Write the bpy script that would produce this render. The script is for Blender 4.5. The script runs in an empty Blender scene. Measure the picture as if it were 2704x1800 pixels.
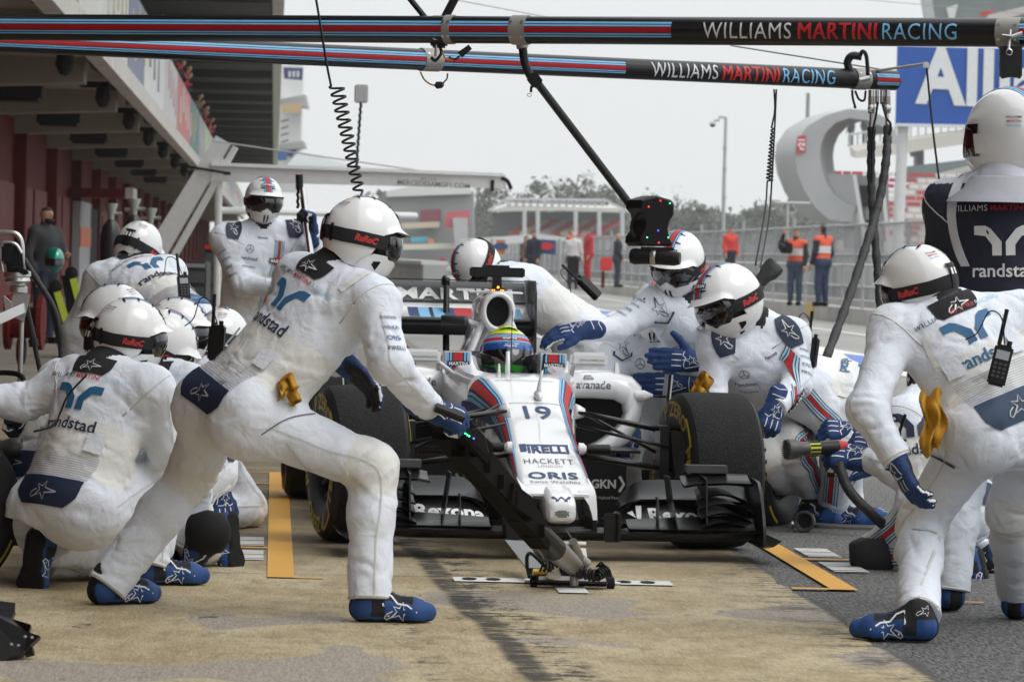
import bpy, bmesh, math, random
import numpy as np
from mathutils import Vector, Matrix
from mathutils.bvhtree import BVHTree
random.seed(7)
SC = bpy.context.scene
COL = SC.collection
# ------------------------------------------------------------------ camera, sky, sun, exposure
FPX, CU, CV, CAMH, ROLL = 11137.0, 1352.0, 683.0, 1.21, math.radians(1.4)   # photo pixels (2704 wide), metres
cam_d = bpy.data.cameras.new('camera'); cam = bpy.data.objects.new('camera', cam_d); COL.objects.link(cam)
cam.location = (0, 0, CAMH); cam.rotation_euler = (math.radians(90), -ROLL, 0)
cam_d.sensor_width = 36; cam_d.lens = 36 * FPX / 2704
cam_d.shift_y = (CV - 900) / 2704; cam_d.clip_start = 0.5; cam_d.clip_end = 3000
cam_d.dof.use_dof = True; cam_d.dof.focus_distance = 16.2; cam_d.dof.aperture_fstop = 12.5
SC.camera = cam
SC.view_settings.view_transform = 'Standard'; SC.view_settings.look = 'None'
SC.view_settings.exposure = 0.0; SC.view_settings.gamma = 1.0
W = bpy.data.worlds.new('World'); SC.world = W; W.use_nodes = True
nt = W.node_tree; nt.nodes.clear()
SUN_EL, SUN_AZ = math.radians(52), math.radians(215)
sky = nt.nodes.new('ShaderNodeTexSky'); sky.sky_type = 'NISHITA'; sky.sun_disc = False
sky.sun_elevation = SUN_EL; sky.sun_rotation = math.radians(150); sky.dust_density = 4
hsv = nt.nodes.new('ShaderNodeHueSaturation'); hsv.inputs['Saturation'].default_value = 0.12
hsv.inputs['Value'].default_value = 1.0
mixw = nt.nodes.new('ShaderNodeMixRGB'); mixw.inputs[0].default_value = 0.90
mixw.inputs[2].default_value = (8.45, 8.72, 8.80, 1)          # flat overcast cloud layer
bg = nt.nodes.new('ShaderNodeBackground'); bg.inputs[1].default_value = 0.10
ow = nt.nodes.new('ShaderNodeOutputWorld')
nt.links.new(sky.outputs[0], hsv.inputs['Color']); nt.links.new(hsv.outputs[0], mixw.inputs[1])
tcw = nt.nodes.new('ShaderNodeTexCoord'); sxw = nt.nodes.new('ShaderNodeSeparateXYZ'); nt.links.new(tcw.outputs['Generated'], sxw.inputs[0])
rmw = nt.nodes.new('ShaderNodeMapRange'); rmw.inputs[1].default_value = 0.05; rmw.inputs[2].default_value = 0.9; rmw.inputs[3].default_value = 1.04; rmw.inputs[4].default_value = 2.0   # overcast: brighter overhead
nt.links.new(sxw.outputs[2], rmw.inputs[0]); vmw = nt.nodes.new('ShaderNodeVectorMath'); vmw.operation = 'SCALE'
nt.links.new(mixw.outputs[0], vmw.inputs[0]); nt.links.new(rmw.outputs[0], vmw.inputs['Scale']); nt.links.new(vmw.outputs[0], bg.inputs[0]); nt.links.new(bg.outputs[0], ow.inputs[0])
sun_d = bpy.data.lights.new('sun', 'SUN'); sun_d.energy = 1.0; sun_d.angle = math.radians(35); sun_d.color = (1, .97, .93)
sun = bpy.data.objects.new('sun', sun_d); COL.objects.link(sun)
_sd = Vector((0.62, -0.28, 0.9)).normalized()
sun.rotation_euler = _sd.to_track_quat('Z', 'Y').to_euler()

# ------------------------------------------------------------------ pixel <-> world, lane frame
def P(u, v, Y):
    du, dv = u - CU, v - CV; c, s = math.cos(ROLL), math.sin(ROLL)
    x = du * c + dv * s; y = -du * s + dv * c
    return Vector((x / FPX * Y, Y, CAMH - y / FPX * Y))
def GR(u, v):
    du, dv = u - CU, v - CV
    y = -du * math.sin(ROLL) + dv * math.cos(ROLL)
    return P(u, v, CAMH * FPX / y)
LD = Vector((-0.0564, 0.9984, 0)); RD = Vector((0.9984, 0.0564, 0))
def LN(a, s, z=0.0): return RD * a + LD * s + Vector((0, 0, z))     # lateral, along the lane, height

# ------------------------------------------------------------------ materials
MATS = {}
def mat(name, col, rough=0.5, metal=0.0, var=0.06, vscale=14.0, bump=0.0, bscale=60.0, spec=0.5, coat=0.0, emit=0.0, alpha=1.0):
    if name in MATS: return MATS[name]
    m = bpy.data.materials.new(name); m.use_nodes = True; t = m.node_tree; b = t.nodes['Principled BSDF']
    b.inputs['Roughness'].default_value = rough; b.inputs['Metallic'].default_value = metal
    b.inputs['Specular IOR Level'].default_value = spec
    if coat: b.inputs['Coat Weight'].default_value = coat; b.inputs['Coat Roughness'].default_value = 0.06
    if alpha < 1: b.inputs['Alpha'].default_value = alpha
    tc = t.nodes.new('ShaderNodeTexCoord')
    n = t.nodes.new('ShaderNodeTexNoise'); n.inputs['Scale'].default_value = vscale; n.inputs['Detail'].default_value = 6
    t.links.new(tc.outputs['Object'], n.inputs['Vector'])
    r = t.nodes.new('ShaderNodeMapRange'); r.inputs[1].default_value = 0.25; r.inputs[2].default_value = 0.75
    r.inputs[3].default_value = 1 - var; r.inputs[4].default_value = 1 + var
    t.links.new(n.outputs['Fac'], r.inputs[0])
    mx = t.nodes.new('ShaderNodeVectorMath'); mx.operation = 'SCALE'
    mx.inputs[0].default_value = col[:3]; t.links.new(r.outputs[0], mx.inputs['Scale'])
    t.links.new(mx.outputs[0], b.inputs['Base Color'])
    if bump:
        n2 = t.nodes.new('ShaderNodeTexNoise'); n2.inputs['Scale'].default_value = bscale; n2.inputs['Detail'].default_value = 4
        t.links.new(tc.outputs['Object'], n2.inputs['Vector'])
        bp = t.nodes.new('ShaderNodeBump'); bp.inputs['Strength'].default_value = bump; bp.inputs['Distance'].default_value = 0.01
        t.links.new(n2.outputs['Fac'], bp.inputs['Height']); t.links.new(bp.outputs[0], b.inputs['Normal'])
    if emit:
        b.inputs['Emission Color'].default_value = (*col[:3], 1); b.inputs['Emission Strength'].default_value = emit
    MATS[name] = m; return m
def lin(r, g, b):
    f = lambda c: (c / 255 / 12.92) if c / 255 <= 0.04045 else ((c / 255 + 0.055) / 1.055) ** 2.4
    return (f(r), f(g), f(b))

NAVY = mat('print_navy', (0.012, 0.022, 0.06), .6)
PNAVY = mat('print_navy_light', (0.03, 0.06, 0.17), .6)
RED = mat('print_red', (0.50, 0.02, 0.025), .5)
SKYB = mat('print_sky_blue', (0.22, 0.50, 0.78), .5)
PALEB = mat('print_pale_blue', (0.45, 0.66, 0.80), .6)
TEAL = mat('print_teal', (0.02, 0.115, 0.25), .6)
WHT = mat('print_white', (0.78, 0.78, 0.78), .5)
BLK = mat('black_plastic', (0.009, 0.009, 0.010), .38, bump=.05, spec=.3)
BLKM = mat('black_matt', (0.011, 0.011, 0.012), .75, bump=.1, spec=.2)
CARB = mat('carbon_fibre', (0.009, 0.009, 0.010), .3, var=.3, vscale=160, spec=.36)
STEEL = mat('brushed_steel', (0.55, 0.55, 0.55), .3, 1.0, var=.08, vscale=40)
TITAN = mat('titanium_grey', (0.32, 0.30, 0.27), .42, .75, var=.08)
GREY = mat('mid_grey', (0.25, 0.25, 0.26), .5)
DGREY = mat('dark_grey', (0.06, 0.06, 0.065), .5)
def cloth(name, col):
    m = mat(name, col, .85, var=.035, vscale=6, bump=.10, bscale=110, spec=.2); t = m.node_tree; b = t.nodes['Principled BSDF']; old = b.inputs['Normal'].links[0].from_node
    tc = [n for n in t.nodes if n.type == 'TEX_COORD'][0]; n = t.nodes.new('ShaderNodeTexNoise'); n.inputs['Scale'].default_value = 13; n.inputs['Detail'].default_value = 2; n.inputs['Distortion'].default_value = .8
    t.links.new(tc.outputs['Object'], n.inputs['Vector']); a = t.nodes.new('ShaderNodeMath'); a.operation = 'SUBTRACT'; a.inputs[1].default_value = .5; t.links.new(n.outputs['Fac'], a.inputs[0])
    d = a
    p = t.nodes.new('ShaderNodeBump'); p.inputs['Strength'].default_value = .45; p.inputs['Distance'].default_value = .02; t.links.new(d.outputs[0], p.inputs['Height']); t.links.new(old.outputs[0], p.inputs['Normal']); t.links.new(p.outputs[0], b.inputs['Normal']); return m
SUIT = cloth('suit_white', (0.735, 0.77, 0.84)); CREAM = cloth('suit_cream', (0.74, 0.74, 0.725))
HELM = mat('helmet_white', (0.80, 0.80, 0.80), .16, var=.015, vscale=5, coat=.6)
CARW = mat('car_white', (0.78, 0.785, 0.80), .2, var=.02, vscale=4, coat=.7)
SKIN = mat('skin', (0.50, 0.27, 0.18), .5, var=.1, vscale=18, bump=.05)
GLOVE = mat('glove_blue', (0.008, 0.036, 0.135), .75, var=.2, vscale=30, bump=.2, bscale=160)
SHOEB = mat('shoe_blue', (0.010, 0.055, 0.20), .7, var=.15, vscale=30, bump=.15, bscale=200)
BLKC = mat('black_cloth', (0.013, 0.013, 0.016), .85, bump=.2, bscale=140)
YEL = mat('yellow_cloth', (0.50, 0.26, 0.02), .8, bump=.2)
RUBBER = mat('tyre_rubber', (0.016, 0.016, 0.0165), .8, var=.6, vscale=90, bump=1.0, bscale=150, spec=.3)
RUBSIDE = mat('tyre_sidewall', (0.010, 0.010, 0.011), .55, var=.2, bump=.1, spec=.35)
TYEL = mat('tyre_yellow', (0.42, 0.31, 0.015), .65)

# ------------------------------------------------------------------ object helpers
WLOC = {}
def link(o): COL.objects.link(o); return o
def tag(o, label=None, cat=None, group=None, kind=None):
    if label: o['label'] = label
    if cat: o['category'] = cat
    if group: o['group'] = group
    if kind: o['kind'] = kind
    return o
def empty(name, loc=(0, 0, 0), rz=0, label=None, cat=None, group=None):
    o = link(bpy.data.objects.new(name, None)); o.location = loc; o.rotation_euler = (0, 0, rz); o.empty_display_size = .1
    WLOC[o.name] = Vector(loc); return tag(o, label, cat, group)
def obj(name, verts, faces, mats, parent=None, fm=None, smooth=False, origin=None, local=False, auto=None):
    """one mesh object; world coordinates unless local (then they are the parent's)"""
    me = bpy.data.meshes.new(name)
    if not isinstance(mats, (list, tuple)): mats = [mats]
    org = Vector((0, 0, 0))
    if origin is not None: org = Vector(origin)
    elif parent is not None and not local: org = WLOC.get(parent.name, Vector((0, 0, 0)))
    if isinstance(verts, np.ndarray): vv = (verts - np.array(org)).tolist()
    else: vv = [(x[0] - org.x, x[1] - org.y, x[2] - org.z) for x in verts]
    if isinstance(faces, np.ndarray): faces = faces.tolist()
    me.from_pydata(vv, [], faces)
    for m in mats: me.materials.append(m)
    if fm is not None: me.polygons.foreach_set('material_index', np.asarray(fm, dtype=np.int32))
    if smooth: me.polygons.foreach_set('use_smooth', np.ones(len(me.polygons), dtype=bool))
    if auto: me.set_sharp_from_angle(angle=math.radians(auto))
    me.update()
    o = link(bpy.data.objects.new(name, me))
    if parent is not None: o.parent = parent
    if origin is not None:
        if parent is not None and not local: o.location = org - WLOC.get(parent.name, Vector((0, 0, 0)))
        else: o.location = org
    WLOC[o.name] = org if not local else Vector((0, 0, 0))
    return o

class MB:
    def __init__(s): s.v = []; s.f = []; s.m = []; s.mats = []; s.mi = 0
    def use(s, m):
        if m not in s.mats: s.mats.append(m)
        s.mi = s.mats.index(m); return s
    def add(s, vs, fs):
        o = len(s.v); s.v += [tuple(x) for x in vs]
        for f in fs: s.f.append([o + i for i in f]); s.m.append(s.mi)
        return s
    def box(s, c, size, M=None):
        x, y, z = [d / 2 for d in size]; c = Vector(c)
        vs = [Vector((i * x, j * y, k * z)) for i in (-1, 1) for j in (-1, 1) for k in (-1, 1)]
        if M is not None: vs = [M @ q for q in vs]
        return s.add([c + q for q in vs], [(0, 1, 3, 2), (4, 6, 7, 5), (0, 4, 5, 1), (2, 3, 7, 6), (0, 2, 6, 4), (1, 5, 7, 3)])
    def bbox(s, c, size, bev=.004, M=None):            # box with chamfered edges
        bm = bmesh.new(); bmesh.ops.create_cube(bm, size=1)
        for q in bm.verts: q.co = Vector((q.co.x * size[0], q.co.y * size[1], q.co.z * size[2]))
        bmesh.ops.bevel(bm, geom=bm.edges[:], offset=bev, segments=2, affect='EDGES')
        bm.verts.ensure_lookup_table()
        vs = [(M @ q.co if M is not None else q.co) + Vector(c) for q in bm.verts]
        r = s.add(vs, [[q.index for q in f.verts] for f in bm.faces]); bm.free(); return r
    def cyl(s, a, b, ra, rb=None, n=14, caps=True):
        a, b = Vector(a), Vector(b); rb = ra if rb is None else rb
        d = (b - a).normalized(); u = d.orthogonal().normalized(); w = d.cross(u)
        vs = []
        for q, r in ((a, ra), (b, rb)):
            for i in range(n):
                t = 2 * math.pi * i / n; vs.append(q + (u * math.cos(t) + w * math.sin(t)) * r)
        fs = [(i, (i + 1) % n, n + (i + 1) % n, n + i) for i in range(n)]
        if caps: fs += [tuple(range(n))[::-1], tuple(range(n, 2 * n))]
        return s.add(vs, fs)
    def tube(s, pts, r, n=8, caps=True):
        pts = [Vector(p) for p in pts]; N = len(pts)
        rr = r if isinstance(r, (list, tuple)) else [r] * N
        d0 = (pts[1] - pts[0]).normalized(); u = d0.orthogonal().normalized(); vs = []
        for i, p in enumerate(pts):
            d = (pts[min(i + 1, N - 1)] - pts[max(i - 1, 0)]).normalized()
            u = (u - d * u.dot(d)); u = u.normalized() if u.length > 1e-6 else d.orthogonal().normalized()
            w = d.cross(u)
            for k in range(n):
                t = 2 * math.pi * k / n; vs.append(p + (u * math.cos(t) + w * math.sin(t)) * rr[i])
        fs = []
        for i in range(N - 1):
            for k in range(n): fs.append((i * n + k, i * n + (k + 1) % n, (i + 1) * n + (k + 1) % n, (i + 1) * n + k))
        if caps: fs += [tuple(range(n))[::-1], tuple(range((N - 1) * n, N * n))]
        return s.add(vs, fs)
    def rings(s, rings, closed=True, caps=True):       # loft equal-count rings
        n = len(rings[0]); vs = [p for r in rings for p in r]; fs = []
        for i in range(len(rings) - 1):
            for k in range(n if closed else n - 1):
                fs.append((i * n + k, i * n + (k + 1) % n, (i + 1) * n + (k + 1) % n, (i + 1) * n + k))
        if caps and closed: fs += [tuple(range(n))[::-1], tuple(range((len(rings) - 1) * n, len(rings) * n))]
        return s.add(vs, fs)
    def lathe(s, a, axis, prof, n=24):                 # prof: (dist along axis, radius)
        a = Vector(a); d = Vector(axis).normalized(); u = d.orthogonal().normalized(); w = d.cross(u)
        rs = [[a + d * h + (u * math.cos(2 * math.pi * k / n) + w * math.sin(2 * math.pi * k / n)) * max(r, 1e-4) for k in range(n)] for h, r in prof]
        return s.rings(rs)
    def prism(s, pts, off):                            # polygon (3d points) extruded by off
        off = Vector(off); n = len(pts); a = [Vector(p) for p in pts]
        return s.add(a + [p + off for p in a], [tuple(range(n))[::-1], tuple(range(n, 2 * n))] + [(i, (i + 1) % n, n + (i + 1) % n, n + i) for i in range(n)])
    def build(s, name, parent=None, smooth=False, origin=None, local=False, auto=None):
        return obj(name, s.v, s.f, s.mats or [GREY], parent, s.m, smooth or bool(auto), origin, local, auto)

def bez(pts, n=10):                                    # Catmull-Rom through points
    pts = [Vector(p) for p in pts]; out = []
    q = [pts[0] * 2 - pts[1]] + pts + [pts[-1] * 2 - pts[-2]]
    for i in range(len(pts) - 1):
        a, b, c, d = q[i:i + 4]
        for k in range(n):
            t = k / n
            out.append(.5 * ((2 * b) + (c - a) * t + (2 * a - 5 * b + 4 * c - d) * t * t + (-a + 3 * b - 3 * c + d) * t ** 3))
    return out + [pts[-1]]
def coil(a, b, r, turns, n=12):
    a, b = Vector(a), Vector(b); d = (b - a); u = d.normalized().orthogonal().normalized(); w = d.normalized().cross(u)
    N = int(turns * n)
    return [a + d * (i / N) + (u * math.cos(2 * math.pi * i / n) + w * math.sin(2 * math.pi * i / n)) * r for i in range(N + 1)]

# ------------------------------------------------------------------ flat shapes: lettering, logos (2-D points + faces)
_TX = {}
def text2d(s, bold=0.0, sp=1.0, width=None, height=None, fine=0.0):
    """returns (N,2) array centred on 0 and triangles; scaled to the given width or cap height"""
    k = (s, bold, sp, fine)
    if k not in _TX:
        c = bpy.data.curves.new('t', 'FONT'); c.body = s; c.size = 1; c.offset = bold; c.space_character = sp; c.resolution_u = 3
        o = bpy.data.objects.new('t', c); me = o.to_mesh()
        bm = bmesh.new(); bm.from_mesh(me); bmesh.ops.remove_doubles(bm, verts=bm.verts[:], dist=1e-5)
        bmesh.ops.triangulate(bm, faces=bm.faces[:])
        for _ in range(6 if fine else 0):
            lg = [e for e in bm.edges if e.calc_length() > fine]
            if not lg: break
            bmesh.ops.subdivide_edges(bm, edges=lg, cuts=1); bmesh.ops.triangulate(bm, faces=bm.faces[:])
        bm.verts.ensure_lookup_table()
        v = np.array([(q.co.x, q.co.y) for q in bm.verts]); f = [[q.index for q in t.verts] for t in bm.faces]
        bm.free(); o.to_mesh_clear(); bpy.data.objects.remove(o); bpy.data.curves.remove(c)
        _TX[k] = (v, f)
    v, f = _TX[k]; lo, hi = v.min(0), v.max(0)
    v = v - (lo + hi) / 2
    if width: v = v * (width / (hi[0] - lo[0]))
    elif height: v = v * (height / (hi[1] - lo[1]))
    return v, f
def poly2d(pts): return np.array(pts, float), [list(range(len(pts)))]
def grid2d(w, h, nx=8, ny=6, shape=None):
    xs = np.linspace(-w / 2, w / 2, nx + 1); ys = np.linspace(-h / 2, h / 2, ny + 1)
    v = [(x, y) for y in ys for x in xs]
    if shape: v = [shape(x, y) for x, y in v]
    return np.array(v), [[j * (nx + 1) + i, j * (nx + 1) + i + 1, (j + 1) * (nx + 1) + i + 1, (j + 1) * (nx + 1) + i] for j in range(ny) for i in range(nx)]
def join2d(items):                                     # [((v,f), dx, dy)]
    V = []; F = []; o = 0
    for (v, f), dx, dy in items:
        V.append(v + np.array((dx, dy))); F += [[i + o for i in q] for q in f]; o += len(v)
    return np.vstack(V), F
def thick_line(pts, w):
    V = []; F = []
    pts = [np.array(p, float) for p in pts]
    for i, p in enumerate(pts):
        d = pts[min(i + 1, len(pts) - 1)] - pts[max(i - 1, 0)]; d = d / (np.linalg.norm(d) + 1e-9); n = np.array((-d[1], d[0])) * w / 2
        V += [p + n, p - n]
        if i: F.append([2 * i - 2, 2 * i - 1, 2 * i + 1, 2 * i])
    return np.array(V), F
def star2d(w):                                         # outlined comet-like star emblem with a loop tail
    A = [18, 54, 90, 126, 162, 198, 234, 270, 306, 342]; R_ = [.62, .15, .36, .14, .34, .14, .36, .14, .36, .16]
    o = [(w * r * math.cos(math.radians(a - 18)), w * r * math.sin(math.radians(a - 18))) for a, r in zip(A, R_)]; o.append(o[0])
    loop = [(-.16, -.03), (-.34, -.20), (-.52, -.30), (-.60, -.22), (-.52, -.08), (-.30, .02)]
    a = thick_line(o, .045 * w); b = thick_line([(x * w, y * w) for x, y in loop], .045 * w)
    return join2d([(a, .05 * w, 0), (b, .05 * w, 0)])
def twin2d(w):                                         # two mirrored bent strokes
    L = [(-1, 1), (-.62, 1), (-.42, .9), (-.07, .46), (-.07, 0), (-.38, 0), (-.38, .36), (-.60, .66), (-1, .70)]
    v = [(x * w / 2, (y - .5) * w / 2) for x, y in L]
    f = [[0, 1, 7, 8], [1, 2, 6, 7], [2, 3, 6], [3, 4, 5, 6]]
    r = [(-x, y) for x, y in v]
    return np.array(v + r), f + [[9 + i for i in q[::-1]] for q in f]
# ------------------------------------------------------------------ smooth solid modelling on a grid (bodies, gloves, boots)
def nets(vol, org, h):
    c = {}
    for i in (0, 1):
        for j in (0, 1):
            for k in (0, 1):
                c[(i, j, k)] = vol[i:vol.shape[0] - 1 + i, j:vol.shape[1] - 1 + j, k:vol.shape[2] - 1 + k]
    cnt = sum((q < 0).astype(np.int8) for q in c.values()); mask = (cnt > 0) & (cnt < 8)
    idx = np.full(mask.shape, -1, np.int64); ii = np.argwhere(mask); idx[mask] = np.arange(len(ii))
    pos = np.zeros((len(ii), 3)); num = np.zeros(len(ii)); cm = {k: q[mask] for k, q in c.items()}
    for a in cm:
        for ax in range(3):
            if a[ax] == 0:
                b = list(a); b[ax] = 1; b = tuple(b); x, y = cm[a], cm[b]
                cr = (x < 0) != (y < 0); t = np.where(cr, x / (x - y + 1e-12), 0)
                p = np.array(a, float)[None, :].repeat(len(ii), 0); p[:, ax] += t
                pos[cr] += p[cr]; num[cr] += 1
    V = org + (ii + pos / np.maximum(num, 1)[:, None]) * h
    s = vol < 0; F = []
    for ax in range(3):
        o1, o2 = [(1, 2), (2, 0), (0, 1)][ax]
        sl0 = [slice(None)] * 3; sl1 = [slice(None)] * 3
        sl0[ax] = slice(0, -1); sl1[ax] = slice(1, None)
        for o in (o1, o2): sl0[o] = slice(1, -1); sl1[o] = slice(1, -1)
        A, B = s[tuple(sl0)], s[tuple(sl1)]; e = np.argwhere(A != B); fl = A[A != B]
        if not len(e): continue
        e = e.copy(); e[:, o1] += 1; e[:, o2] += 1
        def cell(d1, d2):
            q = e.copy(); q[:, o1] += d1; q[:, o2] += d2; return idx[q[:, 0], q[:, 1], q[:, 2]]
        Q = np.stack([cell(-1, -1), cell(0, -1), cell(0, 0), cell(-1, 0)], 1)
        Q[~fl] = Q[~fl][:, ::-1]; F.append(Q)
    return V, np.vstack(F)
def cone_d(p, a, b, ra, rb):
    a, b = np.asarray(a, float), np.asarray(b, float); d = b - a; L = max((d * d).sum(), 1e-9)
    t = np.clip(((p - a) @ d) / L, 0, 1)
    return np.linalg.norm(p - a - t[..., None] * d, axis=-1) - (ra + (rb - ra) * t), t
def sdf_mesh(prims, h, k=.03, cut=None):
    """prims: (a, b, ra, rb, tag[, k]); cut: list of (point, normal) planes removing the positive side"""
    lo = np.min([np.minimum(np.array(q[0]), np.array(q[1])) - max(q[2], q[3]) for q in prims], 0) - 3 * h
    hi = np.max([np.maximum(np.array(q[0]), np.array(q[1])) + max(q[2], q[3]) for q in prims], 0) + 3 * h
    n = np.ceil((hi - lo) / h).astype(int) + 1; vol = np.full(n, 1.0)
    for q in prims:
        kk = q[5] if len(q) > 5 else k; r = max(q[2], q[3]) + kk + 2 * h
        l = np.maximum(((np.minimum(q[0], q[1]) - r - lo) / h).astype(int), 0); u = np.minimum(((np.maximum(q[0], q[1]) + r - lo) / h).astype(int) + 2, n)
        g = np.stack(np.meshgrid(*[lo[i] + h * np.arange(l[i], u[i]) for i in range(3)], indexing='ij'), -1)
        d, _ = cone_d(g, q[0], q[1], q[2], q[3]); s = vol[l[0]:u[0], l[1]:u[1], l[2]:u[2]]
        e = np.maximum(kk - np.abs(s - d), 0) / kk
        s[...] = np.minimum(s, d) - e * e * kk * .25
    if cut:
        g = np.stack(np.meshgrid(*[lo[i] + h * np.arange(n[i]) for i in range(3)], indexing='ij'), -1)
        for p, nn in cut: vol = np.maximum(vol, (g - np.array(p)) @ np.array(nn))
    V, F = nets(vol, lo, h)
    return V, F
def vert_normals(V, F):
    a = V[F[:, 2]] - V[F[:, 0]]; b = V[F[:, 3]] - V[F[:, 1]]; fn = np.cross(a, b); N = np.zeros_like(V)
    for i in range(4): np.add.at(N, F[:, i], fn)
    return N / (np.linalg.norm(N, axis=1)[:, None] + 1e-12)
def relax(V, F, it=2, w=.5):
    for _ in range(it):
        S = np.zeros_like(V); C = np.zeros(len(V))
        for i in range(4):
            a, b = F[:, i], F[:, (i + 1) % 4]
            np.add.at(S, a, V[b]); np.add.at(C, a, 1); np.add.at(S, b, V[a]); np.add.at(C, b, 1)
        V = V * (1 - w) + w * S / C[:, None]
    return V
def vnoise(q):
    i = np.floor(q).astype(np.int64); f = q - i; f = f * f * (3 - 2 * f); out = 0
    for dx in (0, 1):
        for dy in (0, 1):
            for dz in (0, 1):
                hsh = ((i[:, 0] + dx) * 73856093) ^ ((i[:, 1] + dy) * 19349663) ^ ((i[:, 2] + dz) * 83492791)
                hsh = (hsh ^ (hsh >> 13)) * 1274126177 & 0x7fffffff
                hsh = (hsh ^ (hsh >> 16)) & 0xffff
                w = (f[:, 0] if dx else 1 - f[:, 0]) * (f[:, 1] if dy else 1 - f[:, 1]) * (f[:, 2] if dz else 1 - f[:, 2])
                out = out + w * hsh / 65535.0
    return out * 2 - 1
def nearest_prims(V, prims):
    best = np.full(len(V), 9.0); bi = np.zeros(len(V), int); bt = np.zeros(len(V))
    for i, q in enumerate(prims):
        d, t = cone_d(V, q[0], q[1], q[2], q[3]); m = d < best
        best[m] = d[m]; bi[m] = i; bt[m] = t[m]
    return bi, bt
def wrinkle(V, F, prims, joints, seed, amp=1.0):
    """cloth creases: short curved strokes (a valley between two soft ridges), denser round the joints"""
    rnd = np.random.RandomState(seed * 17 + 5); N = vert_normals(V, F); bi, bt = nearest_prims(V, prims); off = seed * 7.31
    tg = np.array([1.0 if q[4] in ('arm', 'leg', 'torso', 'low') else 0.0 for q in prims])[bi]
    disp = .0025 * vnoise(V * 5 + off) + .0010 * vnoise(V * 14 + off + 30)
    # flat facets: soft Voronoi cells, each with its own small tilt
    q = al_q = (V @ np.array([[1, 0, 0], [0, 1, 0], [0, 0, 1]], float)); Dm = np.array([(np.array(k[1]) - np.array(k[0])) / (np.linalg.norm(np.array(k[1]) - np.array(k[0])) + 1e-6) for k in prims])[bi]
    for fr, am_, sl in ((8.5, 1.0, .055), (15.0, .8, .07)):
        g = V * fr + off; g = g + .35 * np.stack([vnoise(V * 5 + off + 9 * k) for k in range(3)], 1); ig = np.floor(g).astype(np.int64); num = np.zeros(len(V)); den = np.zeros(len(V)) + 1e-9
        for dx in (-1, 0, 1):
            for dy in (-1, 0, 1):
                for dz in (-1, 0, 1):
                    c_ = ig + np.array((dx, dy, dz)); hs = (c_[:, 0] * 73856093) ^ (c_[:, 1] * 19349663) ^ (c_[:, 2] * 83492791); hs = ((hs ^ (hs >> 13)) * 1274126177) & 0x7fffffff
                    r0 = np.stack([((hs >> k) & 255) / 255.0 for k in (0, 7, 14)], 1); r1 = np.stack([((hs >> k) & 255) / 127.5 - 1 for k in (4, 11, 18)], 1)
                    d_ = g - (c_ + r0); w_ = np.exp(-(d_ * d_).sum(1) / .075); num += w_ * (d_ * r1).sum(1) * sl / fr; den += w_
        disp = disp + am_ * num / den
    S = []
    def stroke(c, D, r, ln, psi, sg, am):
        D = D / (np.linalg.norm(D) + 1e-9); u = np.cross(D, (0.31, .77, .55)); u /= np.linalg.norm(u) + 1e-9; w = np.cross(D, u); a0 = rnd.uniform(0, 6.283); pts = []
        for k in range(5):
            s = (k / 4 - .5) * ln; a = a0 + s * math.cos(psi) / r; bow = .15 * ln * ((k / 2 - 1) ** 2) * rnd.uniform(-1, 1)
            pts.append(c + (u * math.cos(a) + w * math.sin(a)) * r + D * (s * math.sin(psi) + bow))
        S.append((np.array(pts), sg, am))
    for q in prims:
        if q[4] not in ('arm', 'leg', 'torso'): continue
        a, b = np.array(q[0]), np.array(q[1]); L = np.linalg.norm(b - a)
        if L < .05: continue
        n = int(L * (17 if q[4] != 'torso' else 11)) + 1
        for _ in range(n):
            t = rnd.uniform(0, 1); r = q[2] + (q[3] - q[2]) * t
            stroke(a + (b - a) * t, b - a, r, rnd.uniform(.09, .26), rnd.normal(.45, .5) * rnd.choice((-1, 1)), rnd.uniform(.009, .017), rnd.uniform(.004, .0105))
    for j, D, r, n, spread, am in joints:
        for _ in range(n): stroke(np.array(j) + np.array(D) * rnd.normal(0, spread), np.array(D), r, rnd.uniform(.06, .16), rnd.normal(0, .35), rnd.uniform(.007, .013), am * rnd.uniform(1.2, 3.0))
    for pts, sg, am in S:
        c = pts.mean(0); m = np.where(np.abs(V - c).max(1) < np.abs(pts - c).max() + .06)[0]
        if len(m) < 9: continue
        W_ = V[m]; pts = np.array([W_[((W_ - q) ** 2).sum(1).argmin()] for q in pts]); pts[1:-1] = .5 * pts[1:-1] + .25 * (pts[:-2] + pts[2:]); c = pts.mean(0); R = np.linalg.norm(pts - c, axis=1).max() + 5 * sg; m = np.where(np.abs(V - c).max(1) < R)[0]
        if not len(m): continue
        P_ = V[m]; best = np.full(len(m), 9.0); bs = np.zeros(len(m))
        for k in range(4):
            d, t = cone_d(P_, pts[k], pts[k + 1], 0, 0); g = d < best; best[g] = d[g]; bs[g] = (k + t[g]) / 4
        x = best / sg; disp[m] -= am * (1.15 * np.exp(-x * 1.15) - .42 * np.exp(-(x / 2.3) ** 2)) * np.sin(np.pi * np.clip(bs, .03, .97)) ** .7
    return V + N * (np.clip(disp, -.024, .016) * tg * amp)[:, None]
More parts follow.
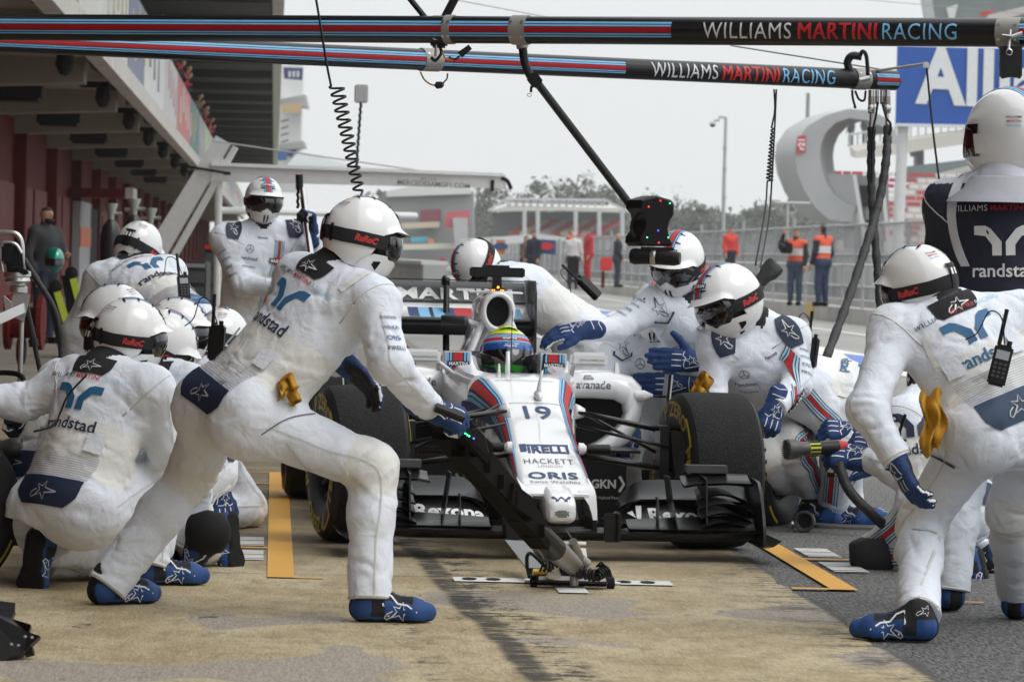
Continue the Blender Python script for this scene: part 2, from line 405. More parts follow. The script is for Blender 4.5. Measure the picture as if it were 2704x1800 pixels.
# ------------------------------------------------------------------ setting
LRZ = math.atan2(0.0564, 0.9984)
def lane_obj(o, kind='structure'):
    o.rotation_euler = (0, 0, LRZ); return tag(o, kind=kind)
class NT:                                              # small node helper
    def __init__(s, name, rough=.8):
        s.m = bpy.data.materials.new(name); s.m.use_nodes = True; s.t = s.m.node_tree; s.b = s.t.nodes['Principled BSDF']
        s.b.inputs['Roughness'].default_value = rough; s.b.inputs['Specular IOR Level'].default_value = .3
        tc = s.t.nodes.new('ShaderNodeTexCoord'); s.P = tc.outputs['Object']
        sp = s.t.nodes.new('ShaderNodeSeparateXYZ'); s.t.links.new(s.P, sp.inputs[0]); s.X, s.Y = sp.outputs[0], sp.outputs[1]
    def w(s, a, i):
        if isinstance(a, (int, float)): i.default_value = a
        elif isinstance(a, tuple): i.default_value = (*a, 1) if len(a) == 3 and i.type == 'RGBA' else a
        else: s.t.links.new(a, i)
    def noise(s, sc, det=5, scale=(1, 1, 1), rough=.6):
        mp = s.t.nodes.new('ShaderNodeMapping'); mp.inputs['Scale'].default_value = scale; s.t.links.new(s.P, mp.inputs[0])
        n = s.t.nodes.new('ShaderNodeTexNoise'); n.inputs['Scale'].default_value = sc; n.inputs['Detail'].default_value = det; n.inputs['Roughness'].default_value = rough
        s.t.links.new(mp.outputs[0], n.inputs['Vector']); return n.outputs['Fac']
    def vor(s, sc, scale=(1, 1, 1)):
        mp = s.t.nodes.new('ShaderNodeMapping'); mp.inputs['Scale'].default_value = scale; s.t.links.new(s.P, mp.inputs[0])
        n = s.t.nodes.new('ShaderNodeTexVoronoi'); n.inputs['Scale'].default_value = sc; s.t.links.new(mp.outputs[0], n.inputs['Vector']); return n.outputs['Color']
    def math(s, op, a, b=0.0, c=0.0):
        n = s.t.nodes.new('ShaderNodeMath'); n.operation = op; n.use_clamp = False
        s.w(a, n.inputs[0]); s.w(b, n.inputs[1]); s.w(c, n.inputs[2]); return n.outputs[0]
    def ss(s, x, a, b, lo=0.0, hi=1.0):
        n = s.t.nodes.new('ShaderNodeMapRange'); n.interpolation_type = 'SMOOTHSTEP'
        s.w(x, n.inputs[0]); s.w(a, n.inputs[1]); s.w(b, n.inputs[2]); s.w(lo, n.inputs[3]); s.w(hi, n.inputs[4]); return n.outputs[0]
    def mix(s, f, a, b, mode='MIX'):
        n = s.t.nodes.new('ShaderNodeMixRGB'); n.blend_type = mode; s.w(f, n.inputs[0]); s.w(a, n.inputs[1]); s.w(b, n.inputs[2]); return n.outputs[0]
    def out(s, col, bump=None, dist=.004, rough=None):
        s.w(col, s.b.inputs['Base Color'])
        if rough is not None: s.w(rough, s.b.inputs['Roughness'])
        if bump is not None:
            b = s.t.nodes.new('ShaderNodeBump'); b.inputs['Strength'].default_value = 1; b.inputs['Distance'].default_value = dist
            s.t.links.new(bump, b.inputs['Height']); s.t.links.new(b.outputs[0], s.b.inputs['Normal'])
        return s.m
def lane_asphalt():
    q = NT('asphalt', .85); fine = q.noise(85, 2, (1, .17, 1), .7); fin2 = q.noise(230, 2); mid = q.noise(9, 5, (1, .4, 1)); big = q.noise(.5, 4, (1, .25, 1))
    c = q.mix(q.ss(fine, .36, .64), (.024, .024, .025), (.215, .21, .205)); c = q.mix(q.ss(fin2, .4, .6, 0, .5), c, (.10, .10, .10))
    c = q.mix(q.ss(mid, .3, .7, 0, .35), c, (.07, .07, .07)); c = q.mix(q.ss(big, .35, .7, 0, .25), c, (.15, .145, .135))
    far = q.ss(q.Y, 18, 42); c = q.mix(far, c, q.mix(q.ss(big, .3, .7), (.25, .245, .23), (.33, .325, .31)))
    rub = q.math('MULTIPLY', q.ss(q.X, 2.6, 4.0), q.ss(q.X, 7.0, 5.5)); c = q.mix(q.math('MULTIPLY', rub, q.ss(q.noise(2, 4, (1, .04, 1)), .4, .7, 0, .45)), c, (.10, .10, .10))
    return q.out(c, fine, .008)
def lane_concrete():
    q = NT('concrete', .8); fine = q.noise(100, 3, (1, .14, 1), .7); mid = q.noise(11, 6, (.9, .42, 1), .68); big = q.noise(1.3, 6, (1, .6, 1), .65); st = q.noise(2.2, 6, (.3, .8, 1), .7)
    c = q.mix(q.ss(big, .36, .64), (.345, .265, .145), (.50, .42, .275))
    c = q.mix(q.ss(mid, .48, .68, 0, .60), c, (.22, .175, .11)); c = q.mix(q.ss(mid, .48, .30, 0, .45), c, (.52, .45, .32))
    c = q.mix(q.ss(fine, .50, .70, 0, .40), c, (.19, .15, .10)); c = q.mix(q.ss(fine, .48, .30, 0, .35), c, (.60, .52, .38))
    # grey repair patches
    wn = q.noise(7, 4, (1, .6, 1)); pt = q.math('MULTIPLY_ADD', wn, .05, q.noise(1.25, 2, (.95, .62, 1), .4)); pm = q.ss(pt, .572, .584)
    near = q.ss(q.Y, 15.6, 14.8); pm = q.math('MULTIPLY', pm, near)
    c = q.mix(q.math('MULTIPLY', pm, .9), c, q.mix(q.ss(fine, .3, .7), (.25, .215, .18), (.385, .34, .295)))
    # oil and rubber specks
    sp = q.ss(q.noise(5, 8, (.8, .45, 1), .8), .615, .655, 0, .85); c = q.mix(sp, c, (.045, .04, .036))
    dr = q.ss(q.noise(12, 4, (.2, 1.0, 1), .75), .62, .68, 0, .55); c = q.mix(dr, c, (.10, .08, .06))
    # darker, streaky brown from just ahead of the car backwards
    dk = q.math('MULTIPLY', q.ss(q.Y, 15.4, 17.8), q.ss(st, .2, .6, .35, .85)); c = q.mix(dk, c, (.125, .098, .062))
    # tyre mark: dense band with a broken, streaky right half
    ctr = q.math('MULTIPLY_ADD', q.math('SUBTRACT', q.Y, 12.0), -.036, .83); wob = q.math('MULTIPLY_ADD', q.noise(1.2, 2), .10, -.05)
    sx = q.math('SUBTRACT', q.X, q.math('ADD', ctr, wob)); rag = q.noise(12, 7, (.30, 1.0, 1), .82); rg2 = q.noise(9, 5, (1, .35, 1), .7)
    core = q.math('MULTIPLY', q.ss(q.math('ABSOLUTE', q.math('ADD', sx, .03)), .062, .025), q.ss(rag, .38, .50)); wide = q.math('MULTIPLY', q.ss(q.math('ABSOLUTE', q.math('SUBTRACT', sx, .05)), .15, .06), q.ss(q.math('MULTIPLY_ADD', rg2, .5, rag), .75, .79))
    tm = q.math('MAXIMUM', core, wide); c = q.mix(q.math('MULTIPLY', tm, .92), c, (.022, .021, .020))
    s2 = q.math('ABSOLUTE', q.math('ADD', q.math('SUBTRACT', q.X, ctr), .32)); w2 = q.math('MULTIPLY', q.ss(s2, .09, .02), q.ss(q.math('MULTIPLY_ADD', rg2, .5, rag), .79, .83)); c = q.mix(q.math('MULTIPLY', w2, .8), c, (.04, .036, .03))
    dx2 = q.math('SUBTRACT', 1.98, q.X); h2 = q.math('MULTIPLY', q.ss(dx2, .38, .02), q.ss(q.math('MULTIPLY_ADD', rg2, .6, rag), .78, .9)); c = q.mix(q.math('MULTIPLY', h2, .85), c, (.04, .038, .036))
    e3 = q.ss(q.math('MULTIPLY_ADD', rag, -.08, dx2), .0, -.03); c = q.mix(q.math('MULTIPLY', e3, .9), c, (.05, .05, .05))
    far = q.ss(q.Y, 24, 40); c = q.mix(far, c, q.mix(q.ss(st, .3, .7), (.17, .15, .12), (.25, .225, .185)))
    jn = q.math('ABSOLUTE', q.math('SUBTRACT', q.math('FRACT', q.math('MULTIPLY', q.Y, .22)), .5)); c = q.mix(q.ss(jn, .004, .001, 0, .6), c, (.07, .06, .05))
    return q.out(c, fine, .004)
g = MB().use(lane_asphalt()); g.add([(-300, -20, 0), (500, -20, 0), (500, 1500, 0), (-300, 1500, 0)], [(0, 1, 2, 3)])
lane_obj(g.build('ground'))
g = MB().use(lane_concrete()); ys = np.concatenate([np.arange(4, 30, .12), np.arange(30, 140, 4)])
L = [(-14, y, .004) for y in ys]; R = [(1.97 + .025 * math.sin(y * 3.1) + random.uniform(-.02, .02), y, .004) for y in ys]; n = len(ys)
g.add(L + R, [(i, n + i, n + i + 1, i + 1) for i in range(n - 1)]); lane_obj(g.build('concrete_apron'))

def paint(name, col, wear=.5, ribs=0):
    q = NT(name, .6); f = q.noise(45, 7, (1, 1, 1), .75); fi = q.noise(200, 2)
    c = q.mix(q.ss(f, .62, .72, 0, wear), col, (.10, .09, .075)); c = q.mix(q.ss(fi, .3, .8, 0, .2), c, (.3, .25, .15))
    if ribs:
        r = q.math('ABSOLUTE', q.math('SUBTRACT', q.math('FRACT', q.math('MULTIPLY', q.Y, ribs)), .5)); return q.out(c, r, .004)
    return q.out(c, fi, .001)
ORP = paint('orange_tape', (.68, .35, .05), .15, 55); ORR = paint('orange_paint', (.67, .34, .045), .5)
WHP = paint('white_paint', (.66, .66, .65), .5); WHS = paint('white_line', (.72, .72, .70), .2); BLP = paint('blue_paint', (.10, .18, .55), .2)
g = MB(); z = .009
def strip(a0, a1, s0, s1, m, zz=z): g.use(m).add([(a0, s0, zz), (a1, s0, zz), (a1, s1, zz), (a0, s1, zz)], [(0, 1, 2, 3)])
strip(.005, .105, 15.67, 23.2, ORP); strip(.105, .215, 15.67, 15.71, ORP); strip(-.30, .005, 23.17, 23.2, ORP); strip(-.6, .005, 22.0, 22.06, ORP); strip(-.32, .005, 17.2, 17.26, ORP)
strip(2.105, 2.205, 15.62, 23.2, ORR); strip(1.96, 2.105, 15.62, 15.69, ORR); strip(2.205, 2.75, 17.2, 17.27, ORR); strip(2.36, 2.6, 15.15, 15.18, ORR)
strip(.70, 1.52, 15.66, 15.86, WHS)
strip(1.06, 1.17, 15.22, 15.64, WHS)
for k, a in enumerate((.76, .85, 1.34, 1.43)): g.use(BLKM).add([(a + .03 * math.cos(t * .7854), 15.76 + .05 * math.sin(t * .7854), .0125) for t in range(8)], [tuple(range(8))])
for sgn, a0 in ((-1, -.012), (1, 2.24)):
    for s0, s1 in ((16.55, 17.1), (17.36, 17.9)):
        for k in range(7):
            ss = s0 + (s1 - s0) * k / 7; w = (s1 - s0) / 7 * (.82 if k % 3 else .55)
            strip(a0 if sgn > 0 else a0 - .14, a0 + .14 if sgn > 0 else a0, ss, ss + w, WHP)
lane_obj(g.build('box_markings'))
g = MB(); strip(10.42, 10.58, 10, 400, WHS); strip(7.05, 8.2, 40, 400, WHS)
for k in range(9):
    s0 = 52 + 11 * k; g.use(BLP).add([(7.25, s0, .014), (7.5, s0 - 1.2, .014), (8.1, s0 + 4, .014), (7.9, s0 + 6, .014)], [(0, 1, 2, 3)])
    g.add([(7.15, s0 + 4, .014), (7.35, s0 + 3.6, .014), (7.6, s0 + 8, .014), (7.4, s0 + 9, .014)], [(0, 1, 2, 3)])
strip(4.1, 4.2, 60, 400, WHS)
lane_obj(g.build('lane_markings'))
GRN = mat('green_paint', (.30, .48, .20), .8)
g = MB().use(GRN); s0 = 150; g.add([(-.2, s0, .015), (1.2, s0, .015), (1.0, 330, .015), (-.8, 330, .015)], [(0, 1, 2, 3)]); lane_obj(g.build('run_off_paint'))

# ---- pit building on the left, run on unseen behind the camera to block light
BR = empty('pit_building', LN(-5.2, 60), LRZ, 'long red pit garage building with concrete balcony on the left', 'building')
S0 = 60.0
def bpart(mb, name, par=BR, smooth=False): return mb.build(name, par, smooth, local=True)
def la(a, s, zz): return (a + 5.2, s - S0, zz)
def lbox(mb, a0, a1, s0, s1, z0, z1): return mb.box(((a0 + a1) / 2 + 5.2, (s0 + s1) / 2 - S0, (z0 + z1) / 2), (a1 - a0, s1 - s0, z1 - z0))
REDW = mat('red_wall', (.11, .009, .009), .7, var=.3, vscale=2.5, spec=.12); REDL = mat('red_door', (.15, .014, .013), .6, var=.3, vscale=3, spec=.18)
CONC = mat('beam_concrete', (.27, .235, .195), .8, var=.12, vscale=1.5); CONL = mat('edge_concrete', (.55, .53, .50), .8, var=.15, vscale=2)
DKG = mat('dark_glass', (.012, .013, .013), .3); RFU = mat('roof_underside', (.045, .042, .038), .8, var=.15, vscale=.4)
m = MB().use(REDW); lbox(m, -6, -5.2, -60, 320, 0, 3.75); bpart(m, 'wall')
for k in range(26):
    s0 = 24.5 + 12 * k
    m = MB().use(REDL); lbox(m, -5.2, -5.14, s0 + .8, s0 + 5.6, 0.02, 2.45); lbox(m, -5.2, -5.14, s0 + 6.4, s0 + 11.2, 0.02, 2.45); bpart(m, 'garage_door')
    m = MB().use(REDW); lbox(m, -5.2, -4.95, s0 - .3, s0 + .3, 0, 3.55); bpart(m, 'pillar')
for k in range(26):
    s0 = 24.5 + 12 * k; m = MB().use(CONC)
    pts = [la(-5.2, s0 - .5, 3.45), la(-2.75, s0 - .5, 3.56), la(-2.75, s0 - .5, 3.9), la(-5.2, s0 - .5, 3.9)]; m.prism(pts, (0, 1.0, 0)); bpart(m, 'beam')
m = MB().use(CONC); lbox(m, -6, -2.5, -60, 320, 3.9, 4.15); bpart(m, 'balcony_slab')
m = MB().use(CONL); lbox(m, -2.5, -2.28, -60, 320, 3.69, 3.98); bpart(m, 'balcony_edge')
m = MB().use(mat('banner_backing', (.5, .5, .5), .7)); lbox(m, -2.46, -2.38, -60, 320, 3.98, 5.36); bpart(m, 'parapet')
bcol = [(.55, .55, .54), (.55, .55, .54), (.42, .10, .11), (.60, .60, .57), (.58, .58, .56), (.18, .20, .30), (.62, .63, .63), (.52, .53, .52), (.50, .17, .16), (.10, .20, .19), (.28, .29, .29), (.38, .47, .31), (.55, .48, .45), (.50, .52, .50), (.45, .42, .4), (.5, .5, .5)]
s0 = 16.0
for k, c in enumerate(bcol):
    ln = [12, 12, 9, 8.5, 8, 8, 14, 11, 15, 13, 10, 12, 22, 30, 40, 60][k]
    m = MB().use(mat('banner_%d' % k, c, .6, var=.1, vscale=.8)); lbox(m, -2.38, -2.32, s0, s0 + ln - .3, 4.0, 5.33)
    e = [(.62, .62, .62), (.3, .06, .07), (.05, .18, .32), (.42, .07, .08), (.40, .35, .16), (.55, .45, .2), (.12, .12, .13), (.40, .1, .1), (.6, .55, .53), (.45, .35, .1), (.5, .5, .5), (.55, .6, .5)][k % 12]
    m.use(mat('banner_mark_%d' % (k % 12), e, .6))
    for j in range(3 + k % 3):
        a = s0 + ln * (.18 + .2 * j); w = ln * .09; zz = 4.25 + .12 * ((j * 7 + k) % 4)
        m.add([la(-2.318, a, zz), la(-2.318, a + w, zz + .05), la(-2.318, a + w * .8, zz + .7), la(-2.318, a + w * .2, zz + .62)], [(0, 1, 2, 3)])
    bpart(m, 'banner'); s0 += ln
m = MB().use(DKG); lbox(m, -7, -6.0, -60, 320, 4.15, 8.0); bpart(m, 'upper_glazing')
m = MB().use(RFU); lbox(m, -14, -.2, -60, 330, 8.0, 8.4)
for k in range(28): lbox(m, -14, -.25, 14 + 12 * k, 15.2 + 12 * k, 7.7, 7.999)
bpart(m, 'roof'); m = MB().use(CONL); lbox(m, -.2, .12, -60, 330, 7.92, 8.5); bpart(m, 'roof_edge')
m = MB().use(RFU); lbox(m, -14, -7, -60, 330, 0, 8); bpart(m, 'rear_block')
m = MB().use(REDW); lbox(m, -5.14, -3.75, 106, 109, 2.5, 2.72); m.use(CONL); lbox(m, -3.75, -3.55, 106, 109, 2.48, 2.75); bpart(m, 'canopy')
m = MB().use(BLKM); lbox(m, -5.14, -5.0, 115, 120, .02, 2.3); bpart(m, 'doorway')
m = MB().use(mat('pale_panel', (.35, .36, .38), .6)); lbox(m, -5.1, -4.9, 107, 113, .05, 2.4); m.use(mat('orange_panel', (.60, .10, .015), .5)); lbox(m, -4.9, -4.88, 107, 113, 1.25, 1.75); bpart(m, 'door_panel')
for k in range(8):                                      # floodlights and speaker boxes under the balcony
    s0 = 50 + 12 * k
    sp = empty('loudspeaker', LN(-3.3, s0, 3.9), LRZ, 'black box loudspeaker hung under the balcony between concrete beams', 'loudspeaker', 'loudspeakers under the balcony')
    m = MB().use(BLKM); m.bbox((-.5, 0, -.42), (.75, .9, .3), .05); m.build('housing', sp, local=True); m = MB().use(DGREY); m.cyl((-.5, 0, -.28), (-.5, 0, 0), .03); m.build('bracket', sp, local=True)
    sp = empty('floodlight', LN(-2.62, s0 + 4.5, 3.9), LRZ, 'dark floodlight on a hanging bracket behind the balcony edge', 'floodlight', 'floodlights along the balcony edge')
    m = MB().use(BLKM); m.bbox((-.18, 0, -.12), (.62, .12, .1), .02); m.build('bracket', sp, local=True); m = MB().use(BLKM); m.lathe((-.12, 0, -.16), (0, 0, -1), [(0, .10), (.18, .13), (.3, .07), (.32, .01)], 12); m.build('lamp_head', sp, local=True)
# cables under the edge
m = MB().use(BLKM)
pts = []
for k in range(60): pts.append(LN(-2.56 + .05 * math.sin(k * 1.7), 44 + 2.2 * k, 3.76 + .07 * math.sin(k * 2.3)))
m.tube(pts, .025, 5); tag(m.build('cable', origin=pts[0]), 'dark cable looped along the underside of the balcony edge', 'cable')
# ------------------------------------------------------------------ projected prints
def bvh_of(*obs):                                       # objects that share one local space
    V = []; F = []
    for o in obs:
        b = len(V); l = o.location
        V += [tuple(v.co) if o.parent is None else tuple(v.co) for v in o.data.vertices]; F += [[b + i for i in p.vertices] for p in o.data.polygons]
    return BVHTree.FromPolygons(V, F)
def project(bvh, O, X, N, shape, off=.003, far=.6, seg=None):
    O, X, N = Vector(O), Vector(X).normalized(), Vector(N).normalized(); N = (N - X * N.dot(X)).normalized(); Y = N.cross(X)
    v, f = shape; out = []; bad = set()
    for i, (x, y) in enumerate(v):
        p = O + X * x + Y * y; h = bvh.ray_cast(p + N * far, -N, far * 2)
        if h[0] is None: h = bvh.find_nearest(p)
        if h[0] is None: out.append(p); continue
        nn = h[1] if h[1].dot(N) > 0 else -h[1]
        out.append(h[0] + nn * off)
    return out, f
def prints(bvh, name, par, items, local=True):          # items: (shape, material, O, X, N[, off])
    m = MB()
    for it in items:
        s, mt, O, X, N = it[:5]; o = it[5] if len(it) > 5 else .003
        v, f = project(bvh, O, X, N, s, o); m.use(mt).add(v, f)
    return m.build(name, par, True, local=local)

# ------------------------------------------------------------------ the racing car (x: image right, y: back from the nose tip, z: up)
CAR = empty('racing_car', (.2226, 16.95, 0), math.radians(6.0), 'white open wheel racing car number 19 stopped in its pit box', 'racing car')
def cb(m, name, par=None, smooth=False, auto=None): return m.build(name, par or CAR, smooth, local=True, auto=auto)
CY = [.12, .16, .30, .60, .95, 1.25, 1.55, 1.75, 1.9, 2.2, 2.75, 3.3]
CW = [.135, .150, .150, .149, .152, .172, .225, .255, .268, .285, .30, .25]
CT = [.270, .288, .322, .412, .530, .618, .690, .705, .60, .50, .50, .5]
CBt = [.250, .238, .245, .27, .31, .31, .25, .18, .14, .10, .08, .08]
def sect(y): return np.interp(y, CY, CW), np.interp(y, CY, CT), np.interp(y, CY, CBt)
def sring(y, n=36, e=5.0):
    w, zt, zb = sect(y); zm, hh = (zt + zb) / 2, (zt - zb) / 2; r = []
    for k in range(n):
        a = 2 * math.pi * k / n; c, s = math.cos(a), math.sin(a)
        r.append((w * math.copysign(abs(c) ** (2 / e), c), y, zm + hh * math.copysign(abs(s) ** (2 / e), s)))
    return r
m = MB().use(CARW); ys = sorted(set(list(np.linspace(.12, .3, 7)) + list(np.linspace(.3, 1.75, 22)) + [1.9, 2.2, 2.75, 3.3]))
rg = [[(x * .93, .105, z * .5 + .26 * .5) for x, y, z in sring(.12)]] + [sring(y) for y in ys]; m.rings(rg)
# thumb tip of the nose
tip = []
for y, w, zt, zb in ((-.030, .030, .215, .180), (-.026, .048, .232, .164), (-.012, .058, .247, .154), (.03, .062, .263, .148), (.10, .064, .281, .152), (.24, .072, .305, .2)):
    r = []
    for k in range(24):
        a = 2 * math.pi * k / 24; c, s = math.cos(a), math.sin(a); e = 4.0
        r.append((w * math.copysign(abs(c) ** (2 / e), c), y, (zt + zb) / 2 + (zt - zb) / 2 * math.copysign(abs(s) ** (2 / e), s)))
    tip.append(r)
m.rings(tip)
body = cb(m, 'nose_and_chassis', auto=40)
NB = bvh_of(body)
for s in (-1, 1):                                       # pylons holding the wing
    m = MB().use(CARW); m.rings([[(s * .149, .125, .284), (s * .149, .42, .33), (s * .085, .42, .33), (s * .085, .125, .276)], [(s * .153, .108, .262), (s * .153, .41, .30), (s * .104, .41, .29), (s * .104, .108, .252)], [(s * .155, .098, .235), (s * .155, .40, .26), (s * .124, .40, .25), (s * .124, .098, .222)], [(s * .157, .09, .195), (s * .157, .39, .21), (s * .136, .39, .2), (s * .136, .09, .185)], [(s * .158, .08, .152), (s * .158, .38, .16), (s * .142, .38, .16), (s * .142, .08, .152)]])
    m.use(BLK); m.box((s * .148, .22, .138), (.018, .28, .05)); cb(m, 'nose_pylon', auto=60)
# shoulder stripes
def shoulder(y, t):                                     # t 0..1 from the top face over the shoulder to the flank
    w, zt, zb = sect(y); zm, hh = (zt + zb) / 2, (zt - zb) / 2; a = math.radians(63 - 62 * t); e = 5.0
    c, s = math.cos(a), math.sin(a); p = Vector((w * c ** (2 / e), y, zm + hh * s ** (2 / e)))
    nn = Vector((c ** (2 - 2 / e) / w, 0, s ** (2 - 2 / e) / hh)).normalized(); return p + nn * .0035
m = MB(); bands = [(0, .06, SKYB), (.06, .1, NAVY), (.1, .17, SKYB), (.17, .24, NAVY), (.24, .58, RED), (.58, .66, NAVY), (.66, .74, SKYB), (.74, .78, NAVY), (.78, .86, SKYB), (.86, 1., PNAVY)]
for sg in (-1, 1):
    m = MB()
    for t0, t1, mt in bands:
        m.use(mt); vs = []; yy = np.linspace(.34, 1.72, 30)
        for y in yy:
            sc = np.interp(y, (.34, .6, 1.2, 1.72), (.45, .75, 1, 1)); sh = np.interp(y, (.34, .6, 1.2, 1.72), (.5, .25, 0, -.02))
            for t in (t0, (t0 + t1) / 2, t1):
                p = shoulder(y, min(1, max(0, t * sc + sh))); vs.append((p.x * sg, p.y, p.z))
        fs = []
        for i in range(29):
            for k in (0, 1): a = 3 * i + k; fs.append((a, a + 1, a + 4, a + 3) if sg > 0 else (a, a + 3, a + 4, a + 1))
        m.add(vs, fs)
    cb(m, 'stripe', body, True)
UPN = (0, -.03, 1); PN = PNAVY; GP = mat('print_grey', (.10, .10, .14), .6); it = []
def on_nose(shape, mt, x, y): it.append((shape, mt, (x, y, .6), (1, 0, 0), UPN))
def tall(sh, k): return (sh[0] * np.array((1, k)), sh[1])
on_nose(tall(text2d('19', .012, width=.118), 1.5), PN, .012, 1.04)
pb = join2d([(tall(text2d('IRELLI', .03, 1.0, width=.172), 1.55), .012, -.012), (poly2d([(-.105, .03), (.1, .03), (.1, .048), (-.105, .048)]), 0, 0), (poly2d([(-.105, -.034), (-.078, -.034), (-.078, .048), (-.105, .048)]), 0, 0)])
on_nose(pb, PN, 0, .625); on_nose(tall(text2d('HACKETT', -.005, 1.1, width=.205), 1.9), GP, 0, .475); on_nose(tall(text2d('LONDON', -.005, 1.3, width=.10), 1.7), GP, 0, .415)
on_nose(tall(text2d('ORIS', .02, 1.05, width=.205), 1.15), PN, 0, .305); on_nose(tall(text2d('Swiss Watches', 0, 1.05, width=.205), 1.35), GP, 0, .222)
prints(NB, 'lettering', body, it)
it = []
wv = join2d([(thick_line([(-.036, .018), (-.018, -.018)], .012), 0, 0), (thick_line([(-.018, -.018), (0, .014)], .007), 0, 0), (thick_line([(0, .014), (.016, -.018)], .007), 0, 0), (thick_line([(.016, -.018), (.036, .018)], .012), 0, 0)])
it.append((tall(wv, 1.0), PN, (0, .0, .250), (1, 0, 0), (0, -.6, 1)))
mesh = []
for r in range(5):
    for c in range(-4, 5):
        x = (c + .5 * (r % 2)) * .0075; zz = (r - 2) * .0058
        if (x / .03) ** 2 + (zz / .014) ** 2 < 1: mesh.append((poly2d([(.0033 * math.cos(k * 1.0472), .0028 * math.sin(k * 1.0472)) for k in range(6)]), x, zz))
it.append((join2d(mesh), BLKM, (0, -.02, .193), (1, 0, 0), (0, -1, 0)))
prints(NB, 'nose_marks', body, it)
prints(NB, 'side_lettering', body, [(text2d('PETROBRAS', .03, width=.62), GP, (-.4, 1.62, .52), (0, -1, 0), (-1, -.05, .1)), (grid2d(.10, .075, 2, 2), GP, (-.4, 1.80, .62), (0, -1, 0), (-1, -.05, .1))])
# seams and small fittings on the nose
m = MB().use(BLKM)
for y in (1.16, 1.5):
    for k in range(17):
        x0 = -.13 + .0153 * k; v, f = project(NB, (x0, y, .8), (1, 0, 0), (0, 0, 1), poly2d([(0, -.002), (.0153, -.002), (.0153, .002), (0, .002)]), .0025); m.add(v, f)
cb(m, 'panel_seam', body)
m = MB().use(CARW); m.tube([(.035, 1.23, .60), (.035, 1.22, .66), (.045, 1.2, .735)], [.016, .009, .005], 8); m.use(BLK); m.tube([(.045, 1.2, .735), (.048, 1.17, .80), (.048, 1.12, .803)], .0045, 6); m.use(CARW); m.lathe((.035, 1.18, .615), (0, 1, .2), [(0, .002), (.02, .018), (.07, .02), (.11, .003)], 10); cb(m, 'pitot_tube', smooth=True)
m = MB().use(CARW); m.tube([(-.05, 1.72, .69), (-.05, 1.73, .80)], [.012, .009], 8); m.tube([(-.09, 1.7, .69), (-.09, 1.71, .745)], [.008, .004], 8); m.use(BLK); m.tube([(-.035, 1.74, .69), (-.033, 1.74, .98)], .002, 5); cb(m, 'antenna', smooth=True)
for s in (-1, 1):
    m = MB().use(BLK); m.lathe((s * .168, .62, .425), (s, .03, 0), [(0, .010), (.012, .021), (.10, .021), (.104, .018), (.105, .001)], 16); m.use(CARW); m.lathe((s * .14, .62, .425), (s, 0, 0), [(0, .026), (.02, .025), (.034, .012)], 14); cb(m, 'nose_camera', auto=35)
# cockpit surround, headrest
m = MB().use(CARW)
for s in (-1, 1):
    r = []
    for y, xo, zt in ((1.62, .235, .70), (1.8, .262, .712), (2.0, .28, .735), (2.12, .285, .775), (2.5, .29, .785), (2.85, .27, .76)):
        xi = .155 if y > 1.7 else .10; r.append([(s * xi, y, zt - .012), (s * (xi + .02), y, zt), (s * (xo - .03), y, zt - .008), (s * xo, y, zt - .05), (s * (xo + .01), y, .3), (s * xi, y, .3)])
    m.rings(r if s > 0 else [q[::-1] for q in r])
m.box((0, 2.66, .62), (.5, .1, .30)); m.use(BLKM); m.box((0, 2.2, .55), (.32, .85, .06)); cb(m, 'cockpit_surround', auto=35)
m = MB().use(mat('headrest', (.09, .09, .095), .8, bump=.2)); m.bbox((0, 2.56, .70), (.34, .10, .16), .03)
for s in (-1, 1): m.bbox((s * .15, 2.36, .73), (.05, .42, .09), .02)
cb(m, 'headrest', smooth=True)
for s in (-1, 1):
    m = MB(); x = -.055; sx = .185 if s > 0 else -.245
    for w, mt in ((.012, SKYB), (.005, NAVY), (.008, SKYB), (.006, NAVY), (.044, RED), (.006, NAVY), (.008, SKYB), (.005, NAVY), (.012, SKYB)):
        m.use(mt); m.add([(sx + x, 1.99, .69), (sx + x + w, 1.99, .69), (sx + x + w, 1.99, .785), (sx + x, 1.99, .785)], [(0, 1, 2, 3)]); x += w
    m.use(CARW); m.box((sx, 2.06, .74), (.118, .132, .098)); m.use(NAVY); m.add([(sx + a, 1.987, .735 + b) for a, b in grid2d(.1, .024, 1, 1)[0]], [(0, 1, 3, 2)])
    v, f = text2d('MARTINI', .02, width=.085); m.use(WHT); m.add([(sx + a, 1.984, .735 + b) for a, b in v], f); cb(m, 'side_panel')
# engine cover and airbox
m = MB().use(CARW); rr = []
for z, w, yf, yt in ((.42, .27, 2.66, 4.7), (.60, .215, 2.68, 4.55), (.72, .165, 2.70, 4.3), (.80, .125, 2.72, 4.15), (.87, .098, 2.73, 4.0), (.93, .090, 2.735, 3.9), (1.0, .083, 2.745, 3.75), (1.04, .060, 2.77, 3.5), (1.06, .03, 2.82, 3.2)):
    r = []
    for k in range(32):
        a = 2 * math.pi * k / 32; c, s = math.cos(a), math.sin(a)
        y = yf + .22 - .22 * c if c > 0 else yf + .22 + (yt - yf - .22) * (-c) ** 1.3
        wx = w * (abs(s) ** .75) * (1 if c > 0 else (1 - .55 * (-c) ** 1.5)); r.append((math.copysign(wx, s), y, z))
    rr.append(r)
m.rings(rr); cover = cb(m, 'engine_cover', smooth=True)
def oval(y, a, b, z0=.965, n=36): return [(a * math.cos(2 * math.pi * k / n), y, z0 + b * math.sin(2 * math.pi * k / n) * (1 if math.sin(2 * math.pi * k / n) > 0 else 1.08)) for k in range(n)]
m = MB().use(CARW); m.rings([oval(3.1, .07, .085), oval(2.85, .085, .096), oval(2.70, .082, .093), oval(2.668, .076, .087), oval(2.66, .068, .078), oval(2.668, .058, .069), oval(2.70, .054, .066), oval(2.9, .05, .06)], caps=False)
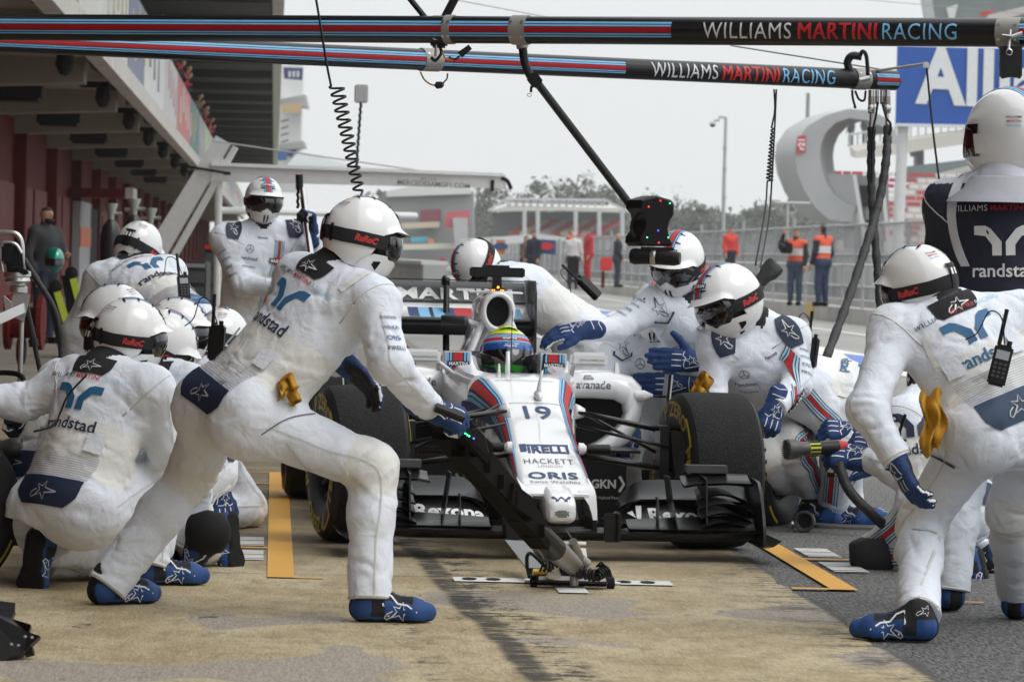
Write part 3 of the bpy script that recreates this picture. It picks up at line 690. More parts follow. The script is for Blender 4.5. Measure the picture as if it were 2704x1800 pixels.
for s in (-1, 1): m.rings([[(s * .075, 2.70, .92), (s * .085, 2.80, .92), (s * .05, 2.80, .92), (s * .05, 2.70, .92)], [(s * .17, 2.66, .70), (s * .18, 2.78, .70), (s * .14, 2.78, .70), (s * .14, 2.66, .70)]])
m.use(BLKM); m.rings([oval(2.72, .053, .065), oval(2.73, .001, .001)], caps=False); cb(m, 'airbox', smooth=True)
CV_ = bvh_of(cover); it = []
it.append((text2d('randstad', .01, width=.40), GP, (-.1, 3.12, .86), (0, -1, .04), (-1, 0, .3)))
ring = thick_line([(.05 * math.cos(k * .314), .06 * math.sin(k * .314)) for k in range(21)], .006)
it.append((join2d([(text2d('E', .0, height=.07), 0, 0), (ring, 0, 0)]), RED, (-.2, 2.86, .76), (.35, -1, 0), (-1, -.35, .35)))
prints(CV_, 'lettering', cover, it)
m = MB().use(BLK); m.bbox((0, 2.78, 1.145), (.255, .075, .045), .006); m.box((0, 2.78, 1.172), (.11, .05, .012)); m.rings([[(-.022, 2.75, 1.04), (.022, 2.75, 1.04), (.022, 2.83, 1.04), (-.022, 2.83, 1.04)], [(-.018, 2.75, 1.13), (.018, 2.75, 1.13), (.018, 2.81, 1.13), (-.018, 2.81, 1.13)]])
OLED = mat('orange_light', (1.0, .25, .02), .3, emit=6); m.box((0, 2.745, 1.062), (.062, .02, .014)); m.m[-6:] = [m.mats.index(BLK)] * 6
tc = cb(m, 'onboard_camera', auto=35); m = MB().use(OLED)
for x in (-.026, -.016, .016, .026): m.box((x, 2.733, 1.062), (.005, .006, .005))
m.lathe((.003, 2.745, 1.075), (0, -1, 0), [(0, .0055), (.004, .0045), (.006, .001)], 8); cb(m, 'warning_light', tc)
m = MB().use(CARW); m.rings([[(-.125, 2.78, 1.052), (-.125, 2.86, 1.054), (-.125, 2.86, 1.048), (-.125, 2.78, 1.046)], [(0, 2.72, 1.058), (0, 2.88, 1.06), (0, 2.88, 1.05), (0, 2.72, 1.048)], [(.125, 2.78, 1.052), (.125, 2.86, 1.054), (.125, 2.86, 1.048), (.125, 2.78, 1.046)]]); cb(m, 'camera_winglet')
m = MB().use(DGREY); m.lathe((-.135, 2.72, .917), (-1, 0, .02), [(0, .018), (.015, .023), (.02, .023)], 14); m.use(BLK); m.lathe((-.155, 2.72, .917), (-1, 0, .02), [(0, .023), (.10, .022), (.108, .018), (.109, .001)], 14); m.use(CARW); m.cyl((-.08, 2.74, .90), (-.14, 2.72, .917), .01); cb(m, 'side_camera', auto=35)
# sidepods
outer = [(.24, .685), (.38, .705), (.50, .704), (.585, .685), (.632, .64), (.645, .575), (.63, .48), (.585, .39), (.50, .32), (.38, .27), (.25, .25)]
inner = [(.26, .580), (.40, .582), (.505, .578), (.548, .555), (.556, .515), (.535, .465), (.49, .42), (.43, .38), (.36, .345), (.30, .325), (.26, .32)]
GKW = mat('print_light_grey', (.45, .45, .45), .6)
pods = []
for s, nm in ((1, 'r'), (-1, 'l')):
    m = MB().use(CARW); bar = lambda q, t, cx=.3, cz=.42: [(cx + (x - cx) * t, cz + (z - cz) * t) for x, z in q]
    rs = [[(s * x, 4.45, z) for x, z in [(.16 + .0 * k + .04 * math.cos(k), .34 + .03 * math.sin(k)) for k in range(11)]], [(s * (.18 + (x - .24) * .35), 4.1, .12 + (z - .25) * .75) for x, z in outer], [(s * (.22 + (x - .24) * .75), 3.6, .2 + (z - .25) * .95) for x, z in outer], [(s * x, 3.0, z) for x, z in outer], [(s * x, 2.5, z) for x, z in outer], [(s * x, 2.33, z) for x, z in outer]]
    mid1 = [(a + (c - a) * .12, b + (d - b) * .12) for (a, b), (c, d) in zip(outer, inner)]; mid2 = [(a + (c - a) * .5, b + (d - b) * .5) for (a, b), (c, d) in zip(outer, inner)]; mid3 = [(a + (c - a) * .85, b + (d - b) * .85) for (a, b), (c, d) in zip(outer, inner)]
    rs += [[(s * x, 2.275, z) for x, z in mid1], [(s * x, 2.245, z) for x, z in mid2], [(s * x, 2.255, z) for x, z in mid3], [(s * x, 2.29, z) for x, z in inner], [(s * x, 2.4, z) for x, z in inner]]
    m.rings(rs, closed=True, caps=False); m.use(BLKM); m.add([(s * x, 2.39, z) for x, z in inner], [tuple(range(11))]); m.add([(s * x, 2.4, z + .0) for x, z in inner], [tuple(range(11))[::-1]])
    pod = cb(m, 'sidepod', smooth=True); pods.append(pod)
    pb_ = bvh_of(pod); sh = join2d([(text2d('avanade', .015, width=.16), 0, -.020), (thick_line([(-.02, .004), (.018, .004), (.021, .008), (.018, .012), (-.018, .012), (-.022, .016), (-.018, .021), (.012, .021)], .004), -.02, 0), (thick_line([(-.02, .004), (-.024, .008), (-.02, .012)], .004), -.02, 0)])
    prints(pb_, 'lettering', pod, [(sh, GP, (s * .40, 2.2, .668), (1, 0, 0), (0, -1, .06), .002)])
    m = MB().use(CARW); m.rings([[(s * .505, 2.30, .66), (s * .53, 2.30, .66), (s * .525, 2.42, .66), (s * .51, 2.42, .66)], [(s * .507, 2.32, .745), (s * .522, 2.32, .745), (s * .52, 2.40, .745), (s * .512, 2.40, .745)]]); cb(m, 'pod_fin')
    m = MB().use(CARW); m.lathe((s * .575, 2.26, .60), (s, -.05, 0), [(0, .002), (.02, .022), (.06, .026), (.09, .012), (.1, .008)], 12); m.use(BLK); m.cyl((s * .66, 2.255, .60), (s * .735, 2.25, .598), .006)
    m.use(CARB); m.rings([[(s * .735, 2.18, .70), (s * .75, 2.18, .70), (s * .742, 2.30, .70), (s * .735, 2.30, .70)], [(s * .725, 2.18, .5), (s * .735, 2.18, .5), (s * .728, 2.34, .5), (s * .72, 2.34, .5)], [(s * .70, 2.18, .25), (s * .71, 2.18, .25), (s * .705, 2.36, .25), (s * .695, 2.36, .25)], [(s * .66, 2.2, .06), (s * .67, 2.2, .06), (s * .665, 2.36, .06), (s * .655, 2.36, .06)]])
    m.use(WHT); m.tube([(s * .752, 2.176, .70), (s * .736, 2.176, .5), (s * .711, 2.176, .25)], .0035, 5); cb(m, 'turning_vane')
    mx_ = .335 if s > 0 else -.415; m = MB().use(CARW); m.bbox((mx_, 1.93, .768), (.165, .07, .062), .012); m.use(CARW); m.tube([(mx_ - s * .065, 1.93, .75), (s * .265, 1.98, .69), (s * .25, 2.0, .66)], .010, 8)
    v, f = text2d('@WILLIAMSRACING', 0, width=.112); m.use(DGREY); m.add([(mx_ + a + .01, 1.892, .764 + b) for a, b in v], f); cb(m, 'mirror', auto=35)
# floor, splitter, bargeboards
m = MB().use(CARB); m.box((0, 3.2, .055), (1.3, 3.0, .03)); m.box((0, 1.75, .06), (.5, .6, .03)); m.rings([[(-.25, 1.45, .08), (.25, 1.45, .08), (.25, 1.9, .08), (-.25, 1.9, .08)], [(-.22, 1.6, .25), (.22, 1.6, .25), (.24, 1.9, .25), (-.24, 1.9, .25)]]); cb(m, 'floor')
for s in (-1, 1):
    m = MB().use(CARB); m.rings([[(s * .27, 1.55, .08), (s * .28, 1.55, .08), (s * .28, 1.55, .36), (s * .27, 1.55, .36)], [(s * .42, 1.8, .08), (s * .43, 1.8, .08), (s * .43, 1.8, .36), (s * .42, 1.8, .36)], [(s * .54, 2.2, .07), (s * .55, 2.2, .07), (s * .55, 2.2, .30), (s * .54, 2.2, .30)]])
    m.box((s * .42, 2.1, .36), (.30, .5, .012)); m.box((s * .36, 1.5, .22), (.2, .012, .26))
    v, f = join2d([(text2d('GKN', .035, width=.11), 0, .0), (thick_line([(.07, .034), (.09, 0), (.07, -.034)], .012), 0, 0), (text2d('GKN Hybrid Power', 0, width=.15), .01, -.062)]); m.use(GKW); m.add([(s * .36 + a, 1.492, .235 + b) for a, b in v], f); cb(m, 'bargeboard')
# front wing
def foil(m, secs, n=9, th=.010):                        # secs: (x, yLE, zLE, yTE, zTE, camber)
    rs = []
    for x, y0, z0, y1, z1, cmb in secs:
        r = []
        for k in range(n):
            t = k / (n - 1); r.append((x, y0 + (y1 - y0) * t, z0 + (z1 - z0) * t - cmb * 4 * t * (1 - t)))
        lo = [(p[0], p[1] + .004, p[2] - th * (1.3 * math.sin(math.pi * min(1, (k / (n - 1)) ** .6 + .08)) + .25)) for k, p in enumerate(r)]
        rs.append(r + lo[::-1])
    m.rings(rs)
fw = empty('front_wing', (0, 0, 0)); fw.parent = CAR
m = MB().use(CARB); foil(m, [(x, -.03 + .05 * (abs(x) / .8) ** 2, .118 + (.02 * max(0, abs(x) - .6) / .2), .24, .125, .004) for x in np.linspace(-.79, .79, 33)], th=.022); cb(m, 'main_plane', fw, auto=50)
fl_l = []
for s in (-1, 1):
    m = MB().use(CARB); foil(m, [(s * x, .10 + .05 * d, .15 - d * .02, .30 + .03 * u, .155 + u * .095, .018) for x, d, u in ((.262, 0, .02), (.285, 0, .28), (.31, 0, .55), (.35, 0, .85), (.42, 0, 1), (.55, 0, 1), (.66, .2, .96), (.74, .3, .8), (.80, .4, .55))]); fa = cb(m, 'flap', fw, auto=50)
    m = MB().use(CARB); foil(m, [(s * x, .27, .205 + u * .035, .40, .21 + u * .10, .012) for x, u in ((.272, .0), (.29, .35), (.315, .7), (.36, 1), (.45, 1.06), (.60, 1.04), (.72, .95), (.805, .8))]); fb2 = cb(m, 'flap', fw, auto=50)
    m = MB().use(CARB); foil(m, [(s * x, .0 + .04 * (x - .28), .135, .14, .165 + .02 * math.sin((x - .28) * 3), .008) for x in np.linspace(.28, .80, 12)]); cb(m, 'flap', fw, auto=50)
    fl_l.append((s, fa, fb2))
    for j in range(4):
        m = MB().use(CARB); z0 = .145 + .036 * j; foil(m, [(s * x, .02 + .035 * j + .05 * q, z0 - .03 * q * q + .028 * math.sin(q * 3.1), .16 + .04 * j, z0 + .03 * (1 - q) - .045 * q * q + .03 * math.sin(q * 3.1), .006) for x, q in [(.58 + .235 * k / 8, k / 8) for k in range(9)]], th=.006); cb(m, 'slat', fw, auto=50)
    m = MB().use(CARB); foil(m, [(s * x, .12, .315 + b, .30, .345 + b, .012) for x, b in ((.52, -.008), (.56, 0), (.68, .006), (.80, .004))], th=.007); m.rings([[(s * .60, .10, .335), (s * .60, .34, .352), (s * .607, .34, .352), (s * .607, .10, .335)], [(s * .60, .06, .13), (s * .60, .30, .13), (s * .607, .30, .13), (s * .607, .06, .13)]]); m.use(DGREY); m.box((s * .63, .31, .368), (.17, .08, .03)); cb(m, 'cascade', fw, auto=50)
    m = MB().use(CARB); m.rings([[(s * .44, .05, .345), (s * .44, .2, .345), (s * .446, .2, .345), (s * .446, .05, .345)], [(s * .455, .04, .24), (s * .455, .2, .24), (s * .461, .2, .24), (s * .461, .04, .24)], [(s * .475, .0, .135), (s * .475, .14, .135), (s * .481, .14, .135), (s * .481, .0, .135)]]); m.rings([[(s * .40, .08, .26), (s * .40, .14, .26), (s * .404, .14, .26), (s * .404, .08, .26)], [(s * .40, .02, .14), (s * .40, .10, .14), (s * .404, .10, .14), (s * .404, .02, .14)]]); cb(m, 'wing_fence', fw)
    prof = [(-.06, .075), (.05, .068), (.30, .068), (.50, .08), (.52, .20), (.50, .315), (.30, .335), (.14, .325), (.06, .28), (-.02, .2), (-.06, .12)]
    m = MB().use(CARB); m.prism([(s * (.815 + .02 * max(0, z - .2)), y, z) for y, z in prof], (s * .012, 0, 0))
    foil(m, [(s * x, -.06, .072 + .05 * ((x - .83) / .08) ** 2, .45, .075 + .05 * ((x - .83) / .08) ** 2, 0) for x in (.80, .83, .86, .89)], th=.004); m.use(TYEL); m.box((s * .2, 0, 0), (.001, .001, .001)) if False else None; cb(m, 'endplate', fw, auto=40)
    m = MB().use(CARB); m.bbox((s * .225, -.02, .145), (.012, .16, .12), .005); m.bbox((s * .2, -.03, .14), (.06, .02, .115), .006); cb(m, 'wing_turning_vane', fw)
    FBv = bvh_of(fa, fb2); ck = thick_line([(-.155, .03), (-.13, -.035), (-.118, .06)], .022)
    prints(FBv, 'lettering', fw, [(join2d([(tall(text2d('Rexona', .035, width=.29, fine=.2), 1.15), .06, 0), (ck, .0, 0)]), WHT, (s * .48 - .01, .02, .258), (1, 0, 0), (0, -1, .42), .004)])
m = MB().use(WHT); v, f = text2d('GENWORTH  FINANCIAL', .0, width=.26); m.add([(a, .03 + b * 1.2, .1255) for a, b in v], f); cb(m, 'lettering', fw)
# rear wing
rw = empty('rear_wing', (0, 0, 0)); rw.parent = CAR
GRF = mat('wing_grey', (.085, .085, .09), .4)
m = MB().use(GRF); foil(m, [(x, 4.86, .985, 4.98, 1.085, .012) for x in np.linspace(-.365, .365, 9)], th=.010); fl1 = cb(m, 'flap', rw, auto=50)
m = MB().use(CARW); foil(m, [(x, 4.62, .905, 4.90, .99, .02) for x in np.linspace(-.365, .365, 9)], th=.016); fl2 = cb(m, 'main_plane', rw, auto=50)
m = MB().use(BLK); foil(m, [(x, 4.55, .865, 4.70, .905, .01) for x in np.linspace(-.37, .37, 9)], th=.035); m.box((0, 4.93, 1.092), (.73, .03, .006)); cb(m, 'beam', rw, auto=50)
for s in (-1, 1):
    m = MB().use(CARB); m.prism([(s * .372, y, z) for y, z in ((4.45, .60), (4.50, 1.04), (4.56, 1.10), (5.02, 1.10), (5.05, 1.0), (5.0, .45), (4.6, .42))], (s * .010, 0, 0))
    for k in range(5): m.box((s * .366, 4.6 + .07 * k, .80 + .05 * (k % 2)), (.004, .05, .02))
    m.use(GREY); m.box((s * .3705, 4.74, .93), (.002, .18, .1)); cb(m, 'endplate', rw)
m = MB().use(BLK); m.tube([(-.06, 4.62, .55), (-.06, 4.70, .8), (-.055, 4.8, 1.05), (-.055, 4.9, 1.105)], [.018, .018, .016, .014], 10); m.box((-.055, 4.86, 1.085), (.035, .1, .04)); cb(m, 'pylon', rw, smooth=True)
RB = bvh_of(fl1, fl2); mt_ = text2d('MARTINI', .035, 1.08, width=.60); it = [((mt_[0] * np.array((1, .70)), mt_[1]), WHT, (.0, 4.8, 1.046), (1, 0, 0), (0, -1, .25), .004)]; x = -.33
for w, mt in ((.075, CARW), (.055, PNAVY), (.055, SKYB), (.02, NAVY), (.055, SKYB), (.055, PNAVY), (.16, RED), (.055, PNAVY), (.055, SKYB), (.02, NAVY), (.055, SKYB)):
    it.append((grid2d(w, .09, 2, 4), mt, (x + w / 2, 4.6, .955), (1, 0, 0), (0, -1, .25), .003)); x += w
prints(RB, 'lettering', rw, it)
m = MB().use(BLK); m.tube(coil((-.40, 4.5, 1.12), (-.37, 4.45, .80), .035, 5, 10), .008, 6); m.tube(bez([(-.37, 4.45, .80), (-.42, 4.3, .78), (-.30, 4.2, .75), (-.24, 4.1, .55), (-.22, 4.0, .35)]), .012, 6); cb(m, 'air_line', smooth=True)
m = MB().use(mat('exhaust_metal', (.35, .31, .28), .35, .9))
for k in range(5): m.tube(bez([(-.26, 3.3, .62 - .02 * k), (-.36 - .01 * k, 3.5, .60 - .03 * k), (-.30, 3.8, .5), (-.15, 4.1, .45)]), .02, 8)
m.use(CARB); m.box((-.3, 3.6, .42), (.2, .5, .1)); cb(m, 'exhaust_pipe', smooth=True)
# wheels
def wheel_parts(par, x0, y0, z0, R, w, side, front, yaw=0, letters=True):
    """tyre of revolution about x; side=+1: outer face towards +x"""
    M = Matrix.Rotation(yaw, 3, 'Z'); c0 = Vector((x0, y0, z0)); T = lambda p: c0 + M @ Vector(p)
    prof = [(-.42, .52), (-.47, .60), (-.5, .72), (-.5, .84), (-.47, .93), (-.42, .975), (-.34, .993), (-.2, 1.0), (0, 1.002), (.2, 1.0), (.34, .993), (.42, .975), (.47, .93), (.5, .84), (.5, .72), (.47, .60), (.42, .52)]
    n = 72; rs = [[T((a * w, R * r * math.cos(2 * math.pi * k / n), R * r * math.sin(2 * math.pi * k / n))) for k in range(n)] for a, r in prof]
    m = MB(); m.use(RUBSIDE); m.rings(rs[:6], caps=False); m.use(RUBBER); m.rings(rs[5:12], caps=False); m.use(RUBSIDE); m.rings(rs[11:], caps=False)
    ty = m.build('tyre', par, True, local=True)
    m = MB().use(TYEL)
    for sd in (-1, 1):
        for txt, a0, tw in ((('P ZERO', 100, .34), ('P ZERO', 280, .34), ('PIRELLI', 190, .30), ('PIRELLI', 10, .30)) if letters else ()):
            v, f = text2d(txt, .03, width=tw); rr = R * .79; o = []
            for a, b in v:
                th = math.radians(a0) - sd * a / rr * 1.0; o.append(T((sd * (w * .5 + .002), (rr + b * .85) * math.cos(th), (rr + b * .85) * math.sin(th))))
            m.add(o, f)
        for a0 in (55, 145, 235, 325):
            pts = []; k = 10
            for i in range(k + 1):
                th = math.radians(a0 - 14 + 28 * i / k)
                for rr in (.885, .915): pts.append(T((sd * w * (.5 - (.013 if rr > .9 else .0)) + sd * .002, R * rr * math.cos(th), R * rr * math.sin(th))))
            m.add(pts, [(2 * i, 2 * i + 1, 2 * i + 3, 2 * i + 2) for i in range(k)])
    m.build('tyre_lettering', ty, local=True)
    m = MB().use(BLK); xo = side * w * .46
    m.rings([[T((a, r * math.cos(2 * math.pi * k / 40), r * math.sin(2 * math.pi * k / 40))) for k in range(40)] for a, r in ((-w * .44, R * .53), (-w * .40, R * .5), (0, R * .46), (w * .40, R * .5), (w * .44, R * .53))], caps=False)
    for k in range(10):
        th = 2 * math.pi * k / 10; d = Vector((0, math.cos(th), math.sin(th)))
        m.cyl(T(Vector((xo * .45, 0, 0)) + d * .06), T(Vector((xo * .8, 0, 0)) + d * R * .49), .016, .013, 6)
    m.lathe(T((xo * .35, 0, 0)), M @ Vector((side, 0, 0)), [(0, .07), (.05, .065), (.09, .04), (.12, .035)], 18); m.use(RED); m.lathe(T((xo * .35 + side * .11, 0, 0)), M @ Vector((side, 0, 0)), [(0, .045), (.03, .045), (.035, .02)], 12)
    m.build('rim', par, True, local=True); return ty
for x, y, w, sd, R in ((.738, .93, .33, 1, .33), (-.758, .93, .33, -1, .33), (.73, 4.05, .36, 1, .33), (-.73, 4.05, .36, -1, .33)):
    wh = empty('wheel', (0, 0, 0)); wh.parent = CAR; wheel_parts(wh, x, y, R + .002, R, w, sd, y < 2, math.radians(8 if y < 2 else 0))
    m = MB().use(CARB); m.lathe((x - sd * .17, y, R), (sd, 0, 0), [(0, .12), (.02, .145), (.12, .15), (.14, .05)], 24)
    if y < 2:
        m.rings([[(x - sd * .17, y - .16, .30), (x - sd * .13, y - .18, .30), (x - sd * .13, y - .05, .30), (x - sd * .17, y - .05, .30)], [(x - sd * .19, y - .16, .50), (x - sd * .13, y - .18, .50), (x - sd * .13, y - .03, .50), (x - sd * .19, y - .03, .50)]])
        m.box((x - sd * .18, y - .1, .14), (.05, .22, .16)); m.box((x - sd * .21, y - .05, .34), (.04, .14, .36))
    cb(m, 'brake_duct', smooth=False)
# suspension
for s in (-1, 1):
    for nm, a, b, r0, r1 in (('upper_wishbone', (.15, .78, .572), (.625, .90, .485), .017, .014), ('upper_wishbone', (.165, 1.28, .56), (.625, .96, .475), .014, .012), ('track_rod', (.15, .80, .515), (.62, .82, .415), .010, .010), ('lower_wishbone', (.15, .68, .395), (.64, .90, .325), .020, .016), ('lower_wishbone', (.17, 1.40, .37), (.64, .96, .315), .015, .012), ('push_rod', (.16, 1.0, .585), (.62, .93, .345), .011, .011)):
        A, B = Vector((s * a[0], a[1], a[2])), Vector((s * b[0], b[1], b[2])); m = MB().use(CARB); d = (B - A).normalized(); rs = []
        for t, r in ((0, r0), (.5, (r0 + r1) / 2), (1, r1)):
            c = A + (B - A) * t; rs.append([c + Vector((0, 2.0 * r * math.cos(k * math.pi / 5), r * .75 * math.sin(k * math.pi / 5))) for k in range(10)])
        m.rings(rs); cb(m, nm, smooth=True)
    m = MB().use(CARW); m.lathe((s * .135, .78, .575), (s, .1, -.15), [(0, .035), (.02, .03), (.045, .02)], 12); cb(m, 'wishbone_fairing', smooth=True)
# ------------------------------------------------------------------ helmet
HA, HB, HCT, HCB = .127, .155, .150, .175
def ell(th, ph, off=0.0, chin=0.0):
    t, p = math.radians(th), math.radians(ph); c = HCT if p > 0 else HCB
    r = Vector((HA * math.sin(t) * math.cos(p), HB * math.cos(t) * math.cos(p), c * math.sin(p)))
    n = Vector((r.x / HA ** 2, r.y / HB ** 2, r.z / c ** 2)).normalized()
    return r + n * off + Vector((0, chin, 0))
def patch(m, t0, t1, lo, hi, off=.003, nt=24, npn=6, chin=None):
    vs = []
    for i in range(nt + 1):
        th = t0 + (t1 - t0) * i / nt; a = lo(th) if callable(lo) else lo; b = hi(th) if callable(hi) else hi
        for k in range(npn + 1):
            ph = a + (b - a) * k / npn; o = off(th, ph, k / npn) if callable(off) else off
            vs.append(ell(th, ph, o, chin(th, ph) if chin else 0))
    n1 = npn + 1
    return m.add(vs, [(i * n1 + k, i * n1 + k + 1, (i + 1) * n1 + k + 1, (i + 1) * n1 + k) for i in range(nt) for k in range(npn)])
def pw(xs, ys): return lambda th: float(np.interp(abs((th + 180) % 360 - 180), xs, ys))
LENS = mat('goggle_lens', (.006, .006, .008), .06, coat=1.0)
LENSR = mat('goggle_lens_red', (.30, .02, .01), .08, coat=1.0)
RURED = mat('strap_red', (.55, .035, .03), .55)
def wrap(shape, th0, ph0, off):                          # lettering bent round the shell
    v, f = shape; c = math.cos(math.radians(ph0))
    return [ell(th0 - math.degrees(x / (.142 * c)), ph0 + math.degrees(y / .155), off) for x, y in v], f
def topmap(x, al, off=.0022):                            # band over the crown; al = angle from the front
    s = math.sqrt(max(0, 1 - (x / HA) ** 2)); a = math.radians(al)
    n = Vector((x / HA ** 2, HB * s * math.cos(a) / HB ** 2, HCT * s * math.sin(a) / HCT ** 2)).normalized()
    return Vector((x, HB * s * math.cos(a), HCT * s * math.sin(a))) + n * off
SBANDS = [(-.030, -.025, SKYB), (-.025, -.022, NAVY), (-.022, -.017, SKYB), (-.017, -.012, NAVY), (-.012, .012, RED), (.012, .017, NAVY), (.017, .022, SKYB), (.022, .025, NAVY), (.025, .030, SKYB)]
def crown_stripes(m, a0, a1, k=1.0):
    for x0, x1, mt in SBANDS:
        m.use(mt); N = 20; vs = []
        for i in range(N + 1):
            a = a0 + (a1 - a0) * i / N; vs += [topmap(x0 * k, a), topmap((x0 + x1) / 2 * k, a), topmap(x1 * k, a)]
        m.add(vs, [(3 * i + k2, 3 * i + k2 + 1, 3 * i + k2 + 4, 3 * i + k2 + 3) for i in range(N) for k2 in (0, 1)])
def crown_text(m, shape, al0, off): v, f = shape; m.add([topmap(x, al0 + math.degrees(y / .152), off) for x, y in v], f)
def build_helmet_meshes():
    out = {}
    m = MB().use(HELM)
    lo = pw((0, 55, 72, 84, 100, 125, 150, 180), (13, 11, 2, -28, -50, -48, -34, -27))
    def brim(th, ph, k):
        a = abs((th + 180) % 360 - 180); w = max(0, 1 - (a / 72) ** 4) if a < 72 else 0; return .030 * w * (1 - min(1, k / .16)) ** 1.6
    patch(m, -180, 180, lambda t: lo(t), 90, brim, 96, 26)
    patch(m, -180, 180, lambda t: lo(t), lambda t: lo(t) - .1, lambda th, ph, k: brim(th, ph, 0) - .016 * k, 96, 2)
    ch = lambda th, ph: .018 * max(0, math.cos(math.radians(th))) ** 1.5 * min(1, max(0, (-ph - 18) / 22))
    top = pw((0, 7, 20, 55, 80, 96, 104), (-13, -17, -27, -22, -24, -34, -46)); bot = pw((0, 40, 80, 104), (-69, -66, -58, -54))
    patch(m, -104, 104, bot, top, .004, 52, 10, ch); patch(m, -104, 104, lambda t: bot(t), lambda t: bot(t) - .1, lambda th, ph, k: .004 - .022 * k, 52, 2, ch)
    m.use(BLKM)
    patch(m, -180, 180, -64, 50, -.013, 40, 12)
    for s in (-1, 1): patch(m, s * 3.5, s * 9, -54, lambda t: -28 - abs(t) * .5, .0065, 3, 6, ch)
    for s in (-1, 1): patch(m, s * 62, s * 76, lambda t: -46 + (abs(t) - 62) * .5, lambda t: -31 - (abs(t) - 62) * .2, .0065, 4, 4); patch(m, s * 54, s * 68, lambda t: -57 + (abs(t) - 54) * .3, lambda t: -50, .0065, 4, 3)
    out['helmet'] = m
    m = MB().use(BLK); patch(m, -74, 74, pw((0, 10, 24, 74), (-20, -26, -33, -30)), pw((0, 55, 74), (13, 11, 3)), -.003, 40, 8)
    m.use(LENS); patch(m, -62, 62, pw((0, 10, 24, 50, 62), (-17, -24, -31, -29, -16)), pw((0, 50, 62), (10, 9, 3)), lambda th, ph, k: .001 + .0105 * math.sin(math.pi * k ** .8), 40, 10); out['goggles'] = m
    m = MB().use(BLKC); c = pw((60, 90, 130, 180), (-7, -9, -10, -7)); patch(m, 62, 298, lambda t: c(t) - 8.5, lambda t: c(t) + 8.5, .0055, 60, 4)
    for sg in (1, -1): patch(m, 62, 298, lambda t: c(t) + sg * 8.5, lambda t: c(t) + sg * 8.45, lambda th, ph, k: .0055 - .0055 * k, 60, 1)
    m.use(BLK); patch(m, 171, 189, -18, 15, .010, 6, 6); patch(m, 166, 194, 12, 17, .008, 6, 2); m.use(HELM); patch(m, 173, 178, 0, 9, .0115, 2, 3); patch(m, 182, 187, 0, 9, .0115, 2, 3); m.use(BLK); patch(m, 150, 156, -19, 3, .008, 3, 3)
    m.use(RURED); t = text2d('RuRoC', .05, 1.0, width=.078); sh = (np.stack([t[0][:, 0] + t[0][:, 1] * .22, t[0][:, 1] * 1.12], 1), t[1])
    for th in (97, -97): v, f = wrap(sh, th, -9, .0075); m.add(v, f)
    out['strap'] = m
    m = MB(); crown_stripes(m, 16, 112); m.use(BLKM)
    for al in (34, 62, 88, 112):
        for s in (-1, 1): m.add([topmap(s * .022, al - 1.2, .004), topmap(s * .050, al + .8, .004), topmap(s * .050, al + 2.4, .004), topmap(s * .022, al + 3.2, .004)], [(0, 1, 2, 3)])
    m.use(RED); crown_text(m, poly2d([(.024 * math.cos(k * .524), .024 * math.sin(k * .524)) for k in range(12)]), 44, .0035)
    m.use(BLK); crown_text(m, grid2d(.088, .023, 10, 2), 44, .0045); m.use(WHT); crown_text(m, text2d('MARTINI', .03, width=.078), 44, .0058)
    for th in (158, -158):
        for k, (tx, mt) in enumerate((('WILLIAMS', DGREY), ('MARTINI', RED), ('RACING', SKYB))): m.use(mt); v, f = wrap(text2d(tx, .01, height=.0085), th, 42 - 5.2 * k, .002); m.add(v, f)
    out['helmet_markings'] = m
    return out
HM = {}
for k, mb in build_helmet_meshes().items():
    o = mb.build('proto_' + k, smooth=True, auto=40); HM[k] = o.data; o.data.name = k; bpy.data.objects.remove(o)
RLENS = HM['goggles'].copy(); RLENS.materials[1] = LENSR
def frame(fwd, up=(0, 0, 1), roll=0):
    f = Vector(fwd).normalized(); u = Vector(up); u = (u - f * u.dot(f)).normalized()
    if roll: u = Matrix.Rotation(math.radians(roll), 3, f) @ u
    r = f.cross(u); return Matrix((r, f, u)).transposed()
def place(name, me, parent, pos, R, scale=1.0, world=True):
    o = link(bpy.data.objects.new(name, me)); o.parent = parent
    off = WLOC.get(parent.name, Vector()) if (parent is not None and world) else Vector()
    o.matrix_basis = Matrix.Translation(Vector(pos) - off) @ R.to_4x4() @ Matrix.Diagonal((scale, scale, scale, 1)); return o
def put_helmet(par, pos, fwd, up=(0, 0, 1), roll=0, scale=.88, lens=None):
    R = frame(fwd, up, roll); h = place('helmet', HM['helmet'], par, pos, R, scale)
    for k in ('goggles', 'strap', 'helmet_markings'):
        c = link(bpy.data.objects.new(k, RLENS if (k == 'goggles' and lens == 'red') else HM[k])); c.parent = h
    return h
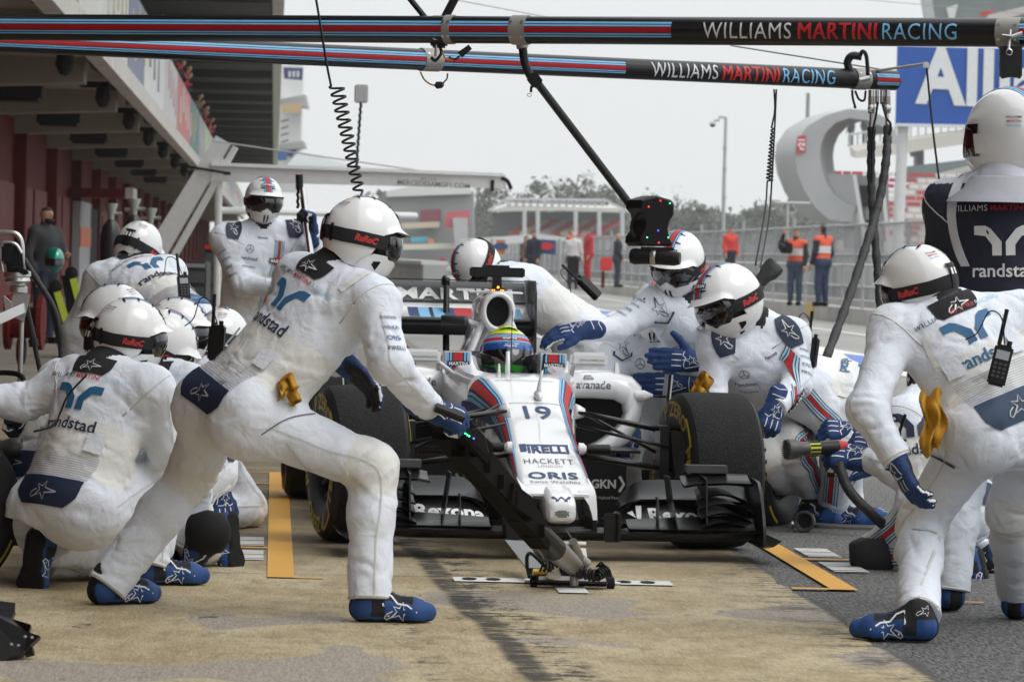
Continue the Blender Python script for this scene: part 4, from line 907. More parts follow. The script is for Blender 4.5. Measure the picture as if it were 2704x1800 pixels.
# ------------------------------------------------------------------ gloves
def hand_prims(curls, thumb, spread=.10):
    pr = []; xs = (-.034, -.0115, .011, .032); ln = (.088, .097, .090, .072); rt = [Vector((x, .098 - abs(x + .008) * .25, 0)) for x in xs]
    for x in (-.026, -.008, .010, .026): pr.append(((x * .75, .012, 0), (x * 1.15, .088, 0), .0205, .0185, 'palm', .02))
    for i, r0 in enumerate(rt):
        p = r0.copy(); ang = 0; sp = (xs[i]) * spread * 8
        for j, fr in enumerate((.46, .31, .23)):
            ang += math.radians(curls[j] * (1 + .06 * (i - 1.5))); d = Vector((sp * .25 * math.cos(ang), math.cos(ang), -math.sin(ang))).normalized(); q = p + d * ln[i] * fr
            r = .0142 - .0011 * j - (.0015 if i == 3 else 0); pr.append((tuple(p), tuple(q), r, r - .001, 'finger', .006)); p = q
    t = [Vector(q) for q in thumb]
    pr.append((tuple(t[0]), tuple(t[1]), .021, .0165, 'thumb', .014)); pr.append((tuple(t[1]), tuple(t[2]), .0165, .0145, 'thumb', .006)); pr.append((tuple(t[2]), tuple(t[3]), .0145, .012, 'thumb', .006))
    pr.append(((0, .015, 0), (0, -.03, 0), .033, .034, 'cuff', .02)); pr.append(((0, -.03, 0), (0, -.06, 0), .034, .036, 'cuff', .02))
    return pr
POSES = {'relaxed': ((18, 26, 20), [(-.022, .022, -.004), (-.050, .052, -.012), (-.062, .086, -.022), (-.060, .112, -.032)]),
         'flat': ((5, 7, 5), [(-.022, .02, 0), (-.055, .045, .0), (-.085, .075, .004), (-.104, .10, .008)]),
         'grip': ((62, 78, 50), [(-.022, .024, -.008), (-.046, .056, -.026), (-.036, .085, -.050), (-.010, .098, -.062)])}
HANDS = {}
def build_hand(pose):
    curls, th = POSES[pose]; pr = hand_prims(curls, th); V, F = sdf_mesh(pr, .0042, .012); V = relax(V, F, 1, .4); N = vert_normals(V, F)
    V = V + N * (vnoise(V * 55)[:, None] * .0011 + (.0016 * vnoise(V * np.array((18, 60, 18))))[:, None])
    N = vert_normals(V, F); fz = N[F].mean(1)[:, 2]; cy = V[F].mean(1); bi, _ = nearest_prims(V[F].mean(1), pr); tg = np.array([q[4] for q in pr])[bi]
    fm = np.zeros(len(F), int); fm[(fz < -.25) & (cy[:, 1] > .0) & (tg != 'cuff')] = 1
    fm[(tg == 'finger') & (np.abs(fz) < .22) & (np.abs(N[F].mean(1)[:, 0]) > .85)] = 2
    bv = BVHTree.FromPolygons(V.tolist(), F.tolist()); m = MB().use(WHT)
    for x in (-.023, 0, .022):
        v, f = project(bv, (x, 0, 0), (1, 0, 0), (0, 0, 1), thick_line([(0, .062), (0, .075), (0, .088), (0, .099)], .0035), .0012, .2); m.add(v, f)
    for pts in ([(-.035, .05), (-.02, .056), (-.008, .045), (.01, .052), (.026, .05)], [(.030, .045), (.022, .01), (.012, -.02)], [(-.03, -.035), (0, -.030), (.028, -.035)], [(-.03, -.07), (-.01, -.06), (.02, -.07)]):
        v, f = project(bv, (0, 0, 0), (1, 0, 0), (0, 0, 1), thick_line([(a, b) for a, b in [tuple(q[:2]) for q in bez([(p[0], p[1], 0) for p in pts], 5)]], .003), .0012, .2); m.add(v, f)
    s = star2d(.052); sh = (np.stack([-s[0][:, 1] - .002, s[0][:, 0] + .022], 1), s[1]); v, f = project(bv, (0, 0, 0), (1, 0, 0), (0, 0, 1), sh, .0012, .2); m.add(v, f)
    for side in (1, -1):                                # +1 right hand, -1 left
        Vs = V * np.array((side, 1, 1)); Fs = F if side > 0 else F[:, ::-1]
        o = obj('proto_glove', Vs, Fs, [GLOVE, BLKC, WHT], fm=fm, smooth=True); me = o.data; bpy.data.objects.remove(o); me.name = 'glove'
        v2 = [(p[0] * side, p[1], p[2]) for p in m.v]; f2 = [q if side > 0 else q[::-1] for q in m.f]
        o = obj('proto_piping', v2, f2, [WHT]); mp = o.data; bpy.data.objects.remove(o); mp.name = 'piping'; HANDS[(pose, side)] = (me, mp)
for ps in POSES: build_hand(ps)
def put_glove(par, wrist, fingers, back, side, pose='relaxed', scale=1.08):
    f = Vector(fingers).normalized(); z = Vector(back); z = (z - f * z.dot(f)).normalized(); x = f.cross(z); R = Matrix((x, f, z)).transposed()
    me, mp = HANDS[(pose, 1 if side == 'R' else -1)]; g = place('glove', me, par, wrist, R, scale); c = link(bpy.data.objects.new('piping', mp)); c.parent = g; return g
# ------------------------------------------------------------------ boots
def build_shoe():
    pr = [((0, .035, .045), (0, .10, .045), .045, .043, 's', .03), ((0, .10, .043), (.004, .185, .034), .043, .043, 's', .03), ((.004, .185, .034), (.004, .238, .026), .043, .032, 's', .03), ((-.02, .19, .028), (.026, .19, .028), .03, .03, 's', .03), ((0, .04, .05), (0, .052, .105), .045, .042, 'a', .03), ((0, .10, .06), (0, .055, .09), .035, .040, 'a', .03)]
    V, F = sdf_mesh(pr, .0062, .03, cut=[((0, 0, .0), (0, 0, -1))]); V = relax(V, F, 1, .4); N = vert_normals(V, F)
    lift = np.clip((V[:, 1] - .16) / .1, 0, 1) ** 2 * .008; V[:, 2] += lift; V = V + N * (vnoise(V * 40) * .0012)[:, None]
    c = V[F].mean(1); x, y, z = c[:, 0], c[:, 1], c[:, 2]; fm = np.zeros(len(F), int)
    fm[(z > .072 - .14 * np.clip(y - .11, 0, .09)) & (y < .19)] = 1; fm[(y < .10) & (y > .055) & (z > .02)] = 1; fm[(z < .011 + .0)] = 2; fm[(y < .004) & (z < .08) & (np.abs(x) < .024)] = 2
    bv = BVHTree.FromPolygons(V.tolist(), F.tolist()); m = MB().use(WHT)
    for s in (1, -1):
        X, Nn = ((0, -1, 0), (-1, 0, 0)) if s < 0 else ((0, 1, 0), (1, 0, 0)); g = -1 if s < 0 else 1
        for pts in ([(.185, .048), (.17, .058), (.14, .062), (.12, .086), (.095, .098)], [(.095, .10), (.092, .06), (.112, .022)]):
            v, f = project(bv, (0, 0, 0), X, Nn, thick_line([(g * a, b) for a, b in pts], .005), .0015, .3); m.add(v, f)
        s2 = star2d(.085); v, f = project(bv, (0, .145, .037), X, Nn, s2 if s > 0 else (s2[0] * np.array((-1, 1)), s2[1]), .0015, .3); m.add(v, f)
        s2 = star2d(.05); v, f = project(bv, (0, .03, .10), X, Nn, s2, .0015, .3); m.add(v, f)
    s2 = star2d(.04); v, f = project(bv, (.004, .225, .05), (0, 1, 0), (0, 0, 1), s2, .0015, .3); m.add(v, f)
    m.use(SHOEB)
    for k in range(5):
        v, f = project(bv, (0, .09 + .02 * k, .1), (1, 0, 0), (0, -.2 + .15 * k, 1), thick_line([(-.02, -.008), (0, .004), (.02, -.008)], .006), .003, .2); m.add(v, f)
    o = obj('proto_boot', V, F, [SHOEB, BLKC, BLKM], fm=fm, smooth=True); me = o.data; bpy.data.objects.remove(o); me.name = 'boot'
    o = m.build('proto_trim'); mp = o.data; bpy.data.objects.remove(o); mp.name = 'boot_trim'; return me, mp
SHOE = build_shoe()
def put_shoe(par, heel, toe_dir, up=(0, 0, 1)):
    R = frame(toe_dir, up); s = place('boot', SHOE[0], par, heel, R, 1.02); c = link(bpy.data.objects.new('boot_trim', SHOE[1])); c.parent = s; return s
def shoe_for(p, s, d, z=.004):                           # boot flat on the ground under an ankle
    a = p['J']['an' + s]; d = Vector(d).normalized(); return put_shoe(p['o'], (a.x - d.x * .052, a.y - d.y * .052, z), d)
# ------------------------------------------------------------------ body in overalls
def lerp(a, b, t): return a + (b - a) * t
def stripe_run(m, bvh, pts, N, bands, off=.004, n=14):
    """stripes along a 3-D polyline, pressed onto the body from direction N"""
    q = bez(pts, n); 
    for a, b, mt in bands:
        m.use(mt); vs = []
        for i, p in enumerate(q):
            d = (q[min(i + 1, len(q) - 1)] - q[max(i - 1, 0)]).normalized(); w = d.cross(N).normalized()
            for e in (a, b):
                pp = p + w * e; h = bvh.ray_cast(pp + N * .4, -N, .8)
                if h[0] is None: h = bvh.find_nearest(pp)
                vs.append(h[0] + (h[1] if h[1].dot(N) > 0 else N) * off)
        m.add(vs, [(2 * i, 2 * i + 1, 2 * i + 3, 2 * i + 2) for i in range(len(q) - 1) if (vs[2 * i] - vs[2 * i + 2]).length < .09 and (vs[2 * i + 1] - vs[2 * i + 3]).length < .09])
LEGB = [(-.034, -.030, NAVY), (-.030, -.022, PALEB), (-.022, -.018, NAVY), (-.018, -.012, PALEB), (-.012, -.009, NAVY), (-.009, .009, RED), (.009, .012, NAVY), (.012, .018, PALEB), (.018, .022, NAVY), (.022, .030, PALEB), (.030, .034, NAVY)]
TABM = mat('velcro_tab', (.70, .72, .78), .8, bump=.3); RIBM = mat('rib_grey', (.44, .44, .47), .8); SEAM = mat('seam_thread', (.60, .59, .55), .8)
def person_body(label, J, seed, vox=.0125, bulk=1.0, group=None, mats=None, amp=1.0, colour=None, base=None, long_torso=1.0):
    J = {k: Vector(v) for k, v in J.items()}; pel, ch, nk = J['pelvis'], J['chest'], J['neck']; hd = J['head']
    up = (nk - pel).normalized(); lat = (J['shL'] - J['shR']); lat = (lat - up * lat.dot(up)).normalized(); fwd = lat.cross(up); b = bulk; pr = []
    hlat = (J['hipL'] - J['hipR']).normalized()
    A = lambda p, q, r0, r1, t, k=.05: pr.append((tuple(p), tuple(q), r0 * b, r1 * b, t, k))
    for s in 'LR':
        sh, el, wr, hp, kn, an = [J[x + s] for x in ('sh', 'el', 'wr', 'hip', 'kn', 'an')]
        A(lerp(hp, pel, .25), lerp(ch, sh, .42), .112, .118, 'torso', .07); A(lerp(ch, sh, .4), sh, .105, .080, 'torso', .06); A(nk, sh, .062, .072, 'torso', .05)
        A(sh, el, .077, .064, 'arm', .045); A(el, wr, .063, .050, 'arm', .04)
        A(hp, kn, .110, .080, 'leg', .06); A(kn, lerp(kn, an, .35), .080, .076, 'leg', .045); A(lerp(kn, an, .35), lerp(kn, an, 1.04), .076, .072, 'leg', .045); A(hp - fwd * .045 + up * .0, hp - fwd * .04 - up * .03, .108, .10, 'leg', .06)
    A(pel, ch, .118, .135, 'torso', .06); A(ch, lerp(ch, nk, .8), .13, .075, 'torso', .06); A(J['hipL'], J['hipR'], .122, .122, 'low', .06)
    A(nk, lerp(nk, hd, .35), .068, .064, 'collar', .02); A(lerp(nk, hd, .3), hd, .056, .06, 'skin', .03); A(hd, hd + Vector((0, 0, .02)), .088, .088, 'skin', .03)
    V, F = sdf_mesh(pr, vox, .05); V = relax(V, F, 1, .5)
    jo = []; un = lambda q: tuple(q.normalized())
    for s in 'LR':
        sh, el, wr, hp, kn, an = [J[x + s] for x in ('sh', 'el', 'wr', 'hip', 'kn', 'an')]
        jo += [(el, un(wr - sh), .062 * b, 9, .05, .0062), (kn, un(an - hp), .082 * b, 9, .06, .0065), (lerp(kn, an, .88), un(an - kn), .076 * b, 10, .055, .0065), (lerp(hp, kn, .12), un(kn - hp), .11 * b, 7, .06, .0055), (lerp(el, wr, .75), un(wr - el), .054 * b, 6, .05, .0042), (lerp(sh, ch, .35), un(sh - ch), .09 * b, 5, .05, .005)]
    jo.append((lerp(pel, ch, .4), tuple(up), .15 * b, 9, .08, .005)); V = wrinkle(V, F, pr, jo, seed, amp)
    for s in 'LR':                                       # flat hems at ankle and wrist
        for a_, b_, t_, r_ in ((J['kn' + s], J['an' + s], .99, .16), (J['el' + s], J['wr' + s], .97, .10)):
            a_, b_ = np.array(a_), np.array(b_); L_ = np.linalg.norm(b_ - a_); d_ = (b_ - a_) / L_; x = (V - a_) @ d_; e_ = x - L_ * t_; m_ = (e_ > 0) & (np.linalg.norm(V - b_, axis=1) < r_)
            V[m_] -= e_[m_][:, None] * d_ * .96
    bi, bt = nearest_prims(V[F].mean(1), pr); tg = np.array([q[4] for q in pr])[bi]; fc = V[F].mean(1)
    fm = np.zeros(len(F), int); L = (nk - pel).length; t = (fc - np.array(pel)) @ np.array(up) / L
    fm[((tg == 'torso')) & (t > .12) & (t < .56)] = 1
    for s in 'LR':
        k = np.array(J['kn' + s]); fm[(tg == 'leg') & (np.linalg.norm(fc - k, axis=1) < .125)] = 1
    fm[tg == 'collar'] = 2; fm[tg == 'skin'] = 3
    if colour: fm = colour(fm, tg, t, fc)
    base = Vector(base) if base is not None else Vector((pel.x, pel.y, 0))
    o = obj('person', V, F, mats or [SUIT, CREAM, BLKC, SKIN], fm=fm, smooth=True, origin=base); tag(o, label, 'person', group)
    o_b = BVHTree.FromPolygons(V.tolist(), F.tolist())
    if vox < .0165:                                       # stitched seams and hems
        for s in 'LR':
            sh, el, wr, hp, kn, an = [J[x + s] for x in ('sh', 'el', 'wr', 'hip', 'kn', 'an')]
            for c_, ax, r_ in ((lerp(sh, el, .06), (el - sh) * .6 + (sh - nk) * .8, .0035), (lerp(el, wr, .93), wr - el, .004), (lerp(kn, an, .98), an - kn, .004)): ring_seam(o, o_b, c_, ax, r_)
            side = (lat if s == 'L' else -lat) * .8 - fwd * .4; m = MB()
            for q in ([lerp(hp, kn, .08), lerp(hp, kn, .55), kn, lerp(kn, an, .55), lerp(kn, an, .95)], [lerp(sh, el, .1), lerp(sh, el, .6), el, lerp(el, wr, .85)]): stripe_run(m, o_b, q, side.normalized(), [(-.0022, .0022, SEAM)], .0035, 8)
            m.build('side_seam', o, True)
    return dict(o=o, bvh=o_b, up=up, lat=lat, fwd=fwd, J=J, pel=pel, ch=ch, nk=nk, L=L)
def ring_seam(o, bv, c, ax, r):
    ax = Vector(ax).normalized(); u = ax.orthogonal().normalized(); w = ax.cross(u); c = Vector(c); pts = []
    for k in range(37):
        d = u * math.cos(k * .1745) + w * math.sin(k * .1745); h = bv.ray_cast(c + d * .16, -d, .16)
        if h[0] is None:
            if len(pts) > 3: m = MB().use(SEAM); m.tube(pts, r, 5); m.build('seam', o, True)
            pts = []; continue
        pts.append(h[0] - d * r * .3)
    if len(pts) > 3: m = MB().use(SEAM); m.tube(pts, r, 5); m.build('seam', o, True)
def wprints(p, name, items):
    m = MB()
    for it in items:
        s, mt, O, X, N = it[:5]; o = it[5] if len(it) > 5 else .004; v, f = project(p['bvh'], O, X, N, s, o, .4); m.use(mt).add(v, f)
    return m.build(name, p['o'], True)
def wmr2d(w, fine=0.0):
    a, b_, c = text2d('WILLIAMS', 0, 1.1, height=.1, fine=fine), text2d('MARTINI', 0.0 if fine else .018, 1.08, height=.1, fine=fine), text2d('RACING', 0, 1.1, height=.1, fine=fine)
    ws = [q[0][:, 0].max() - q[0][:, 0].min() for q in (a, b_, c)]; tot = sum(ws) + .1; k = w / tot; x = -tot / 2; r = []
    for q, wd in zip((a, b_, c), ws): r.append(((q[0] + np.array((x + wd / 2, 0))) * k, q[1])); x += wd + .05
    return r
def back_print(p, scale=1.0, dark=False, h=.80, twin=(TEAL, NAVY), wmr=True):
    X = -p['lat']; N = -p['fwd']; O = p['pel'] + p['up'] * p['L'] * h; up = p['up']; it = []
    w = wmr2d(.33 * scale)
    if wmr:
        for q, mt in zip(w, (NAVY, RED, PALEB)): it.append((q, mt, O + up * .075, X, N))
    tw = twin2d(.19 * scale); it.append((tw, twin[0], O - up * .005, X, N)); it.append((text2d('randstad', .015, width=.215 * scale), twin[1], O - up * .105, X, N))
    it.append((text2d('HACKETT', 0, 1.1, width=.07 * scale), GP, O + up * .13, X, N)); wprints(p, 'back_lettering', it)
    it = []; sh = poly2d([(.085 * math.cos(k * .3142), .034 * math.sin(k * .3142) * (1 if math.sin(k * .3142) < 0 else .6)) for k in range(20)])
    c = p['nk'] + up * -.015; it.append((grid2d(.17, .07, 10, 5, lambda x, y: (x * (1 - .25 * (y < 0) * (y / .035) ** 2), y)), BLKC, c, X, N, .004)); it.append((star2d(.07), WHT, c - up * .004, X, N, .007)); wprints(p, 'collar_patch', it)
def lumbar(p, rib=True, tabs=True, navy=NAVY):
    X = -p['lat']; N = -p['fwd'] - p['up'] * .12; up = p['up']; O = p['pel'] + up * .005; it = []
    it.append((grid2d(.29, .105, 10, 5, lambda x, y: (x * (1 - .30 * max(0, -y / .0525) ** 1.5), y)), navy, O, X, N, .005)); it.append((star2d(.095), mat('print_grey_star', (.45, .45, .47), .6), O - up * .002, X, N, .008)); wprints(p, 'lumbar_patch', it)
    if rib:
        it = [(grid2d(.30, .003, 12, 1), RIBM, O + up * (.060 + .0085 * k), X, N, .0045) for k in range(11)]; wprints(p, 'ribbed_waistband', it)
    if tabs:
        [wprints(p, 'velcro_tab', [(grid2d(.055, .07, 3, 3), TABM, O + up * .20 + X * sx, X, N, .012)]) for sx in (-.12, .12)]
def front_print(p, epaul=NAVY, outline=False, chest=True):
    X = p['lat']; N = p['fwd']; up = p['up']; C = p['ch']; it = []
    if chest:
        a = p['pel'] + up * .10 + X * .05; m = MB(); stripe_run(m, p['bvh'], [a, lerp(a, C, .5) + X * .035, C + X * .085 + up * .03, p['nk'] + X * .10 - up * .06], N, [(u * .8, v * .8, q) for u, v, q in LEGB]); m.build('chest_stripe', p['o'], True)
        O = C + X * .085 + up * .02; disc = poly2d([(.03 * math.cos(k * .524), .03 * math.sin(k * .524)) for k in range(12)])
        it += [(disc, RED, O, X, N, .007), (grid2d(.105, .027, 6, 2), BLK, O, X, N, .009), (text2d('MARTINI', .03, width=.092), WHT, O, X, N, .011)]
        it += [(text2d('randstad', .01, width=.095), PNAVY, C - X * .085 + up * .02, X, N), (text2d('PETROBRAS', .01, width=.08), PNAVY, C - X * .085 - up * .03, X, N), (thick_line([(.022 * math.cos(k * .4488), .022 * math.sin(k * .4488)) for k in range(15)], .003), GP, C - X * .085 + up * .075, X, N), (join2d([(thick_line([(0, 0), (.021 * math.cos(a), .021 * math.sin(a))], .003), 0, 0) for a in (1.571, 3.665, 5.76)]), GP, C - X * .085 + up * .075, X, N)]
        it += [(text2d('Rexona', .01, width=.06), NAVY, p['nk'] - up * .055, X, N), (thick_line([(.0, .06), (.004, -.10), (0, -.28)], .003), SEAM, C, X, N)]
        wprints(p, 'chest_lettering', it)
    for s, sg in (('L', 1), ('R', -1)):
        O = lerp(p['J']['sh' + s], p['nk'], .28) ; Nn = (up * .62 + X * sg * .28 + N * .8).normalized(); Y = (up + -N * .4).normalized(); Xx = Y.cross(Nn)
        sh = lambda x, y: (x * (1 - .35 * (y / .075) ** 2), y)
        if outline:
            it = [(thick_line([(-.045, .07), (-.04, -.05), (.0, -.08), (.042, -.05), (.045, .07)], .010), NAVY, O, Xx, Nn, .006)]; st = NAVY
        else: it = [(grid2d(.095, .15, 6, 6, sh), epaul, O, Xx, Nn, .006)]; st = WHT
        s2 = star2d(.085); it.append(((np.stack([-s2[0][:, 1], s2[0][:, 0]], 1), s2[1]), st, O, Xx, Nn, .009)); wprints(p, 'shoulder_patch', it)
def sleeve_print(p, s, N):
    a, b = p['J']['sh' + s], p['J']['el' + s]; d = (b - a).normalized(); N = Vector(N).normalized(); X = (-d).cross(N).normalized(); it = []
    for k, (tx, mt) in enumerate((('avanade', GP), ('WIHURI', TEAL), ('ORIS', TEAL), ('PIRELLI', NAVY))): it.append((text2d(tx, .01, width=.06 - .012 * (k == 2)), mt, lerp(a, b, .30 + .17 * k), X, N))
    wprints(p, 'sleeve_lettering', it)
def rag(p, A, w, h, seed, ax=(1, 0, 0)):
    rnd = random.Random(seed); m = MB().use(YEL); A = Vector(A); X = Vector(ax).normalized(); vs = []; nx, ny = 10, 14; ph = [rnd.uniform(0, 6) for _ in range(6)]
    for j in range(ny + 1):
        for i in range(nx + 1):
            x, y = i / nx - .5, j / ny - .5; k = 1 - .45 * abs(y + .1); d = .022 * math.sin(x * 11 + ph[0] + y * 4) + .012 * math.sin(x * 19 + ph[1] - y * 9) + .010 * math.sin(y * 13 + ph[2])
            vs.append(A + X * (x * w * k + .01 * math.sin(y * 9 + ph[3])) + Vector((0, -1, 0)) * d + Vector((0, 0, -1)) * (y * h + .018 * math.sin(x * 7 + ph[4])))
    n1 = nx + 1; fs = [(j * n1 + i, j * n1 + i + 1, (j + 1) * n1 + i + 1, (j + 1) * n1 + i) for j in range(ny) for i in range(nx)]; N = len(vs)
    m.add(vs + [q + Vector((.003, .012, 0)) for q in vs], fs + [tuple(N + k for k in f[::-1]) for f in fs]); m.build('cloth', p['o'], True)
def seams(p, lines):
    m = MB()
    for pts, N, w, mt in lines: stripe_run(m, p['bvh'], pts, Vector(N).normalized(), [(-w / 2, w / 2, mt)], .004, 6)
    return m.build('seam', p['o'], True)
def leg_stripe(p, s, N=None):
    J = p['J']; N = Vector(N) if N is not None else (J['hipL'] - J['hipR']).normalized() * (1 if s == 'L' else -1)
    m = MB(); stripe_run(m, p['bvh'], [lerp(J['hip' + s], J['kn' + s], .1), lerp(J['hip' + s], J['kn' + s], .5), J['kn' + s], lerp(J['kn' + s], J['an' + s], .5), J['an' + s]], N.normalized(), LEGB); m.build('leg_stripe', p['o'], True)
# ------------------------------------------------------------------ the crew, joint by joint
def JJ(Y0, **k): return {n: P(a[0], a[1], Y0 + (a[2] if len(a) > 2 else 0)) for n, a in k.items()}
# front jack man
p = person_body('crew member in white overalls lunging right with the front jack handle', JJ(14.1,
    head=(948, 618, .06), neck=(868, 722, .04), chest=(850, 830, .04), pelvis=(610, 1075, .0), shR=(985, 800, -.10), shL=(790, 735, .20), elR=(1028, 962, -.22), wrR=(1138, 1078, -.02),
    elL=(850, 885, .26), wrL=(908, 958, .06), hipR=(668, 1105, -.10), hipL=(570, 1080, .10), knR=(985, 1235, -.12), anR=(975, 1585, -.2), knL=(508, 1245, .33), anL=(280, 1552, .22)), 1, .0092, 1.0)
put_helmet(p['o'], P(957, 622, 14.15), (.86, .30, -.22), roll=-4, scale=.88)
put_glove(p['o'], P(1140, 1082, 14.08), (1, .1, -.35), (-.1, -.75, .6), 'R', 'grip'); put_glove(p['o'], P(910, 960, 14.16), (.80, -.05, -.62), (.45, .55, .75), 'L', 'relaxed')
shoe_for(p, 'R', (.97, .10, 0)); shoe_for(p, 'L', (.72, .62, 0))
back_print(p, 1.05, h=.74); lumbar(p); sleeve_print(p, 'R', (.45, -.8, .2)); P1 = p
rag(p, P(762, 1026, 13.9), .075, .075, 2, (1, 0, -.4))
seams(p, [([P(900, 770, 14), P(1000, 700, 14)], (0, -1, .1), .02, CREAM), ([P(690, 1150, 13.9), P(760, 1105, 13.9), P(830, 1085, 13.9)], (0, -1, .2), .004, GP), ([P(755, 1168, 13.9), P(840, 1270, 13.9), P(890, 1280, 13.9)], (0, -1, 0), .004, SEAM)])
# kneeling man at the left
p = person_body('crew member crouching on one knee at far left, back turned, nearest of the huddle', JJ(15.0,
    head=(345, 880, .12), neck=(275, 975, .06), chest=(272, 1085, .05), pelvis=(160, 1315, -.08), shR=(398, 1030, -.02), shL=(190, 1010, .14), elR=(440, 1185, .05), wrR=(425, 1120, .30),
    elL=(60, 1062, .16), wrL=(-120, 1052, .1), hipR=(235, 1350, -.1), hipL=(120, 1360, .05), knR=(450, 1228, .28), anR=(395, 1495, .2), knL=(280, 1455, .42), anL=(105, 1440, .02)), 2, .0095, 1.0)
put_helmet(p['o'], P(343, 880, 15.12), (.86, .36, -.12), roll=4, scale=.86); put_glove(p['o'], P(425, 1118, 15.3), (.3, .8, -.3), (.5, 0, .8), 'R', 'grip'); put_glove(p['o'], P(-125, 1052, 15.1), (-1, .1, 0), (0, -.3, 1), 'L', 'grip')
shoe_for(p, 'R', (.93, .3, 0)); put_shoe(p['o'], P(95, 1395, 14.93), (-.12, -.05, -1), (.35, .95, 0))
back_print(p, 1.0, h=.72); lumbar(p); P2 = p
m = MB().use(BLK); m.tube([q + Vector((0, -.13, .0)) for q in bez([P(240, 985, 14.98), P(190, 1040, 14.98), P(170, 1085, 14.98), P(150, 1120, 14.96), P(100, 1135, 14.94)], 6)], .004, 6); m.build('radio_lead', p['o'], True)

def frame_pose(pose, base, yaw, lean=0.0):
    """stock poses in metres (x right of the person is -x here: facing +y), turned by yaw and put on base"""
    S = {'kneel': dict(pelvis=(0, -.12, .42), chest=(0, .10, .74), neck=(0, .16, .90), head=(0, .24, 1.02), shL=(-.19, .12, .84), shR=(.19, .12, .84), elL=(-.26, .28, .62), elR=(.26, .28, .62), wrL=(-.16, .50, .58), wrR=(.16, .50, .58), hipL=(-.09, -.12, .40), hipR=(.09, -.12, .40), knL=(-.14, .26, .48), anL=(-.14, .22, .10), knR=(.14, .24, .085), anR=(.13, -.20, .09)),
         'stand': dict(pelvis=(0, 0, .95), chest=(0, .02, 1.27), neck=(0, 0, 1.46), head=(0, .02, 1.62), shL=(-.19, 0, 1.40), shR=(.19, 0, 1.40), elL=(-.25, .0, 1.12), elR=(.25, 0, 1.12), wrL=(-.25, .10, .88), wrR=(.25, .10, .88), hipL=(-.09, 0, .92), hipR=(.09, 0, .92), knL=(-.10, .03, .50), knR=(.10, .03, .50), anL=(-.10, 0, .09), anR=(.10, 0, .09))}[pose]
    R = Matrix.Rotation(yaw, 3, 'Z'); b = Vector(base)
    return {k: b + R @ Vector(v) for k, v in S.items()}, R
def kneeler(label, hu, hv, Y, yaw, seed, hf, roll=0, scale=1.0, lens=None, pr_back=True, epa=False, hz=1.02, feet=True):
    """kneeling crew member whose head is seen at photo point (hu, hv), distance Y"""
    h = P(hu, hv, Y); J, R = frame_pose('kneel', (0, 0, 0), yaw); off = Vector((h.x - J['head'].x, h.y - J['head'].y, 0)); k = h.z / J['head'].z
    J = {n: Vector((v.x, v.y, v.z * (k if v.z > .3 else 1))) + off for n, v in J.items()}
    p = person_body(label, J, seed, .0145); put_helmet(p['o'], J['head'], hf, roll=roll, lens=lens)
    f = R @ Vector((0, 1, 0)); put_glove(p['o'], J['wrL'], f, (0, 0, 1), 'L', 'grip'); put_glove(p['o'], J['wrR'], f, (0, 0, 1), 'R', 'grip')
    q = J['anL'] - f * .04; put_shoe(p['o'], (q.x, q.y, .004), f); q = J['anR'] + Vector((0, 0, .13)) - f * .06; put_shoe(p['o'], q, -Vector((0, 0, 1)) - f * .1, f)
    if pr_back: back_print(p, 1.0, h=.76); lumbar(p)
    if epa: front_print(p, BLKC)
    return p
def yw(fx, fy): return math.atan2(-fx, fy)
kneeler('crew member whose helmet pokes out directly behind the far-left croucher', 318, 905, 15.62, yw(.7, .7), 3, (.78, .55, -.15), 6)
kneeler('crew member facing left with goggled helmet, behind two other helmets of the left huddle', 303, 838, 16.35, yw(-.8, .5), 4, (-.92, .15, -.25), 0, epa=True)
p = person_body('kneeling crew member between the croucher and the jack man, black camera on the back', JJ(15.95,
    head=(428, 905, .12), neck=(430, 985, .08), chest=(448, 1075, .05), pelvis=(430, 1290, -.05), shL=(380, 1035, .10), shR=(505, 1025, .0), elL=(400, 1150, .35), wrL=(470, 1200, .55), elR=(545, 1150, .12), wrR=(580, 1290, .25),
    hipL=(395, 1310, .02), hipR=(465, 1310, -.08), knL=(470, 1290, .40), anL=(480, 1440, .38), knR=(540, 1430, .25), anR=(500, 1400, -.12)), 6, .0135)
put_helmet(p['o'], P(428, 905, 16.07), (.80, .30, -.50), roll=14); put_glove(p['o'], P(580, 1295, 16.2), (.15, 0, -1), (.5, -.8, .1), 'R'); put_glove(p['o'], P(470, 1200, 16.5), (.6, .7, 0), (0, 0, 1), 'L', 'grip')
shoe_for(p, 'L', (.5, .85, 0)); put_shoe(p['o'], P(505, 1372, 15.83), (-.18, .15, -1), (.75, -.25, .05)); back_print(p, 1.0, h=.72); lumbar(p)
kneeler('crew member whose helmet peak points right, behind the left huddle', 468, 868, 17.6, yw(.9, .3), 5, (.97, .05, -.12), 0)
p7 = kneeler('crew member half hidden behind the jack man, radio aerial before the helmet', 588, 890, 18.6, yw(.3, .95), 7, (.35, .9, -.2), 0)
